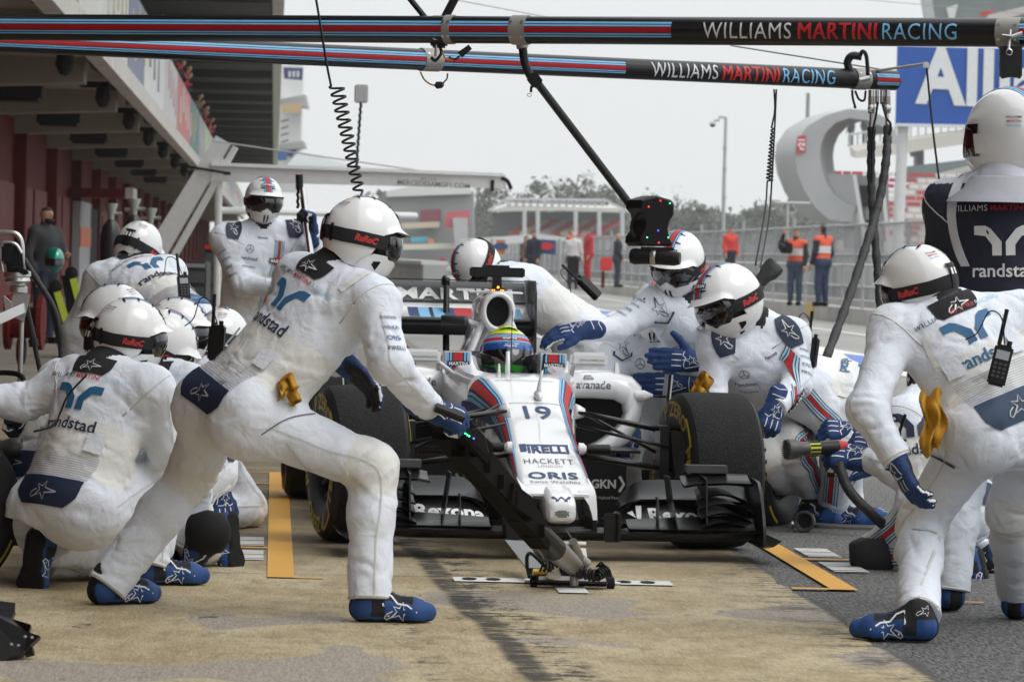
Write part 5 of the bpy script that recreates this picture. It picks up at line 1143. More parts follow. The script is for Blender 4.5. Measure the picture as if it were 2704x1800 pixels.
# bending man behind the huddle
p = person_body('crew member bent forward with a radio on the lower back, behind the left huddle', JJ(20.6,
    head=(368, 655, .42), neck=(352, 700, .34), chest=(372, 765, .24), pelvis=(492, 845, -.02), shL=(268, 738, .28), shR=(445, 722, .32), elL=(200, 872, .36), wrL=(200, 985, .42), elR=(470, 850, .55), wrR=(480, 960, .6),
    hipL=(455, 880, .02), hipR=(530, 885, -.05), knL=(450, 1060, .12), knR=(545, 1060, .05), anL=(455, 1265, .1), anR=(550, 1270, .05)), 8, .0135)
put_helmet(p['o'], P(366, 652, 21.0), (.28, .80, -.35), roll=12); put_glove(p['o'], P(200, 985, 21.02), (.1, .2, -1), (-.6, -.6, 0), 'L'); put_glove(p['o'], P(480, 960, 21.2), (.2, .4, -1), (.6, -.6, 0), 'R')
shoe_for(p, 'L', (.1, 1, 0)); shoe_for(p, 'R', (.3, 1, 0)); back_print(p, 1.0, h=.70); lumbar(p, tabs=True, navy=TEAL); P8 = p
# rear jack man
p = person_body('crew member standing at back left facing the camera with a silver pole in hand', JJ(25.0,
    head=(695, 535, -.02), neck=(690, 600, .0), chest=(684, 690, .0), pelvis=(655, 858, .03), shR=(592, 632, -.05), shL=(790, 622, .05), elR=(640, 752, -.16), wrR=(775, 765, -.30), elL=(842, 712, -.02), wrL=(824, 612, -.16),
    hipR=(615, 868, .02), hipL=(695, 868, .05), knR=(600, 1015, -.12), knL=(705, 1015, -.05), anR=(600, 1160, .05), anL=(710, 1160, .1)), 9, .0135)
put_helmet(p['o'], P(696, 525, 24.98), (.25, -.95, -.12), roll=-3); put_glove(p['o'], P(824, 612, 24.84), (-.1, -.1, 1), (.6, .3, 0), 'L', 'grip'); put_glove(p['o'], P(775, 765, 24.7), (1, -.2, -.1), (0, -.6, .8), 'R', 'grip')
shoe_for(p, 'R', (-.2, -1, 0)); shoe_for(p, 'L', (.3, -1, 0)); front_print(p); sleeve_print(p, 'R', (-.5, -.8, .1)); P9 = p
# man bent over behind the rear wing
p = person_body('crew member bent over the back of the car behind the rear wing, facing left', JJ(22.4,
    head=(1258, 700, -.02), neck=(1322, 728, .0), chest=(1392, 770, .0), pelvis=(1530, 862, .05), shR=(1345, 752, -.2), shL=(1345, 745, .2), elR=(1362, 862, -.22), wrR=(1338, 958, -.2), elL=(1350, 860, .2), wrL=(1320, 960, .15),
    hipR=(1528, 885, -.06), hipL=(1545, 880, .14), knR=(1480, 1060, -.08), knL=(1510, 1060, .15), anR=(1500, 1250, 0), anL=(1560, 1250, .2)), 10, .0145)
put_helmet(p['o'], P(1254, 697, 22.38), (-.30, -.32, -.90), (-.88, -.42, .22)); put_glove(p['o'], P(1338, 960, 22.2), (-.3, -.1, -1), (.5, -.6, 0), 'R'); put_glove(p['o'], P(1320, 962, 22.55), (-.3, 0, -1), (.5, .6, 0), 'L')
shoe_for(p, 'R', (-1, -.1, 0)); shoe_for(p, 'L', (-1, .1, 0)); back_print(p, .95, h=.72, twin=(TEAL, TEAL)); lumbar(p, rib=False, navy=TEAL); P10 = p
seams(p, [([P(1460, 965, 22.2), P(1500, 962, 22.2), P(1550, 968, 22.2)], (0, -1, .2), .006, SEAM)])
# man reaching over the sidepod
p = person_body('crew member leaning over the sidepod with one gloved arm stretched towards the car', JJ(20.0,
    head=(1792, 690, -.08), neck=(1800, 790, .0), chest=(1835, 880, .10), pelvis=(1930, 1020, .45), shR=(1735, 805, -.08), shL=(1885, 800, .02), elR=(1630, 868, -.20), wrR=(1538, 872, -.40), elL=(1905, 930, -.08), wrL=(1845, 955, -.22),
    hipR=(1890, 1050, .40), hipL=(1975, 1050, .48), knR=(1860, 1210, .25), knL=(1990, 1210, .35), anR=(1870, 1340, .6), anL=(1990, 1340, .65)), 11, .0135)
put_helmet(p['o'], P(1790, 688, 19.9), (-.40, -.80, -.42), roll=-6, scale=.96); put_glove(p['o'], P(1540, 873, 19.6), (-1, -.25, -.1), (-.05, -.55, .8), 'R', 'relaxed', 1.15); put_glove(p['o'], P(1838, 955, 19.78), (-1, -.1, .05), (-.1, -.95, .1), 'L', 'flat', 1.2)
shoe_for(p, 'R', (-.6, -.8, 0)); shoe_for(p, 'L', (-.6, -.8, 0)); front_print(p, outline=True); sleeve_print(p, 'R', (-.3, -.6, .8)); P11 = p
# squatting man behind the sidepod
p = person_body('crew member squatting behind the sidepod in red-tinted goggles, chest badges facing the camera', JJ(20.4,
    head=(1728, 815, -.05), neck=(1735, 900, .0), chest=(1735, 975, .02), pelvis=(1740, 1150, .15), shR=(1628, 940, 0), shL=(1835, 930, 0), elR=(1610, 1060, -.2), wrR=(1660, 1110, -.42), elL=(1868, 1045, -.15), wrL=(1795, 1015, -.34),
    hipR=(1695, 1165, .12), hipL=(1785, 1165, .12), knR=(1640, 1150, -.30), knL=(1850, 1150, -.30), anR=(1660, 1310, .05), anL=(1830, 1310, .05)), 12, .0135)
put_helmet(p['o'], P(1728, 815, 20.33), (-.12, -.93, -.26), lens='red'); put_glove(p['o'], P(1795, 1016, 20.04), (-1, -.1, 0), (-.1, -.95, .1), 'L', 'flat', 1.2); put_glove(p['o'], P(1660, 1110, 19.98), (-.2, -.6, -.6), (0, -.4, .9), 'R')
shoe_for(p, 'R', (-.3, -1, 0)); shoe_for(p, 'L', (.3, -1, 0)); front_print(p, outline=True)
# man bent over the front wheel
p = person_body('crew member leaning down beside the right front tyre with face turned to it', JJ(19.3,
    head=(1925, 790, -.12), neck=(2000, 850, -.02), chest=(2002, 960, .02), pelvis=(2070, 1090, .34), shR=(1890, 905, -.10), shL=(2092, 890, -.02), elR=(1880, 1040, -.12), wrR=(1935, 1130, -.25), elL=(2108, 1010, -.14), wrL=(2048, 1078, -.34),
    hipR=(2025, 1110, .35), hipL=(2110, 1105, .35), knR=(2010, 1200, -.02), knL=(2085, 1170, .02), anR=(2090, 1300, .68), anL=(2142, 1285, .42)), 13, .0125)
put_helmet(p['o'], P(1922, 788, 19.2), (-.74, -.50, -.42), roll=8, scale=1.08); put_glove(p['o'], P(2046, 1072, 18.98), (-.25, -.35, -.9), (.25, -.85, .2), 'L', 'grip', 1.15); put_glove(p['o'], P(1935, 1130, 19.05), (.3, -.6, -.7), (-.5, -.5, .5), 'R', 'grip')
shoe_for(p, 'L', (.55, -.8, 0)); shoe_for(p, 'R', (-.75, -.6, 0)); front_print(p); sleeve_print(p, 'L', (.55, -.8, .1)); leg_stripe(p, 'L', (.5, -.85, 0)); P13 = p
rag(p, P(1852, 1018, 18.9), .10, .10, 3, (1, 0, .35))
# kneeling man behind, back with lettering towards the lane
p = person_body('crew member doubled over between the right front tyre and the wheel gunner', JJ(19.4,
    head=(2330, 1130, .1), neck=(2282, 1085, .08), chest=(2232, 1035, .08), pelvis=(2125, 1000, .06), shR=(2270, 1090, -.12), shL=(2278, 1050, .24), elR=(2250, 1190, -.2), wrR=(2225, 1150, -.35), elL=(2300, 1180, .25), wrL=(2270, 1240, .1),
    hipR=(2120, 1030, -.06), hipL=(2130, 1030, .16), knR=(2222, 1145, -.12), knL=(2230, 1150, .25), anR=(2200, 1340, .3), anL=(2240, 1340, .4)), 14, .0145)
put_helmet(p['o'], P(2332, 1135, 19.5), (.8, -.1, -.6)); put_glove(p['o'], P(2250, 1140, 19.1), (-.9, -.2, .1), (.1, -.7, .6), 'R', 'grip', 1.2); put_glove(p['o'], P(2270, 1240, 19.5), (-.8, -.2, -.2), (0, -.7, .6), 'L', 'grip')
shoe_for(p, 'R', (.8, -.4, 0)); shoe_for(p, 'L', (.8, -.4, 0)); back_print(p, 1, h=.74, twin=(TEAL, TEAL)); leg_stripe(p, 'R', (-.2, -.95, .2))
# wheel gunner kneeling at the right
p = person_body('wheel gunner kneeling at the right with gun pointed at the tyre, behind bending man', JJ(16.9,
    head=(2475, 985, .35), neck=(2442, 1050, .28), chest=(2418, 1140, .20), pelvis=(2500, 1330, .0), shL=(2385, 1110, .12), shR=(2540, 1120, .30), elL=(2370, 1240, .05), wrL=(2285, 1212, .15), elR=(2500, 1240, .55), wrR=(2330, 1180, .5),
    hipL=(2455, 1345, -.04), hipR=(2545, 1345, .06), knL=(2310, 1465, .20), knR=(2440, 1475, .45), anL=(2560, 1480, -.15), anR=(2640, 1470, .1)), 15, .0125)
put_helmet(p['o'], P(2478, 985, 17.25), (-.7, .65, -.2)); put_glove(p['o'], P(2285, 1212, 17.05), (-1, .15, .12), (-.1, -.75, .7), 'L', 'grip', 1.35); put_glove(p['o'], P(2330, 1180, 17.4), (-1, 0, .2), (-.2, -.6, .8), 'R', 'grip', 1.2)
put_shoe(p['o'], P(2590, 1440, 16.6), (.25, -.1, -1), (-.9, .3, 0)); put_shoe(p['o'], P(2660, 1430, 16.9), (.25, -.1, -1), (-.9, .3, 0)); wprints(p, 'back_lettering', [(twin2d(.20), NAVY, P(2435, 1105, 16.6), (1, 0, .12), (-.1, -1, .1)), (text2d('randstad', .015, width=.21), NAVY, P(2440, 1172, 16.6), (1, 0, .12), (-.1, -1, .1))]); lumbar(p, tabs=False); leg_stripe(p, 'L', (-.5, -.85, .1))
m = MB().use(BLKC)
for u, v, y in ((2312, 1478, 17.0), (2425, 1480, 17.25)): m.lathe(P(u, v, y), (.3, .1, -1), [(-.09, .088), (-.02, .104), (.03, .10), (.06, .05), (.065, .01)], 16)
m.build('knee_pad', p['o'], True)
# big bending man at the right
p = person_body('crew member at front right bending forward with grey radio clipped to the back', JJ(13.95,
    head=(2428, 748, .10), neck=(2500, 815, .04), chest=(2540, 935, .03), pelvis=(2655, 1095, -.06), shL=(2362, 872, .02), shR=(2690, 835, .12), elL=(2290, 1082, -.16), wrL=(2372, 1218, -.22), elR=(2790, 1010, .3), wrR=(2740, 1160, .4),
    hipL=(2580, 1150, -.10), hipR=(2718, 1150, .06), knL=(2432, 1382, .18), knR=(2668, 1350, .24), anL=(2425, 1625, -.28), anR=(2686, 1558, .72)), 16, .0092, .96)
put_helmet(p['o'], P(2426, 746, 14.05), (-.72, .55, -.22), roll=-8, scale=.86); put_glove(p['o'], P(2372, 1220, 13.73), (.42, -.18, -.88), (-.80, -.3, -.1), 'L', 'relaxed', 1.0); put_glove(p['o'], P(2740, 1160, 14.35), (-.2, .2, -1), (.6, -.5, 0), 'R')
shoe_for(p, 'L', (-.97, .10, 0)); shoe_for(p, 'R', (.25, .95, 0)); back_print(p, 1.0, h=.73, twin=(TEAL, TEAL)); lumbar(p, navy=mat('patch_slate', (.02, .045, .09), .7)); P16 = p
seams(p, [([P(2440, 870, 13.7), P(2435, 900, 13.7), P(2465, 960, 13.7)], (-.2, -1, .1), .02, CREAM), ([P(2410, 1185, 13.7), P(2460, 1205, 13.7), P(2505, 1228, 13.7)], (-.3, -1, .1), .007, BLK), ([P(2385, 1408, 13.7), P(2430, 1420, 13.6), P(2470, 1445, 13.6)], (-.2, -1, 0), .005, SEAM)])
rag(p, P(2462, 1115, 13.74), .085, .20, 1, (1, .2, 0))
# man in the navy jacket
NAVJ = mat('jacket_navy', (.012, .016, .035), .7, bump=.2, bscale=30); WJ = mat('jacket_white', (.66, .67, .74), .75, var=.04, bump=.2, bscale=25)
def jcol(fm, tg, t, fc):
    fm = fm.copy(); fm[(tg == 'torso') | (tg == 'low')] = 1; fm[tg == 'arm'] = 1
    fm[((tg == 'torso') & (t > .955))] = 4; fm[tg == 'leg'] = 0; fm[tg == 'collar'] = 4; return fm
p = person_body('crew member at the right edge in navy and white jacket and striped full-face helmet', JJ(14.95,
    head=(2650, 370, .05), neck=(2660, 462, .0), chest=(2665, 590, .02), pelvis=(2665, 905, .0), shL=(2505, 540, .10), shR=(2815, 560, .0), elL=(2478, 760, .22), wrL=(2490, 930, .35), elR=(2860, 760, .1), wrR=(2850, 950, .2),
    hipL=(2590, 960, .04), hipR=(2735, 960, -.02), knL=(2535, 1280, .05), knR=(2745, 1280, 0), anL=(2505, 1560, .0), anR=(2760, 1560, 0)), 17, .0115, 1.0, mats=[SUIT, NAVJ, BLKC, SKIN, WJ], colour=jcol)
put_glove(p['o'], P(2490, 935, 15.3), (.1, .2, -1), (-.7, -.3, 0), 'L'); put_glove(p['o'], P(2850, 955, 15.15), (0, .2, -1), (.8, 0, 0), 'R')
shoe_for(p, 'L', (-.35, .9, 0)); shoe_for(p, 'R', (.2, .95, 0)); P17 = p
X, N, up = -p['lat'], -p['fwd'], p['up']; O = p['pel'] + up * p['L'] * .66; it = []
for q, mt in zip(wmr2d(.40), (WHT, RED, SKYB)): it.append((q, mt, O + up * .085, X, N))
it += [(twin2d(.21), WHT, O - up * .03, X, N), (text2d('randstad', .015, width=.225), WHT, O - up * .135, X, N)]
it += [(grid2d(.035, .36, 3, 10, lambda x, y: (x + .0 + .05 * (y / .18) ** 2, y)), WJ, O + X * -.19 + up * .06, X, N, .005)]; wprints(p, 'back_lettering', it)
m = MB().use(WJ); nk = p['nk']; rr = []
for hgt, r, dy in ((-.02, .09, 0), (-.005, .112, 0), (-.012, .122, 0), (-.05, .145, 0), (-.085, .19, 0), (-.10, .2, 0)): rr.append([nk + up * hgt + Vector((math.cos(k * .2618) * r * 1.1, math.sin(k * .2618) * r, 0)) for k in range(24)])
m.mats[0] = mat('collar_grey', (.42, .43, .47), .75, bump=.2, bscale=25); m.rings(rr, caps=False); m.build('jacket_collar', p['o'], True)
def fullface(par, pos, fwd, roll, scale, shell, extra, name='helmet', local=False):
    R = frame(fwd, (0, 0, 1), roll); m = MB().use(shell); ch = lambda th, ph: .03 * max(0, math.cos(math.radians(th))) ** 2 * min(1, max(0, -ph / 25))
    lo = pw((0, 60, 180), (-64, -58, -46)); patch(m, -180, 180, lo, 90, 0, 72, 26, ch); m.use(BLKC); patch(m, -180, 180, lambda t: lo(t) - 8, lambda t: lo(t), lambda th, ph, k: -.012 * (1 - k), 72, 2, ch)
    o = m.build(name, par, smooth=True, local=True); off = Vector() if local else WLOC.get(par.name, Vector())
    sc = scale if isinstance(scale, tuple) else (scale,) * 3; o.matrix_basis = Matrix.Translation(Vector(pos) - off) @ R.to_4x4() @ Matrix.Diagonal((*sc, 1)); extra(o, ch); return o
def ex17(o, ch):
    m = MB(); crown_stripes(m, -35, 205, 1.35); m.build('helmet_stripes', o, True, local=True)
    m = MB().use(LENS); patch(m, -78, 78, -26, 10, .004, 30, 8, ch); m.use(HELM); patch(m, 74, 92, -22, -2, .010, 6, 4); patch(m, -92, -74, -22, -2, .012, 6, 4); m.build('visor', o, True, local=True)
    m = MB()
    for k, (tx, mt) in enumerate((('WILLIAMS', DGREY), ('MARTINI', RED), ('RACING', SKYB))):
        for th in (-128, 128): m.use(mt); v, f = wrap(text2d(tx, .01, height=.0085), th, 18 - 5.4 * k, .002); m.add(v, f)
    for th, ph in ((-100, -40), (-108, -44), (-96, -52)): m.use(BLK); v, f = wrap(poly2d([(.006 * math.cos(k), .006 * math.sin(k)) for k in range(6)]), th, ph, .003); m.add(v, f)
    m.build('helmet_lettering', o, True, local=True)
fullface(p['o'], P(2668, 352, 15.0), (-.70, .71, -.02), 0, 1.10, HELM, ex17)
# driver (sits in the car, a thing of his own)
c, s = math.cos(math.radians(6)), math.sin(math.radians(6))
def cw(x, y, z): return Vector((.2226 + x * c - y * s, 16.95 + x * s + y * c, z))
p = person_body('driver sitting in the cockpit in a yellow, green and blue helmet', {'head': cw(0, 2.34, .76), 'neck': cw(0, 2.44, .64), 'chest': cw(0, 2.44, .50), 'pelvis': cw(0, 2.35, .22), 'shL': cw(.17, 2.42, .56), 'shR': cw(-.17, 2.42, .56), 'elL': cw(.2, 2.2, .42), 'elR': cw(-.2, 2.2, .42), 'wrL': cw(.1, 1.98, .52), 'wrR': cw(-.1, 1.98, .52), 'hipL': cw(.09, 2.3, .22), 'hipR': cw(-.09, 2.3, .22), 'knL': cw(.1, 1.85, .40), 'knR': cw(-.1, 1.85, .40), 'anL': cw(.09, 1.45, .36), 'anR': cw(-.09, 1.45, .36)}, 18, .018, .85, amp=.4)
DY = mat('helmet_yellow', (.56, .70, .03), .2, coat=.6); DGN = mat('helmet_green', (.07, .42, .05), .22, coat=.6); DBL = mat('helmet_blue', (.02, .08, .34), .15, coat=1.0); DNV = mat('helmet_navy', (.01, .015, .08), .2, coat=.6)
def exd(o, ch):
    m = MB(); ci = lambda lo, hi, mt, of: (m.use(mt), patch(m, -180, 180, lo, hi, of, 60, 3))
    for lo, hi, mt in ((30, 33, SKYB), (33, 34.5, NAVY), (34.5, 37.5, SKYB), (37.5, 39, NAVY), (18, 21, SKYB), (21, 22, NAVY), (22, 30, RED), (14, 16, SKYB), (16, 18, NAVY), (39, 41, RED)): ci(lo, hi, mt, .0025)
    m.use(BLK); v, f = wrap(grid2d(.085, .02, 8, 2), 0, 26, .0035); m.add(v, f); m.use(WHT); v, f = wrap(text2d('MARTINI', .03, width=.075), 0, 26, .005); m.add(v, f)
    m.use(RED); v, f = wrap(poly2d([(.019 * math.cos(k * .524), .019 * math.sin(k * .524)) for k in range(12)]), 0, 26, .003); m.add(v, f)
    m.use(BLK); v, f = wrap(thick_line([(-.012, -.008), (-.006, .008), (.002, -.006), (.009, .008), (.014, 0)], .005), -4, 62, .003); m.add(v, f)
    for s_ in (-1, 1): m.use(DNV); patch(m, s_ * 42, s_ * 120, lambda t: -46 + .18 * (abs(t) - 42), lambda t: -32 + .12 * (abs(t) - 42), .003, 12, 3, ch); m.use(WHT); patch(m, s_ * 20, s_ * 60, -52, -50, .003, 8, 1, ch)
    m.build('helmet_markings', o, True, local=True)
    m = MB().use(DBL); patch(m, -92, 92, 1, 14.5, .006, 40, 4, ch); m.use(LENS); patch(m, -88, 88, pw((0, 60, 88), (-30, -28, -14)), 1, .005, 40, 8, ch); m.use(WHT); v, f = wrap(join2d([(text2d('Rexona', .02, width=.055), .008, 0), (thick_line([(-.034, .004), (-.028, -.006), (-.022, .012)], .004), 0, 0)]), 0, 8, .0085); m.add(v, f); m.build('visor', o, True, local=True)
    m = MB().use(BLK); patch(m, -10, 10, -50, -42, .008, 6, 3, ch); m.use(GREY)
    for x in (-5, 5): patch(m, x - 2, x + 2, -48, -44, .010, 3, 2, ch)
    m.use(DY); m.rings([[topmap(x, a, o2) for x, o2 in ((-.05, .001), (-.03, .014), (0, .018), (.03, .014), (.05, .001))] for a in (56, 66, 80, 100, 130)], closed=False); m.build('helmet_fin', o, True, local=True)
dh = fullface(p['o'], cw(0, 2.28, .776), (s * 1.0 + .02, -c, .17), 0, (.92, .92, .80), DGN, exd)
m = MB().use(DY); patch(m, -180, 180, 39, 90, .002, 48, 10); m.build('helmet_crown', dh, True, local=True)
# ------------------------------------------------------------------ overhead booms
BOOMC = mat('boom_black', (.010, .010, .012), .3, var=.1, spec=.4); BNAVY = mat('boom_navy', (.012, .016, .05), .4, spec=.3); BSKY = mat('boom_blue', (.20, .47, .74), .45, spec=.3); BRED = mat('boom_red', (.36, .010, .015), .45, spec=.3)
BLETR = mat('boom_letter_red', (.50, .02, .025), .4)
BRK = mat('bracket_grey', (.30, .29, .27), .5, .3); LETW = mat('letter_white', (.62, .62, .64), .4)
def boom(label, A, B, R, spans, texts, brackets):
    A, B = Vector(A), Vector(B); d = (B - A).normalized(); L = (B - A).length; F = Vector((0, -1, 0)); F = (F - d * F.dot(d)).normalized(); U = F.cross(d) * -1
    if U.z < 0: U = -U
    root = empty('gantry_boom', A, 0, label, 'gantry boom')
    m = MB().use(BOOMC); m.cyl(A, B, R, R, 32); m.build('tube', root, auto=40)
    def sp(x, a, off=.0012): return A + d * x + (F * math.cos(a) + U * math.sin(a)) * (R + off)
    for t0, t1 in spans:
        m = MB()
        for y0, y1, mt, off in ((.62, -.56, BNAVY, .0008), (.56, .42, BSKY, .0016), (.36, .23, BSKY, .0016), (.19, -.19, BRED, .0016), (-.25, -.35, BSKY, .0016), (-.41, -.51, BSKY, .0016)):
            m.use(mt); a0, a1 = math.asin(y0), math.asin(y1); k = 8; vs = []
            for i in range(k + 1):
                a = a0 + (a1 - a0) * i / k; vs += [sp(t0, a, off), sp(t1, a, off)]
            m.add(vs, [(2 * i, 2 * i + 1, 2 * i + 3, 2 * i + 2) for i in range(k)])
        m.build('stripe', root, True)
    m = MB()
    for t0, t1 in texts:
        for sh, mt in zip(wmr2d(t1 - t0, .25), (LETW, BLETR, BSKY)):
            for dx, of in (((0, .0026), (.0045, .0034)) if mt is BLETR else ((0, .0026),)):
              m.use(mt); v, f = sh; k = 1.12; m.add([sp((t0 + t1) / 2 + x + dx, math.asin(max(-.95, min(.95, y * k / R))), of) for x, y in v], f)
    m.build('lettering', root)
    for x, w, k in brackets:
        m = MB().use(BRK); m.cyl(A + d * (x - w / 2), A + d * (x + w / 2), R + .004, None, 32)
        m.use(STEEL)
        for a in (-.5, .5):
            for e in (-.35, .35): q = sp(x + w * e, a, .004); m.cyl(q, q + (q - (A + d * (x + w * e))).normalized() * .004, .005, None, 8)
        m.build('bracket', root, auto=40)
    return root, A, d, L, sp
def along(A, d, u, v, Y):                                 # distance along a boom nearest the photo column u
    best = min(((A + d * (t * .02)) for t in range(-50, 400)), key=lambda q: abs((q.x * FPX / q.y) - ((u - CU) * math.cos(ROLL) + (v - CV) * math.sin(ROLL))))
    return (best - A).length
A1, B1 = P(-250, 71, 16.35), P(2900, 88, 14.55); d1 = (B1 - A1).normalized(); t1 = lambda u: along(A1, d1, u, 80, 15)
r1 = boom('upper nearer black overhead boom with team stripes and large lettering', A1, B1, .0505, [(0.0, t1(1782)), (t1(2698), t1(2850))], [(t1(1873), t1(2538))], [(t1(1372), .062, 0), (t1(1190), .03, 0), (t1(2667), .085, 0)])
A2, B2 = P(-250, 97, 18.1), P(2362, 213, 21.4); d2 = (B2 - A2).normalized(); t2 = lambda u: along(A2, d2, u, 180, 20)
r2 = boom('lower farther black overhead boom with stripes, ending in hose couplings at the right', A2, B2, .0505, [(0.0, t2(1635)), (t2(2298), (B2 - A2).length - .006)], [(t2(1704), t2(2189))], [(t2(1135), .10, 0), (t2(2270), .09, 0)])
m = MB().use(BLK)
q = P(1160, 85, 15.55); m.bbox(q, (.062, .12, .115), .008); m.tube([P(1060, -30, 15.6), P(1148, 78, 15.5), P(1152, 100, 15.5)], .011, 8); m.tube([P(1215, -30, 15.6), P(1172, 52, 15.6)], .016, 8); m.bbox(P(1168, 55, 15.6), (.05, .05, .02), .004)
m.use(STEEL); m.cyl(P(1150, 98, 15.5), P(1150, 98, 15.46), .012, None, 10); m.cyl(P(1152, 115, 15.5), P(1150, 150, 15.5), .005)
m.use(BLK); m.tube(bez([P(1158, 115, 15.5), P(1165, 140, 15.5), P(1150, 160, 15.48), P(1138, 152, 15.48)]), .006, 6); m.build('clamp', r1[0])
m = MB().use(BLK); m.tube(bez([P(1185, 150, 15.4), P(1200, 158, 15.4), P(1214, 148, 15.4)]), .004, 6); m.cyl(P(1214, 146, 15.4), P(1242, 124, 15.4), .013, .010, 10); m.use(mat('orange_cable', (.45, .20, .02), .5)); m.tube(bez([P(1168, 138, 15.4), P(1178, 156, 15.4), P(1200, 158, 15.4), P(1212, 150, 15.4)]), .0035, 6); m.tube(bez([P(1110, 190, 19.8), P(1120, 210, 19.8), P(1135, 222, 19.8), P(1148, 226, 19.8)]), .004, 6)
m.use(BLK); m.lathe(P(1147, 226, 19.8), (1, 0, .1), [(0, .004), (.01, .018), (.035, .016), (.045, .005)], 10); m.tube(bez([P(1170, 220, 19.8), P(1180, 208, 19.8), P(1182, 194, 19.8)]), .004, 6); m.build('cable_plug', r1[0])
m = MB().use(BLK); m.prism([P(2641, 122, 14.6), P(2699, 122, 14.6), P(2699, 200, 14.6), P(2694, 208, 14.6), P(2688, 206, 14.6), P(2668, 204, 14.6), P(2648, 208, 14.6), P(2641, 200, 14.6)], (0, .03, 0)); m.use(STEEL); m.tube([P(2648, 95, 14.58), P(2672, 98, 14.55), P(2700, 88, 14.55)], .007, 6); m.cyl(P(2668, 80, 14.58), P(2664, 130, 14.56), .006); m.tube([P(2665 + 8 * math.cos(k * .785), 138 + 8 * math.sin(k * .785), 14.55) for k in range(9)], .0025, 5); m.build('quick_release', r1[0])
# end of the far boom
m = MB().use(BLK); m.tube(bez([P(2245, 190, 21.2), P(2238, 165, 21.2), P(2250, 148, 21.2), P(2275, 150, 21.2)]), .02, 8); m.tube(bez([P(2270, 150, 21.15), P(2278, 136, 21.15), P(2288, 150, 21.15), P(2292, 200, 21.15)]), .010, 8); m.tube(bez([P(2250, 238, 21.2), P(2252, 260, 21.2), P(2258, 282, 21.2)]), .006, 6); m.lathe(P(2258, 280, 21.2), (0, 0, -1), [(0, .004), (.006, .01), (.014, .002)], 8); m.tube(bez([P(2258, 240, 21.2), P(2268, 262, 21.2), P(2282, 265, 21.2), P(2286, 240, 21.2)]), .006, 6); m.use(STEEL); m.cyl(P(2270, 212, 21.1), P(2296, 206, 21.1), .012, None, 10); m.build('cable_loop', r2[0])
m = MB().use(STEEL)
for u, k in ((2301, 1), (2316, .55), (2329, .55), (2343, 1)):
    m.cyl(P(u, 238, 21.3), P(u, 255, 21.3), .013 * k + .003, None, 10); m.use(TITAN); m.cyl(P(u, 255, 21.3), P(u, 300 if k == 1 else 275, 21.3), .014 * k + .003, None, 10); m.use(STEEL)
    if k == 1: m.lathe(P(u, 287, 21.3), (0, -1, 0), [(0, .02), (.02, .02), (.024, .006)], 12); m.cyl(P(u, 300, 21.3), P(u, 340, 21.3), .009, .012, 10)
m.build('coupling', r2[0])
HOSE = mat('wrapped_hose', (.02, .02, .022), .6, var=.3, vscale=40, bump=.6, bscale=60)
def hose(label, pts, r, wraps=True):
    q = bez(pts, 14); rr = [r * (1 + (.10 * math.sin(i * 1.3) + .06 * math.sin(i * 2.9) if wraps else 0)) for i in range(len(q))]
    m = MB().use(HOSE); m.tube(q, rr, 12); return tag(m.build('air_hose', smooth=True, origin=q[0]), label, 'hose')
hose('black wrapped hose hanging from the boom end straight down', [P(2302, 335, 21.3), P(2300, 450, 21.3), P(2305, 560, 21.2), P(2316, 700, 21.1), P(2328, 860, 21.0)], .021)
hose('black wrapped hose crossing in front of the other and sweeping down to the left', [P(2344, 335, 21.3), P(2340, 420, 21.2), P(2322, 530, 21.1), P(2290, 640, 20.9), P(2240, 790, 20.6), P(2180, 950, 20.2)], .022)
m = MB().use(BLK); m.tube(bez([P(2318, 270, 21.25), P(2312, 310, 21.25), P(2303, 360, 21.25), P(2302, 480, 21.25)]), .006, 6); m.tube(bez([P(2329, 270, 21.25), P(2340, 310, 21.25), P(2352, 330, 21.25), P(2345, 370, 21.25)]), .006, 6); tag(m.build('sensor_cable', origin=P(2318, 270, 21.25)), 'pair of thin black sensor cables beside the hose couplings', 'cable')
rod = empty('spring_arm', P(2310, 186, 21.3), 0, 'thin grey rod sticking out of the boom end holding a drooping cable', 'support rod')
m = MB().use(TITAN); m.tube([P(2310, 188, 21.3), P(2445, 168, 21.2)], .007, 6); m.use(STEEL); m.bbox(P(2445, 172, 21.2), (.03, .03, .03), .005); m.build('rod', rod); m = MB().use(BLK); m.tube(bez([P(2447, 178, 21.2), P(2462, 330, 21.1), P(2478, 460, 21.0), P(2488, 525, 20.9)]), .0055, 6); m.build('cable', rod)
# ------------------------------------------------------------------ pit light on its arm
pl = empty('pit_light', P(1378, 130, 15.5), 0, 'black pit release light with small red, green and blue lamps on a slanting arm', 'signal light')
m = MB().use(BRK); m.cyl(P(1378, 116, 15.5), P(1380, 128, 15.5), .022, None, 14); m.use(BOOMC); m.tube(bez([P(1380, 126, 15.5), P(1386, 165, 15.5), P(1400, 200, 15.5), P(1415, 218, 15.5)]), .0165, 12); m.tube([P(1408, 205, 15.5), P(1690, 575, 15.55)], .0155, 12); m.use(BLK); m.bbox(P(1412, 212, 15.48), (.05, .045, .045), .006, Matrix.Rotation(.9, 3, 'Y')); m.tube([P(1403, 228, 15.48), P(1402, 244, 15.48)], .005, 6); m.use(STEEL); m.tube([P(1398 + 6 * math.cos(k * .785), 251 + 4.5 * math.sin(k * .785), 15.48) for k in range(9)], .0015, 5); m.cyl(P(1684, 580, 15.52), P(1700, 582, 15.5), .008); m.build('arm', pl, auto=40)
out = [(1694, 528), (1734, 517), (1772, 528), (1780, 540), (1779, 566), (1768, 585), (1764, 604), (1768, 628), (1775, 642), (1772, 650), (1697, 650), (1688, 640), (1690, 626), (1702, 608), (1706, 585), (1703, 566), (1690, 550)]
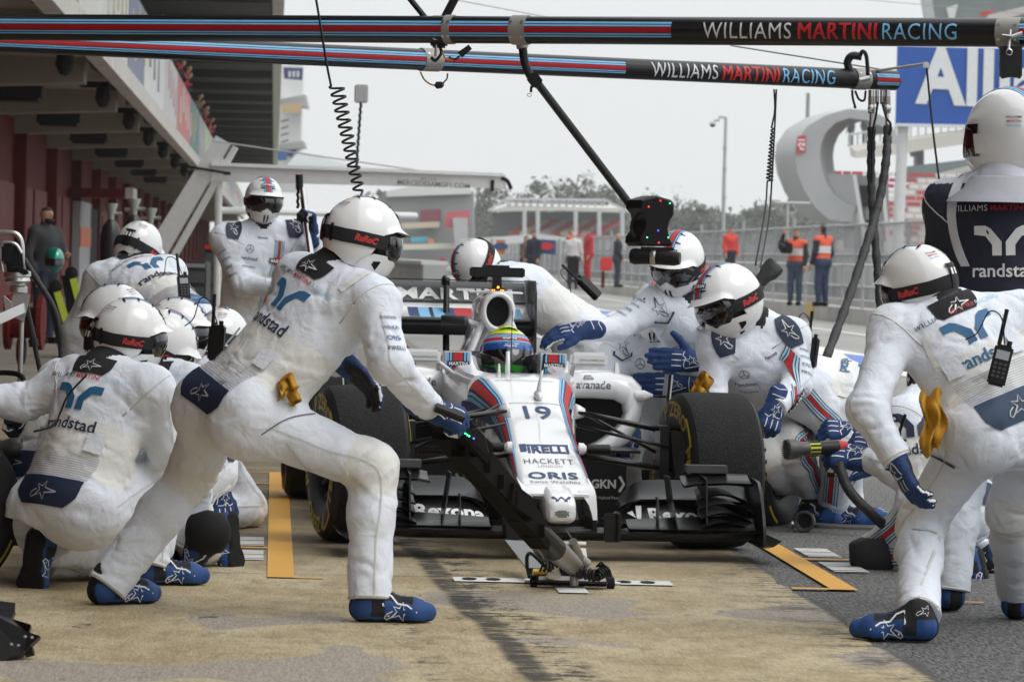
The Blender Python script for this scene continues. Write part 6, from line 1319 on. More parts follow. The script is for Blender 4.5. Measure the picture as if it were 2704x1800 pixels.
oc = [(u + 0, v) for u, v in out]; pts = [P(u, v, 15.42) for u, v in oc]; cen = sum(pts, Vector()) / len(pts)
m = MB().use(BLK); sh = [cen + (p_ - cen) * .93 for p_ in pts]; dv = Vector((-.05, .075, 0)); m.rings([[p_ + Vector((0, -.008, 0)) for p_ in sh], pts, [p_ + dv for p_ in pts], [p_ + dv + Vector((0, .008, 0)) for p_ in sh]])
m.tube(bez([P(1692, 558, 15.45), P(1672, 580, 15.45), P(1668, 610, 15.45), P(1690, 642, 15.45)]), .006, 8); m.build('housing', pl, auto=30)
for u, v, c_ in ((1744, 530, (1, .05, .04)), (1713, 546, (1, .05, .04)), (1769, 537, (.05, 1, .35)), (1738, 609, (.1, .12, 1)), (1709, 627, (.1, .9, .35)), (1765, 627, (.1, .9, .35)), (1740, 641, (1, .05, .04))):
    m = MB().use(mat('lamp_%d' % int(c_[0] * 9 + c_[1] * 90 + c_[2] * 900), c_, .3, emit=1.6)); m.lathe(P(u, v, 15.412), (0, -1, 0), [(0, .0034), (.002, .003), (.003, .001)], 10); m.build('lamp', pl)
cyl = empty('camera_tube', P(1735, 678, 15.5), 0, 'black horizontal camera tube with a silver band under the pit light', 'camera')
m = MB().use(BLK); a, b = P(1662, 676, 15.45), P(1800, 683, 15.4); m.lathe(a, b - a, [(0, .012), (.006, .026), (.02, .030), (.06, .027), (.075, .027), (.1, .0265), (.17, .0275), (.19, .022), (.191, .001)], 24); m.box(P(1735, 657, 15.45), (.12, .05, .012)); m.use(mat('silver_band', (.5, .48, .45), .3, .9)); c0 = a.lerp(b, .42); m.lathe(c0, b - a, [(0, .0275), (.001, .0282), (.018, .0282), (.019, .0275)], 24); m.build('tube', cyl, auto=40)
# ------------------------------------------------------------------ coiled cords, aerials, wires
def cord(label, pre, a, b, r, turns, post, rad, grow=1.0):
    c_ = coil(a, b, r, turns, 12); c_ = [p_ + ((p_ - (Vector(a).lerp(Vector(b), i / len(c_)))) * (grow * (i / len(c_) - .5))) for i, p_ in enumerate(c_)]
    q = (bez([*pre, c_[0]], 10)[:-1] if pre else []) + c_ + (bez([c_[-1], *post], 8)[1:] if post else [])
    m = MB().use(BLK); m.tube(q, rad, 7); return tag(m.build('coiled_cord', smooth=True, origin=q[0]), label, 'cord')
cord('black coiled cord hanging from above onto the jack man helmet', [P(828, -40, 14.3), P(845, 60, 14.3), P(862, 165, 14.3)], P(888, 225, 14.3), P(948, 505, 14.3), .021, 13.5, [P(952, 520, 14.25)], .0042, -.3)
cord('black coiled cord hanging from the far boom at the right of the pit light', [P(2044, 236, 20.9), P(2046, 290, 20.9)], P(2040, 335, 20.9), P(2032, 478, 20.9), .011, 15, [P(2020, 560, 20.7), P(1995, 700, 20.2)], .0045)
m = MB().use(BLK); m.tube(bez([P(2050, 236, 20.95), P(2046, 330, 20.95), P(2038, 480, 20.9), P(2030, 580, 20.7), P(2008, 705, 20.2)]), .0045, 6); tag(m.build('hanging_cable', origin=P(2050, 236, 20.95)), 'straight black cable running down beside the thin coiled cord', 'cable')
an = empty('aerial', P(945, 440, 45), 0, 'pale box aerial on a dark twisted pole rising behind the huddle', 'aerial')
m = MB().use(mat('aerial_box', (.45, .46, .47), .6)); m.bbox(P(954, 248, 45), (.145, .08, .195), .012); m.build('box', an); m = MB().use(BLK); m.tube([P(953 - 12 * k / 20 + (1.2 if k % 2 else -1.2), 272 + 168 * k / 20, 45) for k in range(21)], .016, 6); m.build('pole', an)
for i, (a, b, lb) in enumerate(((P(1150, -10, 40), P(1530, 62, 42), 'thin steel wire crossing the sky behind the upper boom clamp'), (P(1930, 121, 24), P(2365, 190, 21.5), 'thin steel wire running to the end of the far boom'), (P(2200, -8, 60), P(2720, 38, 60), 'thin dark wire crossing the upper right corner of the sky'), (P(560, 372, 60), P(1160, 458, 75), 'thin grey wire above the white gantry behind'))):
    m = MB().use(GREY); m.tube([a, b], .0045 if i < 3 else .012, 5); tag(m.build('wire', origin=a), lb, 'wire')
# ------------------------------------------------------------------ front jack
jk = empty('front_jack', P(1500, 1530, 15.55), 0, 'black front jack on small wheels, long handle slanting under the nose', 'jack')
BRZ = mat('jack_black', (.009, .008, .007), .6, var=.2, bump=.05, spec=.03); BRASS = mat('brass', (.55, .36, .10), .3, .9); GOLDS = mat('pale_metal', (.55, .52, .45), .35, .85)
def bar(m, a, b, w, h, w2=None, h2=None, up=(0, 0, 1)):
    a, b = Vector(a), Vector(b); d = (b - a).normalized(); s_ = d.cross(Vector(up)).normalized(); u = s_.cross(d); w2 = w2 or w; h2 = h2 or h
    m.rings([[a + s_ * w / 2 + u * h / 2, a - s_ * w / 2 + u * h / 2, a - s_ * w / 2 - u * h / 2, a + s_ * w / 2 - u * h / 2], [b + s_ * w2 / 2 + u * h2 / 2, b - s_ * w2 / 2 + u * h2 / 2, b - s_ * w2 / 2 - u * h2 / 2, b + s_ * w2 / 2 - u * h2 / 2]])
m = MB().use(BRZ); bar(m, P(1115, 1085, 14.05), P(1250, 1195, 14.35), .035, .03); bar(m, P(1170, 1128, 14.2), P(1430, 1425, 15.2), .07, .088, .07, .07); bar(m, P(1215, 1160, 14.28), P(1425, 1395, 15.18), .05, .12, .05, .06)
for k in range(6): q = P(1230 + 36 * k, 1185 + 43 * k, 14.32 + .15 * k); m.box(q, (.075, .02, .05))
bar(m, P(1325, 1300, 14.75), P(1385, 1345, 14.95), .085, .07); m.use(BLK); m.cyl(P(1150, 1075, 14.0), P(1225, 1105, 14.02), .017, None, 12); m.cyl(P(1400, 1385, 15.1), P(1468, 1452, 15.33), .042, .042, 16); m.build('handle', jk)
m = MB().use(BRZ); bar(m, P(1220, 1128, 14.15), P(1290, 1200, 14.3), .02, .07); m.use(BLK); m.prism([P(1225, 1140, 14.12), P(1262, 1130, 14.12), P(1280, 1150, 14.12), P(1292, 1200, 14.12), P(1278, 1195, 14.12)], (0, .03, 0)); x = 0
for k, mt in enumerate((SKYB, NAVY, RED, NAVY, SKYB, SKYB)): m.use(mt); u0 = 1186 + 4.5 * k; m.add([P(u0, 1132 + 2 * k, 14.10), P(u0 + 4, 1134 + 2 * k, 14.10), P(u0 + 6, 1143 + 2 * k, 14.10), P(u0 + 2, 1141 + 2 * k, 14.10)], [(0, 1, 2, 3)])
jp = m.build('control_panel', jk)
for u, v, c_ in ((1229, 1144, (.05, 1, .3)), (1234, 1148, (.05, 1, .3)), (1239, 1151, (.05, 1, .3)), (1251, 1157, (.1, .12, 1))): m = MB().use(mat('jack_led_%d' % int(c_[2] * 10), c_, .3, emit=4)); m.lathe(P(u, v, 14.1), (0, -1, 0), [(0, .003), (.002, .0025), (.003, .001)], 8); m.build('lamp', jp)
m = MB().use(TITAN); m.cyl(P(1466, 1450, 15.32), P(1528, 1505, 15.52), .043, .036, 18); m.cyl(P(1512, 1428, 15.42), P(1530, 1475, 15.48), .016, .02, 12); m.cyl(P(1530, 1475, 15.48), P(1545, 1490, 15.5), .022, .026, 12); m.cyl(P(1516, 1515, 15.5), P(1516, 1545, 15.5), .016, .018, 12); m.use(GOLDS); m.rings([[P(1487, 1432, 15.7), P(1545, 1432, 15.7), P(1545, 1435, 15.75), P(1487, 1435, 15.75)], [P(1500, 1480, 15.62), P(1552, 1480, 15.62), P(1552, 1484, 15.68), P(1500, 1484, 15.68)]]); m.cyl(P(1480, 1436, 15.62), P(1548, 1438, 15.62), .012, None, 10); m.build('ram', jk, auto=40)
m = MB().use(BRZ); m.prism([P(1388, 1498, 15.68), P(1612, 1504, 15.68), P(1622, 1532, 15.62), P(1395, 1530, 15.62)], (0, .02, -.004)); m.rings([[P(1395, 1515, 15.6), P(1610, 1520, 15.6), P(1610, 1528, 15.6), P(1395, 1524, 15.6)], [P(1415, 1536, 15.5), P(1600, 1541, 15.5), P(1600, 1548, 15.5), P(1415, 1544, 15.5)]]); m.use(TITAN); m.prism([P(1424, 1520, 15.55), P(1598, 1525, 15.55), P(1604, 1540, 15.52), P(1420, 1536, 15.52)], (0, .03, 0))
m.use(mat('lift_plate', (.16, .16, .165), .45, .3)); m.rings([[P(1333, 1424, 16.3), P(1395, 1428, 16.3), P(1395, 1431, 16.3), P(1333, 1427, 16.3)], [P(1392, 1500, 15.75), P(1432, 1502, 15.75), P(1432, 1507, 15.75), P(1392, 1505, 15.75)]]); m.build('base', jk)
for u, v in ((1410, 1532), (1613, 1540)):
    m = MB().use(BLKM); q = P(u, v, 15.55); m.lathe(q + Vector((-.015, 0, 0)), (1, 0, 0), [(0, .012), (.002, .024), (.026, .024), (.03, .012)], 16); m.use(STEEL); m.cyl(q + Vector((-.035, 0, 0)), q + Vector((.035, 0, 0)), .007); m.build('wheel', jk, auto=40)
m = MB().use(BLK); m.tube(coil(P(1480, 1495, 15.48), P(1575, 1520, 15.45), .02, 9, 10), .0055, 6); m.tube(coil(P(1575, 1520, 15.46), P(1600, 1505, 15.5), .018, 4, 10), .005, 6); m.tube(bez([P(1392, 1500, 15.55), P(1392, 1468, 15.55), P(1405, 1462, 15.55), P(1440, 1495, 15.5)]), .007, 8)
for k in range(7): m.tube(bez([P(1420 + 9 * k, 1455 + 6 * (k % 3), 15.55), P(1435 + 8 * k, 1480 + 9 * (k % 2), 15.48), P(1425 + 12 * k, 1508, 15.5)]), .004, 6)
for k in range(5): m.tube(bez([P(1575 + 6 * k, 1495, 15.5), P(1590 + 5 * k, 1485 + 5 * k, 15.48), P(1600 + 3 * k, 1520, 15.5)]), .004, 6)
m.tube(bez([P(1448, 1392, 15.9), P(1490, 1398, 15.7), P(1510, 1422, 15.45)]), .003, 6); m.build('hose', jk, smooth=True)
m = MB().use(BRASS); m.lathe(P(1405, 1510, 15.52), (1, 0, 0), [(0, .008), (.004, .014), (.05, .014), (.055, .008)], 12); m.lathe(P(1448, 1470, 15.52), (1, 0, -.6), [(0, .012), (.03, .012), (.034, .018), (.06, .014)], 12); m.use(GOLDS); m.lathe(P(1440, 1455, 15.55), (.4, 0, -1), [(0, .01), (.01, .018), (.04, .016), (.06, .022), (.08, .01)], 14); m.bbox(P(1470, 1505, 15.5), (.035, .03, .03), .004); m.bbox(P(1463, 1518, 15.5), (.05, .03, .025), .004); m.build('valve', jk, auto=40)
# ------------------------------------------------------------------ wheel guns, sockets
GUNY = mat('gun_yellow', (.50, .55, .04), .5); GUNG = mat('gun_grey', (.085, .083, .08), .45, .5)
def socket(m, c_, ax, k=1.0):
    """toothed cup opening along ax from c_"""
    c_ = Vector(c_); ax = Vector(ax).normalized(); m.use(GUNG); m.lathe(c_, -ax, [(.02 * k, .030 * k), (.0, .040 * k), (0, .050 * k), (.006 * k, .052 * k), (.05 * k, .048 * k), (.075 * k, .036 * k), (.12 * k, .033 * k)], 28); m.use(BLKM); m.lathe(c_ - ax * .018 * k, ax, [(0, .030 * k), (.001, .001)], 24)
    u = ax.orthogonal().normalized(); w = ax.cross(u); m.use(GUNG)
    for i in range(26):
        t = 2 * math.pi * i / 26; q = c_ + (u * math.cos(t) + w * math.sin(t)) * .0455 * k; m.cyl(q, q + ax * .010 * k, .0036 * k, .003 * k, 5)
def gun(label, c_, ax, k=1.0, tail=True):
    g_ = empty('wheel_gun', c_, 0, label, 'wheel gun'); ax = Vector(ax).normalized(); c_ = Vector(c_); m = MB(); socket(m, c_, ax, k); m.build('socket', g_, auto=40)
    m = MB().use(GUNY); m.cyl(c_ - ax * .115 * k, c_ - ax * .17 * k, .034 * k, .034 * k, 20); m.use(BLK); u = ax.orthogonal().normalized(); w = ax.cross(u)
    for i in range(10): t = .628 * i; q = (u * math.cos(t) + w * math.sin(t)) * .0345 * k; m.cyl(c_ - ax * .117 * k + q, c_ - ax * .168 * k + q, .005 * k, None, 6)
    m.cyl(c_ - ax * .17 * k, c_ - ax * .27 * k, .034 * k, .04 * k, 18); m.use(RED); m.cyl(c_ - ax * .27 * k, c_ - ax * .32 * k, .04 * k, .03 * k, 16)
    if tail: m.use(BLK); bar(m, c_ - ax * .24 * k, c_ - ax * .22 * k + Vector((.02, .03, -.14)) * k, .035 * k, .045 * k)
    m.build('body', g_, auto=40); return g_
gun('wheel gun held by the kneeling gunner, socket pointing left at the tyre', P(2078, 1186, 17.0), (-1, -.35, -.04), .82)
gun('wheel gun with yellow bars pointing up behind a shoulder near the fence', P(2046, 702, 19.9), (.62, -.25, .70), .95, False)
hose('thick black hose curving down from the wheel gun to the right', [P(2215, 1225, 17.0), P(2240, 1290, 16.95), P(2290, 1345, 16.9), P(2350, 1395, 17.0), P(2450, 1440, 17.4)], .021, False)
sk = empty('wheel_socket', P(2123, 1375, 19.2), 0, 'toothed black socket lying on the asphalt with a chrome bar', 'socket tool'); m = MB(); socket(m, P(2123, 1376, 19.15), (-.25, -1, .05), .95); m.build('cup', sk, auto=40); m = MB().use(STEEL); m.cyl(P(2090, 1384, 19.3), P(2096, 1384, 19.3), .02, None, 10); m.cyl(P(2096, 1384, 19.3), P(2330, 1394, 18.9), .0125, None, 12); m.build('bar', sk, auto=40)
gun('wheel gun with steel nose at the far left edge beside the loose tyre', P(52, 1185, 15.3), (1, .2, -.05), .8, False)
# loose tyres
def loose_wheel(label, c_, yaw, R=.33, w=.34):
    e = empty('wheel', c_, 0, label, 'wheel'); wheel_parts(e, 0, 0, 0, R, w, 1, True, yaw, False); return e
loose_wheel('removed wheel held upright behind the right front tyre', P(1985, 1215, 19.75), math.radians(-22)); loose_wheel('fresh wheel waiting at the far left edge beside the croucher', P(-205, 1340, 15.1), math.radians(-62))
# camera on a crouching back, radios
cam_b = empty('action_camera', P(480, 1085, 15.6), 0, 'black camera block with a silver knob fixed on a crouching back', 'camera'); m = MB().use(BLK); q = P(482, 1082, 15.55); m.bbox(q, (.075, .07, .065), .012); m.bbox(q + Vector((-.03, 0, -.03)), (.04, .05, .10), .01); m.bbox(q + Vector((.005, -.03, .035)), (.05, .02, .03), .006); m.build('body', cam_b); m = MB().use(STEEL); m.cyl(P(497, 1068, 15.5), P(500, 1060, 15.46), .012, None, 12); m.cyl(P(505, 1095, 15.5), P(515, 1099, 15.48), .005); m.build('knob', cam_b, auto=40)
def radio(label, pos, fwd, up, k=1.0, screen=True):
    f = Vector(fwd).normalized(); u = Vector(up); u = (u - f * u.dot(f)).normalized(); r = f.cross(u); M = Matrix((r, u, f)).transposed(); e = empty('radio', pos, 0, label, 'radio')
    T = lambda x, y, z: Vector(pos) + M @ Vector((x, y, z)) * k
    m = MB().use(BLK); m.bbox(pos, (.056 * k, .125 * k, .034 * k), .006 * k, M); m.build('body', e)
    m = MB().use(BLK); m.tube([T(.018, .06, 0), T(.020, .17, .0)], .0065 * k, 8); m.cyl(T(-.012, .06, 0), T(-.012, .078, 0), .008 * k, None, 10); m.build('aerial', e)
    if screen:
        m = MB().use(mat('radio_screen', (.35, .38, .42), .3)); m.add([T(-.02, .018, .0185), T(.02, .018, .0185), T(.02, .045, .0185), T(-.02, .045, .0185)], [(0, 1, 2, 3)]); m.build('screen', e); m = MB().use(DGREY)
        for i in range(4):
            for j in range(3): m.bbox(T(-.015 + .015 * j, -.035 + .013 * i, .0185), (.010 * k, .008 * k, .004 * k), .001 * k, M)
        m.build('keypad', e)
    m = MB().use(BLK); m.tube(bez([T(.0, .06, 0), T(.03, .14, .01), T(.07, .15, 0), T(.09, .08, 0), T(.12, .05, 0)]), .0022 * k, 5); m.build('lead', e); return e
radio('grey radio with keypad on the back of the bending man at the right', P(2641, 965, 13.72), (-.1, -1, .1), (.22, 0, 1), 1.08); radio('black radio on the lower back of the man bending behind the left huddle', P(485, 760, 20.35), (.3, -1, .25), (-.12, .2, 1), 1.0); radio('black radio held up in front of a half hidden helmet beside the jack man', P(572, 905, 14.8), (-.2, -1, 0), (.05, 0, 1), 1.0, False)
radio('black two-way radio on the hip of the man leaning at the front tyre', P(2142, 930, 19.25), (-.5, -.8, 0), (.14, 0, 1), 1.1, False); radio('black radio on the back of the man bent behind the rear wing', P(1556, 760, 21.9), (.5, -.6, .5), (-.7, 0, .6), 1.1, False); radio('black radio tucked in front of the wheel gunner', P(2365, 1205, 16.6), (-.3, -1, 0), (.35, 0, 1), 1.0, False)
# rear jack pole
rp = empty('jack_pole', P(818, 700, 24.85), 0, 'tall polished silver pole with a black top held by the standing man', 'pole'); m = MB().use(mat('chrome', (.75, .75, .76), .12, 1.0)); m.cyl(P(799, 496, 24.85), P(822, 690, 24.8), .0215, None, 18); m.cyl(P(822, 690, 24.8), P(855, 960, 24.7), .0215, None, 18); m.build('shaft', rp, auto=40); m = MB().use(BLK); m.cyl(P(790, 461, 24.85), P(791, 500, 24.85), .023, None, 10); m.tube([P(785 + (k % 2) * 3, 478 + 9 * k, 24.85) for k in range(9)], .009, 6); m.build('top_grip', rp)
# ------------------------------------------------------------------ camera rig and bits at the left edge
rg_ = empty('camera_rig', P(50, 1010, 17.0), 0, 'silver camera rig on a thin post at the left edge', 'camera rig'); al_ = mat('aluminium', (.60, .60, .59), .32, .9)
m = MB().use(al_); m.tube(bez([P(-40, 612, 17.0), P(20, 613, 17.0), P(48, 622, 17), P(58, 650, 17), P(58, 700, 17)]), .011, 8); m.tube(bez([P(8, 720, 16.95), P(2, 670, 16.95), P(8, 642, 16.95), P(40, 645, 16.95), P(58, 670, 16.95)]), .008, 8); m.build('hoop', rg_, smooth=True)
m = MB().use(BLK); m.bbox(P(40, 688, 17), (.07, .09, .12), .01, Matrix.Rotation(-.15, 3, 'Y')); m.bbox(P(22, 670, 16.95), (.05, .05, .08), .01); m.bbox(P(52, 712, 16.95), (.075, .04, .02), .005, Matrix.Rotation(.35, 3, 'Y')); m.build('camera', rg_)
m = MB().use(al_); m.lathe(P(46, 716, 17), (0.04, 0, -1), [(0, .05), (.004, .055), (.022, .055), (.026, .048), (.04, .052), (.055, .040), (.06, .02)], 24); m.lathe(P(50, 752, 17), (0, 0, -1), [(0, .025), (.01, .036), (.03, .036), (.034, .03)], 18); m.prism([P(36, 770, 16.98), P(78, 778, 16.98), P(62, 850, 16.98), P(25, 830, 16.98)], (0, .03, 0)); m.prism([P(10, 780, 16.97), P(32, 800, 16.97), P(26, 835, 16.97), P(14, 820, 16.97)], (0, .02, 0)); m.prism([P(62, 800, 16.96), P(66, 825, 16.96), P(-20, 865, 16.9), P(-30, 840, 16.9)], (0, .05, 0)); m.cyl(P(57, 850, 17.0), P(48, 1185, 17.0), .0105, None, 10); m.build('mount', rg_, auto=40)
m = MB().use(BLK); m.cyl(P(64, 790, 17.05), P(90, 905, 17.05), .0135, None, 10); m.cyl(P(87, 895, 17.05), P(90, 915, 17.05), .02, None, 10); m.cyl(P(90, 905, 17.05), P(150, 1185, 17.0), .010, None, 10); m.build('leg', rg_)
hose('dark curved hose standing beside the camera rig', [P(62, 682, 17.2), P(95, 735, 17.2), P(135, 800, 17.2), P(155, 860, 17.2), P(164, 960, 17.2), P(170, 1120, 17.0)], .0125, False)
m = MB().use(BLKM); m.tube(bez([P(-30, 985, 17.1), P(20, 984, 17.0), P(55, 992, 16.9), P(64, 1020, 16.9), P(58, 1060, 16.9)]), .011, 8); tag(m.build('strap', smooth=True, origin=P(0, 985, 17)), 'black strap looped low at the left edge behind the outstretched arm', 'strap')
wp = empty('wing_section', GR(60, 1780), 0, 'black carbon wing section with rivets cut off by the bottom left corner', 'wing section'); m = MB().use(CARB); Yb = 12.35; m.prism([P(-60, 1600, Yb + .3), P(40, 1612, Yb + .3), P(30, 1632, Yb + .25), P(82, 1648, Yb + .1), P(76, 1668, Yb + .1), P(106, 1678, Yb), P(60, 1720, Yb - .05), P(-60, 1770, Yb - .1)], (.0, .02, -.012)); m.use(BLK); m.prism([P(-40, 1598, Yb + .32), P(40, 1608, Yb + .32), P(36, 1630, Yb + .3), P(-40, 1620, Yb + .3)], (0, .0, .02)); m.build('panel', wp)
m = MB().use(GREY)
for u, v in ((66, 1680), (84, 1682), (30, 1700), (48, 1703)): m.lathe(P(u, v, Yb - .03), (0, -.6, .8), [(0, .006), (.003, .004), (.004, .001)], 8)
m.build('rivet', wp); m = MB().use(STEEL); m.cyl(P(-20, 1755, Yb - .02), P(70, 1718, Yb + .02), .013, None, 12); m.use(BLK); m.cyl(P(66, 1720, Yb), P(88, 1714, Yb), .018, None, 12); m.build('stay', wp, auto=40)
vk = empty('tool_case', P(40, 1400, 15.6), 0, 'small black camera-like gadget on the ground behind the left boot', 'gadget'); m = MB().use(BLK); q = GR(50, 1440); m.bbox((q.x, q.y, .12), (.16, .14, .24), .02); m.bbox((q.x + .03, q.y - .02, .27), (.09, .08, .06), .02); m.build('case', vk); m = MB().use(STEEL); m.box((q.x + .04, q.y - .08, .21), (.10, .01, .02)); m.build('trim', vk)
m = MB().use(BLKM); m.lathe(P(545, 1405, 15.75), (.9, -.3, 0), [(-.075, .02), (-.06, .065), (0, .085), (.06, .075), (.09, .03)], 20); tag(m.build('knee_pad', smooth=True, origin=P(545, 1405, 15.75)), 'round black knee pad resting on the concrete by the orange stripe', 'knee pad')
# ------------------------------------------------------------------ white gantry of the next pit box
Yg = 62.0; WG = mat('gantry_white', (.66, .665, .66), .35, coat=.2); GLET = mat('gantry_lettering', (.22, .22, .22), .6)
wg = empty('white_gantry', P(425, 800, Yg), 0, 'white gantry with a leaning post and a long lettered beam in the next pit box', 'gantry')
for (a, b, w) in (((400, 690), (590, 370), .30), ((452, 690), (622, 388), .10)):
    m = MB().use(WG); bar(m, P(a[0] - 8, a[1] + 90, Yg), P(*a, Yg), w, .2, w, .2, (0, 1, 0)); bar(m, P(*a, Yg), P(*b, Yg), w, .2, w * .8, .2, (0, 1, 0)); m.build('post', wg)
m = MB().use(WG); bar(m, P(560, 456, Yg), P(1336, 480, Yg), .22, .26, .2, .20, (0, 0, 1)); m.use(mat('beam_top_highlight', (.80, .81, .82), .3)); bar(m, P(560, 434, Yg), P(1330, 462, Yg), .34, .05, .3, .05); m.use(BLKM); m.box(P(1330, 490, Yg), (.07, .1, .10)); m.tube(bez([P(1325, 470, Yg - .1), P(1340, 478, Yg - .1), P(1350, 500, Yg - .1)]), .03, 6); m.box(P(1300, 490, Yg - .1), (.05, .05, .16)); m.build('beam', wg)  # top strip painted brighter white as a highlight along the beam
m = MB().use(GLET); v, f = text2d('MERCEDESAMGF1.COM', .015, width=1.06); q = P(1145, 486, Yg - .16); m.add([(q.x + a, q.y, q.z + b - a * .035) for a, b in v], f); v, f = text2d('EPS 15 B', 0, width=.22); q = P(1132, 473, Yg - .16); m.add([(q.x + a, q.y, q.z + b + .0) for a, b in v], f); m.build('lettering', wg)
m = MB().use(WG); m.cyl(P(578, 475, Yg), P(572, 840, Yg), .055, None, 10); m.cyl(P(578, 555, Yg), P(1098, 570, Yg + 3), .05, None, 8); m.cyl(P(578, 590, Yg), P(800, 600, Yg + 1), .03, None, 8); m.build('upright', wg)
m = MB().use(BLK); m.tube([P(470, 436, Yg), P(606, 458, Yg - .3)], .02, 6); m.box(P(600, 458, Yg - .3), (.1, .06, .05)); m.build('arm', wg)
# ------------------------------------------------------------------ kit along the garages
def cylin(u, Yc, label, h=1.55):
    g_ = P(u, 700, Yc); e = empty('gas_cylinder', (g_.x, g_.y, 0), 0, label, 'gas cylinder', 'gas cylinders by the garages'); m = MB().use(mat('cylinder_black', (.014, .014, .016), .35)); m.lathe((g_.x, g_.y, 0), (0, 0, 1), [(0, .10), (.02, .118), (h - .2, .118), (h - .08, .09), (h - .02, .045), (h, .03)], 20); m.build('tank', e, True)
    m = MB().use(mat('valve_guard', (.42, .46, .42), .3, .6)); m.lathe((g_.x, g_.y, h - .03), (0, 0, 1), [(0, .035), (.08, .04), (.18, .075), (.20, .075)], 14); m.cyl((g_.x - .1, g_.y, h + .05), (g_.x + .12, g_.y, h + .06), .02); m.build('valve', e, auto=40)
g0 = 1.55
cylin(290, 47.5, 'black gas cylinder with silver valve, leftmost of the three by the garages'); cylin(350, 46.5, 'black gas cylinder with silver valve, middle one of the three by the garages', 1.60); cylin(394, 48.5, 'black gas cylinder with silver valve, rightmost of the three by the garages', 1.52)
FLU = mat('fluorescent_yellow', (.50, .62, .05), .5)
for (a, b, lb) in ((((148, 770), (192, 905)), 0, 'fluorescent yellow striped bar leaning beside the man in the grey hoodie'), (((190, 735), (222, 850)), 1, 'second yellow striped bar leaning behind the bending man')):
    e = empty('trolley_bar', P(a[1][0], a[1][1], 44), 0, lb, 'trolley bar'); m = MB().use(BLK); bar(m, P(a[0][0] - 8, a[0][1] - 10, 44.05), P(a[1][0] - 2, a[1][1] + 90, 44.05), .16, .05, .16, .05, (0, 1, 0)); m.lathe(P(a[0][0], a[0][1] - 14, 44), (0, -1, 0), [(0, .07), (.05, .07), (.06, .02)], 12); m.build('frame', e); m = MB().use(FLU); bar(m, P(a[0][0] + 3, a[0][1], 43.95), P(a[1][0], a[1][1], 43.95), .07, .02, .07, .02, (0, 1, 0)); m.build('stripe', e)
def cabinet(name, u0, u1, v0, Yc, depth, mt, label, cat, extra=None):
    a, b = P(u0, v0, Yc), P(u1, v0, Yc); e = empty(name, ((a.x + b.x) / 2, Yc, 0), 0, label, cat); m = MB().use(mt); m.bbox(((a.x + b.x) / 2, Yc + depth / 2, a.z / 2), (b.x - a.x, depth, a.z), .02); m.build('body', e)
    m = MB().use(DGREY)
    for k in range(4): m.box(((a.x + b.x) / 2, Yc - .012, a.z * (.2 + .2 * k)), ((b.x - a.x) * .85, .02, a.z * .15))
    m.build('drawer', e); m = MB().use(extra or GREY); m.box(((a.x + b.x) / 2, Yc - .02, a.z * .95), ((b.x - a.x) * .9, .03, a.z * .05)); m.build('handle', e); return e
cabinet('tool_cabinet', 172, 245, 792, 46, .6, mat('cabinet_grey', (.16, .17, .17), .5), 'grey tool cabinet with a yellow edge beside the trolley bars', 'cabinet', FLU)
cabinet('tool_cabinet', 488, 545, 690, 58, .9, mat('cabinet_black', (.02, .02, .022), .5), 'tall black equipment cabinet under the white gantry post', 'cabinet')
cabinet('tool_cabinet', 540, 572, 640, 66, .9, mat('cabinet_black', (.02, .02, .022), .5), 'narrow black equipment rack beside the white upright', 'cabinet', RED)
cabinet('tool_cabinet', 420, 486, 770, 52, .7, mat('cabinet_dark', (.045, .045, .048), .5), 'low dark flight case in front of the gas cylinders', 'case')
e = empty('barrier', P(770, 690, 60), 0, 'red sloping panel behind the standing man with the pole', 'barrier'); m = MB().use(mat('barrier_red', (.45, .03, .04), .5)); m.prism([P(742, 745, 60), P(755, 655, 60), P(800, 672, 60), P(845, 720, 60), P(845, 760, 60)], (0, .3, 0)); m.build('panel', e); m = MB().use(GREY); m.cyl(P(748, 745, 60), P(748, 890, 60), .04); m.build('leg', e); m = MB().use(GREY); m.cyl(P(840, 755, 60), P(840, 890, 60), .04); m.build('leg', e)
e = empty('stepladder', P(205, 640, 55), 0, 'rolled red hose reel with rubber wheels beside the hoodie man', 'hose reel'); m = MB().use(REDW); m.lathe(P(15, 850, 40), (1, 0, 0), [(0, .26), (.05, .26), (.06, .15), (.3, .15), (.31, .26), (.36, .26)], 18); m.build('drum', e); m = MB().use(BLKM); m.lathe(P(45, 925, 40), (1, 0, 0), [(0, .1), (.01, .13), (.07, .13), (.08, .1)], 16); m.build('wheel', e); e.name = 'hose_reel'
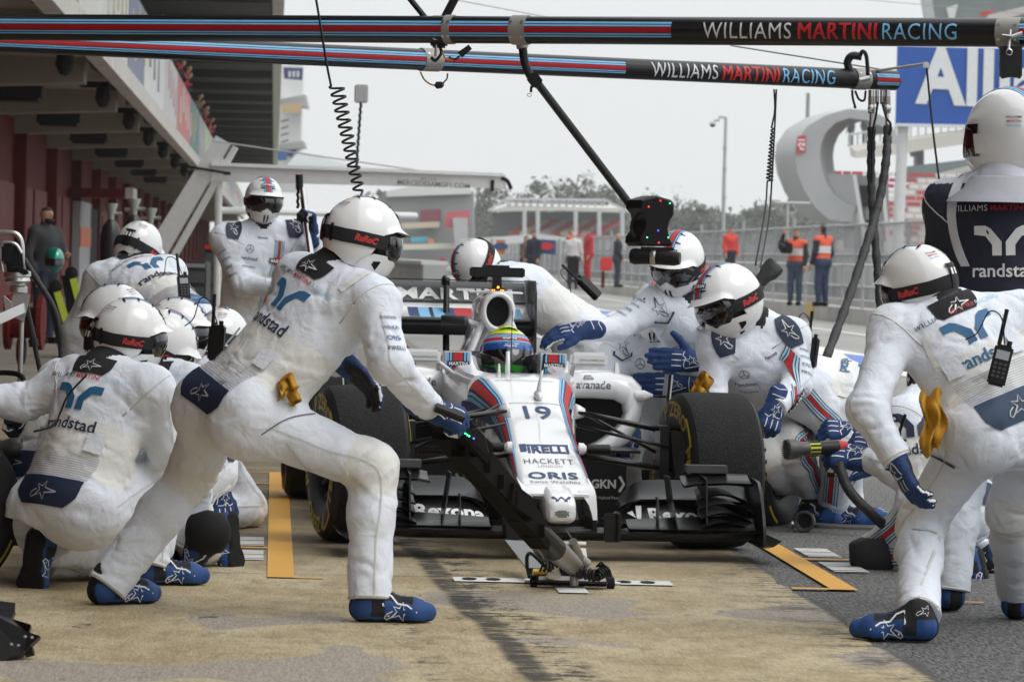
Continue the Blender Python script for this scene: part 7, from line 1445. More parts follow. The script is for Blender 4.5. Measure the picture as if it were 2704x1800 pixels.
# ------------------------------------------------------------------ simple people (far away)
def far_person(label, u, vf, Y, yaw, cols, pose='stand', k=1.0, armup=None, seed=50, group=None, zf=None, head=True, hair=(.03, .02, .015)):
    """cols = (top, trousers, vest or None)"""
    b = P(u, vf, Y); b.z = b.z if zf is None else zf; J, R = frame_pose(pose, (0, 0, 0), yaw); J = {n: Vector(v) * k + b for n, v in J.items()}
    if armup: 
        for n, v in armup.items(): J[n] = b + R @ (Vector(v) * k)
    T, L_ = [mat('cloth_%d_%d_%d' % tuple(int(q * 255) for q in c), c, .85, var=.15, vscale=6) for c in cols[:2]]; VST = mat('vest_orange', (.62, .09, .04), .7) if len(cols) > 2 and cols[2] else T; VW = mat('vest_white', (.6, .6, .6), .7)
    HR = mat('hair_%d' % int(hair[0] * 999), hair, .8)
    def col(fm, tg, t, fc):
        fm = np.zeros(len(fm), int); fm[tg == 'leg'] = 1; fm[tg == 'low'] = 1; fm[tg == 'torso'] = 2; fm[(tg == 'torso') & (t < .1)] = 1; fm[tg == 'skin'] = 3; fm[tg == 'collar'] = 0
        hz = np.array(J['head']); f_ = np.array(R @ Vector((0, 1, 0))); rel = fc - hz; fm[(tg == 'skin') & ((rel[:, 2] > .035 * k) | ((rel @ f_ < -.02 * k) & (rel[:, 2] > -.06 * k)))] = 4
        if len(cols) > 2 and cols[2]: fm[(tg == 'torso') & (t > .35) & (t < .62)] = 5
        return fm
    p = person_body(label, J, seed, .022 if Y < 60 else .03, k * .92, group, [T, L_, VST, SKIN, HR, VW], .5, col, base=b)
    m = MB().use(SKIN); f_ = R @ Vector((0, 1, 0)); r_ = R @ Vector((1, 0, 0)); h = J['head']; m.lathe(h + f_ * .085 * k + Vector((0, 0, .015 * k)), f_ * .4 + Vector((0, 0, -1)), [(0, .006 * k), (.03 * k, .016 * k), (.045 * k, .004)], 8); m.build('nose', p['o']); m = MB().use(BLKM)
    for s_ in (-1, 1): m = MB().use(BLKM); m.lathe(h + f_ * .088 * k + r_ * .036 * k * s_ + Vector((0, 0, .02 * k)), f_, [(0, .009 * k), (.004, .002)], 8); m.build('eye', p['o'])
    for s_ in 'LR':
        w, el = J['wr' + s_], J['el' + s_]; d = (w - el).normalized(); m = MB().use(SKIN); m.lathe(w, d, [(0, .028 * k), (.04 * k, .04 * k), (.08 * k, .038 * k)], 8)
        x = d.orthogonal().normalized()
        for j in range(4): q = w + d * .075 * k + x * (.018 * (j - 1.5)) * k; m.tube([q, q + d * .045 * k, q + d * .075 * k + d.cross(x) * .02 * k], .009 * k, 6)
        q = w + d * .02 * k + x * .035 * k; m.tube([q, q + (d + x * .6) * .05 * k], .010 * k, 6); m.build('hand', p['o'], True)
    for s_ in 'LR': m = MB().use(BLKM); a = J['an' + s_]; m.bbox(Vector((a.x, a.y, a.z - .05 * k)) + R @ Vector((0, .05, 0)) * k, (.10 * k, .27 * k, .09 * k), .03 * k, R); m.build('shoe', p['o'])
    return p
hp = far_person('bearded man in a dark grey hoodie and jeans holding a teal helmet by the garages', 112, 905, 53, yw(.75, -.6), ((.035, .036, .04), (.02, .025, .05)), seed=51, zf=0, armup={'elL': (-.27, .08, 1.12), 'wrL': (-.12, .27, 1.12), 'elR': (.28, -.02, 1.12), 'wrR': (.24, .08, .86)})
m = MB().use(mat('beard', (.02, .014, .01), .9)); h = hp['J']['head']; R = Matrix.Rotation(yw(.75, -.6), 3, 'Z'); m.lathe(h + R @ Vector((0, .05, -.05)), (0, 0, -1), [(0, .062), (.03, .058), (.06, .03), (.065, .004)], 12); m.build('beard', hp['o'], True)
TEALH = mat('helmet_teal', (.01, .26, .20), .18, .4, coat=1.0)
def ext(o, ch): m = MB().use(LENS); patch(m, -75, 75, -24, 8, .004, 30, 8, ch); m.build('visor', o, True, local=True)
hh = fullface(CAR, P(142, 684, 52.55), (.35, -.9, -.1), 0, 1.0, TEALH, ext); mw = P(142, 684, 52.55); hh.parent = None; hh.location = mw; tag(hh, 'shiny teal full-face helmet held by the man in the grey hoodie', 'helmet'); WLOC[hh.name] = mw
# pit wall with marshals
KW = mat('kerb_concrete', (.42, .41, .39), .85, var=.15, vscale=1.2, bump=.2)
kw = empty('pit_wall', LN(12.3, 60), LRZ, 'low grey concrete pit wall with railing along the far side of the lane', 'wall')
m = MB().use(KW); m.box((.35, 120, .165), (.7, 400, .33)); m.box((.85, 120, .24), (.3, 400, .48)); m.build('kerb', kw, local=True); m = MB().use(mat('yellow_sign', (.55, .40, .10), .6)); m.box((-.02, 36, .22), (.03, 1.3, .3)); m.box((-.02, -2, .2), (.03, 1, .25)); m.build('sign_plate', kw, local=True)
RAIL = mat('rail_grey', (.45, .46, .46), .5, .4)
for k in range(30):
    m = MB().use(RAIL); y0 = 6 + 3.2 * k; m.cyl((.12, y0, .33), (.12, y0, 1.25), .028, None, 6); m.build('railing_post', kw, local=True)
m = MB().use(RAIL); m.cyl((.12, 6, 1.25), (.12, 99, 1.25), .03, None, 6); m.cyl((.12, 6, .8), (.12, 99, .8), .024, None, 6); m.build('handrail', kw, local=True)
fe = empty('debris_fence', LN(13.6, 60), LRZ, 'tall grey debris fence with many posts behind the pit wall', 'fence'); FP = mat('fence_post', (.36, .37, .38), .6, .3)
def mesh_mat():
    q = NT('fence_mesh', .7); w = q.t.nodes.new('ShaderNodeTexNoise'); w.inputs['Scale'].default_value = .5; q.t.links.new(q.P, w.inputs['Vector']); c = q.mix(w.outputs['Fac'], (.38, .39, .395), (.50, .51, .51)); q.w(c, q.b.inputs['Base Color']); q.b.inputs['Alpha'].default_value = .34; return q.m
for k in range(50):
    m = MB().use(FP); y0 = 26 + 4.0 * k; h = 2.25 if k % 3 else 2.45; m.cyl((0, y0, 0), (0, y0, h), .05, None, 6); m.build('post', fe, local=True)
m = MB().use(mesh_mat()); m.box((.06, 125, 1.1), (.02, 200, 2.2)); m.build('mesh', fe, local=True); m = MB().use(FP)
for z in (.75, 1.5, 2.2): m.cyl((0, 26, z), (0, 224, z), .03, None, 6)
m.build('rail', fe, local=True)
DGP = mat('garage_panel', (.26, .265, .27), .7, var=.2, vscale=.5)
pw_ = empty('timing_stand', LN(15, 90), LRZ, 'row of grey timing stands and panels behind the debris fence', 'timing stand')
for k in range(9): m = MB().use([DGP, mat('panel_light', (.42, .43, .43), .7), mat('panel_mid', (.33, .335, .34), .7)][k % 3]); m.box((1.2, 16 * k + 8, .75 + .06 * (k % 4)), (2.0, 14, 1.5 + .12 * (k % 4))); m.build('panel', pw_, local=True)
fp = far_person
fp('cameraman in an orange and white vest shouldering a black camera by the railing', 2098, 806, 93, yw(-.35, -.9), ((.025, .025, .03), (.05, .07, .11), 1), seed=61, group='people along the pit wall', hair=(.10, .06, .03), k=.98, armup={'elR': (.32, .12, 1.38), 'wrR': (.22, .22, 1.60)})
e = empty('video_camera', P(2075, 655, 92.5), 0, 'black shoulder video camera beside the cameraman head', 'video camera'); m = MB().use(BLKM); m.bbox(P(2076, 655, 92.6), (.26, .4, .24), .03); m.build('body', e); m = MB().use(BLK); m.lathe(P(2070, 652, 92.4), (-.4, -1, 0), [(0, .06), (.2, .075), (.22, .05)], 12); m.build('lens', e)
fp('man in a navy jumper and orange vest standing right of the cameraman', 2170, 808, 92, yw(-.6, .7), ((.02, .022, .035), (.025, .04, .09), 1), seed=62, group='people along the pit wall', hair=(.02, .016, .012), k=1.03)
fp('blonde woman in a dark coat looking down beside the red case', 1628, 758, 128, yw(.8, .2), ((.03, .032, .045), (.04, .045, .06)), seed=63, group='people along the pit wall', hair=(.40, .26, .12), k=.95)
fp('man in red and white overalls walking along the pit wall', 1552, 748, 130, yw(-.7, -.3), ((.42, .03, .04), (.42, .03, .04)), seed=64, group='people along the pit wall', k=.98)
fp('person with a black backpack and white sleeves, left of the man in red', 1512, 762, 122, yw(.2, 1), ((.55, .52, .52), (.03, .03, .04)), seed=65, group='people along the pit wall', hair=(.45, .40, .33), k=.95)
m = MB().use(BLKM); m.bbox(P(1513, 702, 121.7), (.34, .22, .5), .06); tag(m.build('backpack', origin=P(1513, 702, 121.7)), 'black backpack on the person left of the man in red', 'backpack')
fp('photographer with dark hair behind the backpack wearer', 1504, 745, 135, yw(.8, -.3), ((.10, .03, .05), (.03, .03, .04), 1), seed=66, group='people along the pit wall')
fp('man in navy beside the blue banners', 1408, 760, 128, yw(-.5, -.6), ((.02, .022, .04), (.03, .03, .05)), seed=67, group='people along the pit wall'); fp('short brown-haired person left of the blue banners', 1385, 762, 130, yw(.7, -.4), ((.10, .06, .05), (.03, .03, .04)), seed=68, group='people along the pit wall', k=.95, hair=(.12, .06, .03))
fp('marshal in a red jacket bending by the far railing', 1926, 745, 105, yw(.4, -.6), ((.55, .05, .04), (.03, .03, .04)), seed=69, group='people along the pit wall', k=.8)
e = empty('trolley_case', P(1600, 740, 126), 0, 'bright red case standing on a red trolley by the railing', 'case'); m = MB().use(mat('case_red', (.60, .03, .03), .4)); m.bbox(P(1601, 697, 126), (.36, .3, .40), .04); m.build('case', e); m = MB().use(REDW); m.bbox(P(1592, 738, 126), (.10, .2, .5), .02); m.build('trolley', e)
e = empty('wall_cabinet', P(1720, 745, 118), 0, 'pale white box left by the base of the railing', 'box'); m = MB().use(mat('pale_box', (.6, .61, .62), .6)); m.bbox(P(1425, 768, 118), (.5, .4, .35), .05); m.build('box', e)
# team awning with blue banners
aw = empty('awning', P(1380, 740, 150), 0, 'long white awning with blue banners hanging below it', 'awning'); m = MB().use(mat('awning_white', (.62, .64, .64), .6)); m.prism([P(1215, 632, 150), P(1420, 618, 150), P(1550, 632, 150), P(1420, 640, 150), P(1230, 650, 150)], (0, 3, 0)); m.build('roof', aw)
for u0, u1, mt, mk in ((1388, 1412, PNAVY, None), (1418, 1468, PNAVY, RED), (1310, 1334, mat('banner_amber', (.5, .2, .05), .6), PNAVY)):
    m = MB().use(mt); m.prism([P(u0, 632, 149), P(u1, 634, 149), P(u1, 672, 149), P(u0, 670, 149)], (0, .1, 0))
    if mk: m.use(mk); q = P((u0 + u1) / 2, 650, 148.9); m.add([(q.x + .26 * math.cos(k * .524), q.y, q.z + .13 * math.sin(k * .524)) for k in range(12)], [tuple(range(12))])
    m.build('banner', aw)
for u in (1436, 1300, 1478): m = MB().use(RAIL); m.cyl(P(u, 630, 150), P(u, 760, 150), .06, None, 6); m.build('pole', aw)
# ------------------------------------------------------------------ tower with flags beyond the pit building
tw = empty('control_tower', P(775, 640, 340), 0, 'white banner tower with blue and sand panels beyond the pit building roof', 'tower'); m = MB().use(mat('tower_white', (.62, .63, .62), .7, var=.15, vscale=.3)); m.box(P(765, 330, 345), (2.0, 3, 11)); m.build('shaft', tw)
m = MB().use(mat('tower_grey', (.34, .34, .34), .7)); m.prism([P(740, 262, 340), P(805, 250, 340), P(812, 285, 340), P(740, 275, 340)], (0, 4, 0)); m.prism([P(738, 380, 340), P(800, 372, 340), P(806, 390, 340), P(738, 395, 340)], (0, 4, 0)); m.build('ledge', tw)
for pts, c_ in (([(748, 178), (800, 180), (798, 212), (750, 208)], (.02, .035, .12)), ([(742, 276), (796, 272), (792, 298), (744, 298)], (.45, .33, .18)), ([(735, 396), (760, 396), (756, 424), (732, 424)], (.05, .12, .28)), ([(762, 396), (785, 394), (770, 415), (758, 412)], (.40, .22, .12))):
    m = MB().use(mat('tower_panel_%d' % int(c_[2] * 999), c_, .7)); m.prism([P(a, b, 339) for a, b in pts], (0, .3, 0)); m.build('panel', tw)
m = MB().use(mat('tower_mark', (.5, .5, .5), .7))
for k in range(3): q = P(765 + 11 * k, 196, 338.5); m.box(q, (.2, .1, .5))
m.use(BLKM)
for k in range(4): bar(m, P(742, 322 + 18 * k, 339), P(762, 316 + 18 * k, 339), .1, .1)
m.build('window', tw); m = MB().use(mat('tent_white', (.70, .73, .75), .6)); m.prism([P(728, 470, 330), P(790, 398, 330), P(940, 440, 330), P(1180, 456, 330), P(1180, 470, 330)], (0, 5, 0)); tag(m.build('marquee', origin=P(900, 470, 330)), 'pale white marquee roof beyond the white gantry beam', 'marquee')
# ------------------------------------------------------------------ far stand, low buildings, trees
Yt = 470; gs = empty('grandstand', P(1470, 690, Yt), 0, 'distant grandstand with a lattice roof and red seats', 'grandstand'); ST = mat('stand_steel', (.42, .43, .44), .6); SEATR = mat('seat_red', (.42, .07, .08), .7, var=.3, vscale=.4); SEATB = mat('seat_sand', (.55, .50, .40), .7)
m = MB().use(mat('stand_roof', (.50, .49, .46), .7)); m.prism([P(1290, 558, Yt), P(1340, 542, Yt), P(1630, 550, Yt), P(1665, 562, Yt), P(1480, 556, Yt)], (0, 9, .4)); m.build('roof', gs)
m = MB().use(ST); n = 14
for k in range(n):
    u0, u1 = 1335 + (1600 - 1335) * k / n, 1335 + (1600 - 1335) * (k + 1) / n; m.cyl(P(u0, 526, Yt), P((u0 + u1) / 2, 545, Yt), .12, None, 5); m.cyl(P((u0 + u1) / 2, 545, Yt), P(u1, 527, Yt), .12, None, 5)
m.cyl(P(1335, 526, Yt), P(1600, 529, Yt), .16, None, 5); m.cyl(P(1335, 526, Yt), P(1290, 558, Yt), .12, None, 5); m.cyl(P(1600, 529, Yt), P(1662, 560, Yt), .12, None, 5); m.build('truss', gs)
for u in (1385, 1420, 1520, 1582, 1643):
    m = MB().use(ST); m.cyl(P(u, 555, Yt), P(u, 650, Yt), .25, None, 6); m.build('pillar', gs)
m = MB(); m.use(mat('stand_back', (.16, .165, .17), .8)); m.prism([P(1300, 560, Yt + 8), P(1650, 562, Yt + 8), P(1650, 680, Yt + 8), P(1300, 680, Yt + 8)], (0, 1, 0)); m.build('back_wall', gs)
for k in range(9):
    m = MB().use((SEATR, SEATB, SEATR, ST)[k % 4]); u0 = 1345 + 27 * k; m.prism([P(u0, 620, Yt + 2), P(u0 + 60, 588, Yt + 7), P(u0 + 78, 590, Yt + 7), P(u0 + 22, 624, Yt + 2)], (0, .3, .3)); m.build('seat_block', gs)
m = MB().use(ST); m.prism([P(1300, 625, Yt), P(1660, 630, Yt), P(1660, 684, Yt), P(1300, 684, Yt)], (0, .5, 0)); m.use(SEATR); m.prism([P(1520, 620, Yt - 1), P(1620, 624, Yt - 1), P(1620, 632, Yt - 1), P(1520, 630, Yt - 1)], (0, .5, 0)); m.build('front_wall', gs)
Ym = 280; e = empty('trackside_building', P(1150, 690, Ym), 0, 'blurred grey trackside hospitality block with red and sand fascia behind the rear wing', 'building')
for k, (pts, c_) in enumerate((([(1010, 512), (1250, 505), (1250, 690), (1010, 690)], (.27, .28, .285)), ([(1020, 505), (1150, 478), (1245, 500), (1245, 512), (1020, 520)], (.60, .62, .62)), ([(1110, 555), (1165, 552), (1165, 585), (1110, 590)], (.22, .08, .11)), ([(1040, 590), (1160, 585), (1160, 600), (1040, 605)], (.55, .49, .38)), ([(1085, 625), (1130, 625), (1130, 640), (1085, 640)], (.12, .40, .52)), ([(1130, 630), (1145, 630), (1145, 645), (1130, 645)], (.62, .25, .12)), ([(1040, 645), (1220, 642), (1225, 656), (1040, 660)], (.60, .58, .50)), ([(1180, 560), (1240, 555), (1240, 600), (1172, 602)], (.48, .12, .14)), ([(1195, 575), (1235, 575), (1235, 690), (1205, 690)], (.42, .43, .43)))):
    m = MB().use(mat('block_%d' % k, c_, .7)); m.prism([P(a, b, Ym - .4 * k) for a, b in pts], (0, .35 if k else 8, 0)); m.build(('wall', 'roof', 'panel', 'fascia', 'sign', 'sign', 'awning', 'banner', 'column')[k], e)
e = empty('tyre_barrier', LN(3.0, 240), LRZ, 'long pale barrier wall curving along the pit exit', 'barrier'); m = MB().use(mat('barrier_grey', (.40, .41, .41), .8, var=.2, vscale=.2)); m.box((1.2, 0, .5), (.6, 260, 1.0)); m.build('wall', e, local=True); m = MB().use(mat('barrier_top', (.62, .63, .62), .7)); m.box((1.2, 0, 1.05), (.7, 260, .1)); m.build('cap', e, local=True)
e = empty('round_sign', P(1168, 692, 190), 0, 'small round red sign at the pit exit', 'sign'); m = MB().use(mat('sign_red', (.40, .05, .08), .6)); m.lathe(P(1168, 690, 190), (0, -1, 0), [(0, .16), (.05, .16), (.06, .02)], 16); m.build('disc', e); m = MB().use(GREY); m.cyl(P(1168, 692, 190.1), P(1168, 720, 190.1), .04); m.build('post', e)
BARK = mat('bark', (.11, .10, .09), .9); LEAFS = [mat('foliage_%d' % k, c_, .8, var=.35, vscale=.5) for k, c_ in enumerate(((.095, .108, .085), (.12, .13, .105), (.19, .185, .17), (.08, .092, .075)))]
def tree(u, v_top, Y, w, kind, label, seed):
    rnd = random.Random(seed); top = P(u, v_top, Y); H_ = max(top.z, 3) ; e = empty('pine_tree' if kind == 0 else 'bare_tree' if kind == 2 else 'leafy_tree', (top.x, Y, 0), 0, label, 'tree', 'trees on the skyline')
    m = MB().use(BARK); m.tube([(top.x, Y, 0), (top.x + .1 * w * rnd.uniform(-1, 1), Y, H_ * .5), (top.x, Y, H_ * .93)], [w * .05, w * .035, w * .008], 7)
    for k in range(16 if kind == 2 else 9):
        z0 = H_ * rnd.uniform(.35, .85); a = rnd.uniform(0, 6.28); r_ = w * rnd.uniform(.25, .5) * (1.15 - z0 / H_); q = Vector((top.x, Y, z0)); e2 = q + Vector((math.cos(a) * r_, math.sin(a) * r_, r_ * rnd.uniform(.5, 1.4))); m.tube([q, q.lerp(e2, .5) + Vector((0, 0, .1 * r_)), e2], [w * .014, w * .009, w * .003], 5)
        if kind == 2:
            for j in range(5): a2 = rnd.uniform(0, 6.28); s_ = q.lerp(e2, rnd.uniform(.3, 1)); m.tube([s_, s_ + Vector((math.cos(a2) * .3 * r_, math.sin(a2) * .3 * r_, rnd.uniform(.3, .9) * r_))], [w * .006, w * .002], 4)
    m.build('trunk', e); m = MB(); nclump = 30 if kind != 2 else 20
    for k in range(nclump):
        t = rnd.random(); z0 = H_ * (.30 + .68 * t); rad = w * .5 * ((1 - .75 * t) if kind == 0 else math.sin(math.pi * min(1, .2 + .8 * t)) ** .6); a = rnd.uniform(0, 6.28); rr = rad * rnd.random() ** .5; c_ = Vector((top.x + math.cos(a) * rr, Y + math.sin(a) * rr, z0)); cr = w * rnd.uniform(.07, .15); m.use(LEAFS[2] if kind == 2 else rnd.choice(LEAFS[:2] + [LEAFS[3]]))
        for j in range(26 if kind != 2 else 14):
            d = Vector((rnd.gauss(0, 1), rnd.gauss(0, 1), rnd.gauss(0, .8))) * cr * .6; s_ = w * rnd.uniform(.018, .04) * (1 if kind != 2 else .45); u1 = Vector((rnd.gauss(0, 1), rnd.gauss(0, 1), rnd.gauss(0, 1))).normalized() * s_; u2 = Vector((rnd.gauss(0, 1), rnd.gauss(0, 1), rnd.gauss(0, 1))).normalized() * s_
            q = c_ + d; m.add([q - u1, q + u2, q + u1, q - u2], [(0, 1, 2, 3)])
    m.build('crown', e); return e
TR = [(1185, 500, 2), (1260, 470, 2), (1295, 490, 0), (1330, 505, 1), (1395, 500, 0), (1425, 488, 1), (1470, 462, 2), (1500, 470, 2), (1525, 465, 1), (1560, 480, 0), (1600, 495, 1), (1640, 505, 2), (1680, 515, 2), (1722, 520, 1), (1790, 495, 2), (1822, 535, 1), (1850, 545, 0), (1880, 550, 1), (1940, 572, 1), (1985, 556, 0), (2020, 562, 1), (2050, 555, 1), (2090, 575, 0), (2120, 580, 1), (1235, 520, 1), (1365, 520, 2), (1755, 540, 0), (1905, 570, 2)]
NM = ['dark pine', 'green leafy tree', 'bare winter tree']
for i, (u, v, kd) in enumerate(TR):
    side = 'behind the lattice-roof grandstand' if 1290 < u < 1660 else 'left of the lattice-roof grandstand' if u <= 1290 else 'between the pit light and the tall lamp mast' if u < 1900 else 'right of the tall lamp mast'
    tree(u, v, 560 + 22 * (i % 4), 7.0 + 1.5 * (i % 3) if kd != 2 else 6, kd, '%s on the skyline %s' % (NM[kd], side), 100 + i)
wd = MB(); rnd = random.Random(5)
for k in range(5200):
    u = rnd.uniform(940, 2420); hz = 545 + 30 * math.sin(u * .011) + 14 * math.sin(u * .043); v = hz + (688 - hz) * rnd.random() ** .8 + rnd.uniform(-4, 4); q = P(u, v, 700 + rnd.uniform(0, 30)); wd.use(LEAFS[rnd.choice((0, 1, 2, 2, 3))]); s_ = rnd.uniform(.5, 1.1)
    u1 = Vector((rnd.gauss(0, 1), rnd.gauss(0, 1), rnd.gauss(0, 1))).normalized() * s_; u2 = Vector((rnd.gauss(0, 1), rnd.gauss(0, 1), rnd.gauss(0, 1))).normalized() * s_; wd.add([q - u1, q + u2, q + u1, q - u2], [(0, 1, 2, 3)])
tag(wd.build('woodland', origin=P(1600, 690, 700)), 'far grey green woodland along the horizon', 'woodland', kind='stuff')
hl = MB().use(mat('hill_green', (.075, .085, .06), .9, var=.3, vscale=.02)); pts = [P(900 + 40 * k, 600 + 10 * math.sin(k * .7), 780) for k in range(41)]; hl.rings([[Vector((q.x, q.y, -2)) for q in pts], pts, [q + Vector((0, 200, 5)) for q in pts]], closed=False); tag(hl.build('hills'), kind='structure')
# ------------------------------------------------------------------ right-hand side: mast, ring tower, blue sign, terraces
lm = empty('lamp_mast', P(1912, 680, 140), 0, 'tall slim mast with a dome security camera near the fence', 'mast'); m = MB().use(mat('mast_grey', (.42, .43, .43), .5, .4)); m.tube([P(1908, 700, 140), P(1912, 480, 140), P(1917, 310, 140)], [.075, .062, .05], 10); m.tube([P(1917, 311, 140), P(1900, 308, 140), P(1898, 318, 140), P(1884, 318, 140)], .045, 8)
for v in (390, 445, 520): m.cyl(P(1914, v, 140), P(1914, v + 3, 140), .09)
m.build('pole', lm); m = MB().use(mat('dome_white', (.55, .56, .57), .4)); m.lathe(P(1882, 318, 140), (0, 0, -1), [(0, .03), (.06, .1), (.13, .1)], 12); m.use(BLK); m.lathe(P(1882, 328.3, 140), (0, 0, -1), [(0, .1), (.06, .085), (.1, .02)], 12); m.build('camera_dome', lm)
m2 = empty('lamp_mast', P(2080, 690, 150), 0, 'thin T-shaped mast left of the ring tower', 'mast'); m = MB().use(mat('mast_grey', (.42, .43, .43), .5, .4)); m.cyl(P(2078, 690, 150), P(2080, 538, 150), .05, None, 8); m.build('pole', m2); m = MB().use(mat('mast_grey', (.42, .43, .43), .5, .4)); m.cyl(P(2046, 535, 150), P(2140, 537, 150), .05, None, 8); m.build('cross_arm', m2)
m3 = empty('lamp_mast', P(2133, 320, 200), 0, 'short dark rod rising above the ring tower', 'mast'); m = MB().use(GREY); m.cyl(P(2132, 318, 200), P(2134, 246, 200), .09, None, 8); m.build('pole', m3)
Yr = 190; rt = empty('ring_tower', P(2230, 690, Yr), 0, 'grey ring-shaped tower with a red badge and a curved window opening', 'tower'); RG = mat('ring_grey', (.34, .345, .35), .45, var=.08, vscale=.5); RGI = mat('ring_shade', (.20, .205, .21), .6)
oc = [(2360, 352), (2345, 315), (2300, 292), (2240, 288), (2180, 305), (2130, 335), (2103, 375), (2098, 410), (2105, 455), (2125, 505), (2155, 550), (2190, 580), (2250, 588)]
ic = [(2352, 378), (2330, 335), (2290, 318), (2240, 312), (2205, 325), (2180, 350), (2168, 380), (2165, 405), (2168, 440), (2180, 480), (2200, 510), (2230, 535), (2260, 545)]
o3 = [P(u, v, Yr) for u, v in oc]; i3 = [P(u, v, Yr) for u, v in ic]; dp = Vector((-.65, 4.0, 0)); dpi = Vector((.9, 4.0, 0))
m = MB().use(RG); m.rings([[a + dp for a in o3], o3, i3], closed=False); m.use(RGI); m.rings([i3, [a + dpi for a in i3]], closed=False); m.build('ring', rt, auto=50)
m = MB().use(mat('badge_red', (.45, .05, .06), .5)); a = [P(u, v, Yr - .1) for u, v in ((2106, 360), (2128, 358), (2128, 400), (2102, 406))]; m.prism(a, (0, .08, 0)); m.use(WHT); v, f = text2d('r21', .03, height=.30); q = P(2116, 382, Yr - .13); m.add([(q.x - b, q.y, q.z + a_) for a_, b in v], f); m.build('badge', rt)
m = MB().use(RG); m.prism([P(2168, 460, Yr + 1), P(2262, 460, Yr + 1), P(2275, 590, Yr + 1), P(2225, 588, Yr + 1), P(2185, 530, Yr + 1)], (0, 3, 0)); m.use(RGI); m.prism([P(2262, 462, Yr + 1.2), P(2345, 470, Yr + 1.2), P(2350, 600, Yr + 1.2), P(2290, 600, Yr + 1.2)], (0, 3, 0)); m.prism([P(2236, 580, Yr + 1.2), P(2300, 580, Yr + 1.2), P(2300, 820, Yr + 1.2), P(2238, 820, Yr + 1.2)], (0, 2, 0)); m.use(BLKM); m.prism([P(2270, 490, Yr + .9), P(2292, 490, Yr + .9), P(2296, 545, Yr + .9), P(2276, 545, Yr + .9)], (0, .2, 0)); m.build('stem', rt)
m = MB().use(mat('strut_grey', (.52, .53, .53), .5)); bar(m, P(2256, 462, Yr - .5), P(2310, 790, Yr - .5), .18, .18, .18, .18, (0, 1, 0)); m.build('strut', rt); m = MB().use(mat('strut_grey', (.52, .53, .53), .5)); bar(m, P(2330, 480, Yr - .5), P(2358, 760, Yr - .5), .16, .16, .16, .16, (0, 1, 0)); m.build('strut', rt)
m = MB().use(DGREY); v, f = text2d('S', .02, height=.42); q = P(2176, 403, Yr + 2); m.add([(q.x - a, q.y, q.z + b) for a, b in v], f); m.build('lettering', rt)
bl = empty('billboard', P(2390, 700, 112), 0, 'large blue billboard with white lettering on a grey post at the right', 'billboard'); Yb_ = 112; m = MB().use(mat('billboard_blue', (.018, .085, .36), .5, var=.05, vscale=.4)); m.prism([P(2371, 122, Yb_), P(2990, 137, Yb_), P(2985, 340, Yb_), P(2366, 328, Yb_)], (0, .25, 0)); m.build('panel', bl)
m = MB().use(mat('billboard_white', (.66, .67, .68), .5)); m.prism([P(2366, 326, Yb_ - .1), P(2985, 338, Yb_ - .1), P(2985, 345, Yb_ - .1), P(2366, 333, Yb_ - .1)], (0, .4, 0)); m.build('frame', bl)
m = MB().use(mat('billboard_white', (.66, .67, .68), .5)); v, f = text2d('Allianz', .035, 1.06, width=5.15); q = P(2672, 210, Yb_ - .04); lo = v[:, 0].min(); v = v * np.array((1, 1.18)); m.add([(q.x + a - .0 + 0.02, q.y, q.z + b - .025 * a) for a, b in v], f); m.build('lettering', bl)
m = MB().use(mat('post_grey', (.56, .57, .57), .5)); m.cyl(P(2385, 330, Yb_ + .3), P(2368, 700, Yb_ + .3), .15, None, 14); m.build('post', bl); m = MB().use(mat('post_grey', (.56, .57, .57), .5)); m.cyl(P(2900, 340, Yb_ + .3), P(2890, 700, Yb_ + .3), .15, None, 14); m.build('post', bl)
wk = empty('walkway', P(2400, 400, 270), 0, 'raised concrete walkway with a glass balustrade behind the blue billboard', 'walkway'); WC = mat('walkway_concrete', (.46, .44, .41), .8); m = MB().use(WC); m.rings([[P(2242, 385, 262), P(2260, 400, 262), P(2260, 418, 262), P(2246, 412, 262)], [P(2330, 372, 268), P(2340, 378, 268), P(2340, 412, 268), P(2330, 410, 268)], [P(2560, 340, 280), P(2560, 345, 280), P(2560, 378, 280), P(2560, 376, 280)], [P(2760, 310, 290), P(2760, 312, 290), P(2760, 340, 290), P(2760, 340, 290)]]); m.build('deck', wk)
m = MB().use(RAIL)
for k in range(24): u = 2245 + 20 * k; v0 = np.interp(u, (2242, 2330, 2560, 2760), (385, 372, 340, 310)); m.cyl(P(u, v0, 262 + .05 * (u - 2242)), P(u, v0 - 30, 262 + .05 * (u - 2242)), .06, None, 5)
m.tube([P(2243, 356, 262), P(2330, 342, 268), P(2560, 310, 280), P(2760, 280, 290)], .08, 5); m.build('balustrade', wk); m = MB().use(mat('column_dark', (.10, .10, .105), .7)); m.prism([P(2420, 395, 275), P(2440, 395, 275), P(2440, 470, 275), P(2420, 470, 275)], (0, 2, 0)); m.prism([P(2405, 402, 274), P(2428, 400, 274), P(2424, 412, 274), P(2408, 414, 274)], (0, 1, 0)); m.build('column', wk)
fp('spectator in dark clothes leaning at the left end of the raised walkway', 2247, 386, 264, yw(-.6, -.5), ((.06, .07, .08), (.05, .06, .07)), seed=71, group='spectators on the walkway', k=1.05); fp('second spectator in dark clothes on the raised walkway', 2283, 382, 266, yw(.3, -.8), ((.06, .07, .08), (.05, .06, .07)), seed=72, group='spectators on the walkway', k=1.05)
st = empty('main_stand', P(2500, 690, 215), 0, 'main grandstand with red and white seat rows at the right', 'grandstand'); m = MB().use(mat('stand_floor', (.42, .40, .38), .8)); rows = 14
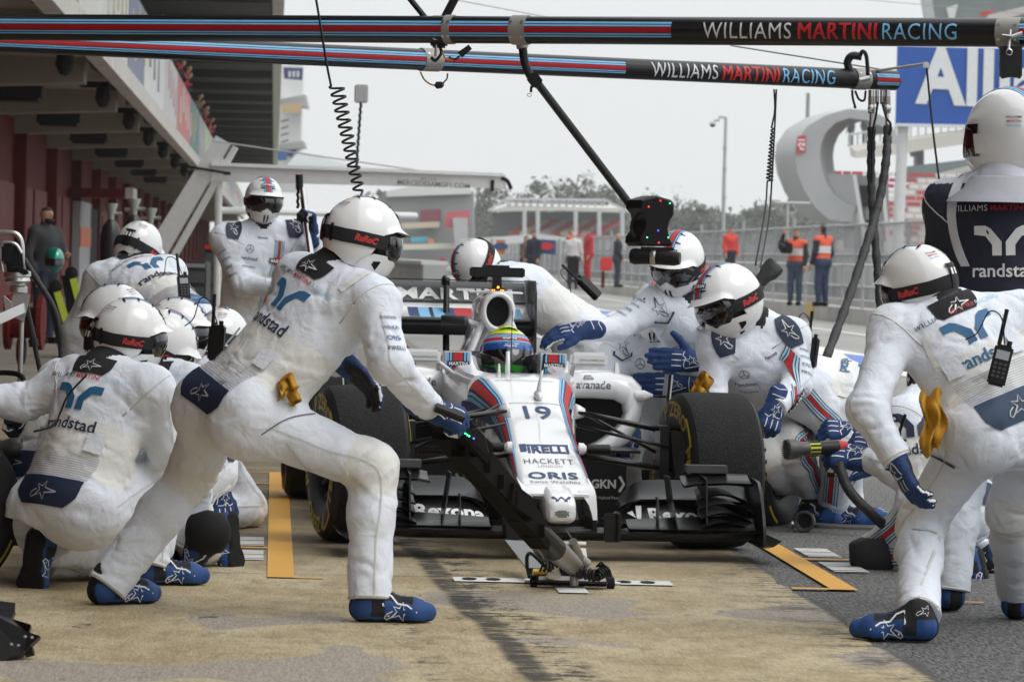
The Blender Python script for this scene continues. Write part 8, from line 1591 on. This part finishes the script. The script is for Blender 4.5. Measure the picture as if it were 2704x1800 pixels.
for k in range(rows): y = 205 + 1.6 * k; z0 = P(2500, 668 - 15.5 * k, y).z; m.box((24 + .5 * k, y, z0 - .35), (18, 1.6, .5))
m.build('terrace', st); rnd = random.Random(9)
SEATW = mat('seat_white', (.62, .60, .58), .7)
for k in range(rows):
    m = MB(); y = 205 + 1.6 * k; z0 = P(2500, 668 - 15.5 * k, y).z; x = 16.8
    while x < 33:
        L_ = rnd.uniform(.45, .9); m.use(SEATW if (int(x * .55 + k * .45) + k) % 2 else SEATR); m.box((x + L_ / 2, y - .3, z0 + .05), (L_ * .85, .45, .2)); x += L_
    m.build('seat_row', st)
m = MB().use(mat('stand_glass', (.16, .20, .20), .25)); m.prism([P(2390, 440, 250), P(2740, 400, 250), P(2740, 480, 250), P(2390, 480, 250)], (0, 3, 0)); m.use(WC); m.prism([P(2490, 455, 246), P(2610, 425, 246), P(2610, 440, 246), P(2490, 470, 246)], (0, 1, 0)); m.build('gallery', st)
m = MB().use(RAIL); m.prism([P(2380, 690, 200), P(2760, 690, 200), P(2760, 672, 200), P(2380, 672, 200)], (0, .2, 0)); m.build('front_wall', st)
ub = empty('upper_building', P(2600, 30, 230), 0, 'sloping glass upper building in the top right corner', 'building'); m = MB().use(mat('upper_glass', (.17, .20, .20), .25, var=.3, vscale=.3)); m.prism([P(2455, -40, 230), P(2800, -40, 230), P(2800, 60, 230), P(2470, 56, 230)], (0, 6, 0)); m.build('glazing', ub); m = MB().use(WC); m.prism([P(2610, 40, 229), P(2800, -5, 229), P(2800, 10, 229), P(2640, 55, 229), P(2600, 56, 229)], (0, .4, 0)); m.use(mat('upper_panel', (.55, .57, .56), .5)); m.prism([P(2500, 20, 229), P(2530, 12, 229), P(2520, 50, 229), P(2508, 52, 229)], (0, .4, 0)); m.use(RED); m.prism([P(2590, 35, 229), P(2625, 24, 229), P(2625, 32, 229), P(2590, 44, 229)], (0, .3, 0)); m.build('fascia', ub)
# ------------------------------------------------------------------ spectators on the garage balcony
rnd = random.Random(3); tops = [(.02, .02, .03), (.30, .03, .04), (.05, .05, .07), (.12, .09, .08), (.02, .03, .07), (.35, .05, .05)]; nmz = ['black', 'red', 'dark grey', 'brown', 'navy', 'bright red']
for k in range(15):
    s0 = [84, 86.5, 89, 91.5, 94, 97, 104, 107, 111, 126, 131, 136, 141, 148, 156][k]; q = LN(-2.66 + .06 * (k % 2), s0, 4.2); c_ = k * 5 % 6
    J, R = frame_pose('stand', (0, 0, 0), yw(1, -.4 + .3 * (k % 3))); fo = R @ Vector((0, 1, 0)); sd = R @ Vector((1, 0, 0))
    for n_, d_ in (('chest', .10), ('neck', .24), ('head', .33), ('shL', .20), ('shR', .20)): J[n_] = J[n_] + fo * d_
    for s_, g_ in (('L', -1), ('R', 1)): J['el' + s_] = fo * .26 + sd * .27 * g_ + Vector((0, 0, 1.20)); J['wr' + s_] = fo * .40 + sd * .10 * g_ + Vector((0, 0, 1.21))
    p = person_body('spectator in %s on the garage balcony, %s from the near end' % (nmz[c_], 'first second third fourth fifth sixth seventh eighth ninth tenth eleventh twelfth thirteenth fourteenth fifteenth'.split()[k]), {n: v + q for n, v in J.items()}, 80 + k, .04, .95, 'spectators on the garage balcony', [mat('spect_%d' % c_, tops[c_], .85), BLKC, BLKC, SKIN, mat('hair_20', (.02, .016, .012), .8)], .4,
        lambda fm, tg, t, fc, zz=q.z + 1.66: np.where(tg == 'skin', np.where(fc[:, 2] > zz, 4, 3), np.where((tg == 'leg') | (tg == 'low'), 1, 0)), base=q)
# ------------------------------------------------------------------ air
m = MB(); m.box((150, 330, 14.5), (900, 700, 31.0)); hz = m.build('haze'); tag(hz, kind='stuff'); hz.display_type = 'WIRE'
hm = bpy.data.materials.new('haze'); hm.use_nodes = True; t = hm.node_tree; t.nodes.clear(); vo = t.nodes.new('ShaderNodeVolumePrincipled'); vo.inputs['Color'].default_value = (.96, .98, 1.0, 1); vo.inputs['Density'].default_value = .0002; vo.inputs['Anisotropy'].default_value = .0
oo = t.nodes.new('ShaderNodeOutputMaterial'); t.links.new(vo.outputs[0], oo.inputs['Volume']); hz.data.materials.clear(); hz.data.materials.append(hm)
SC.cycles.volume_bounces = 2
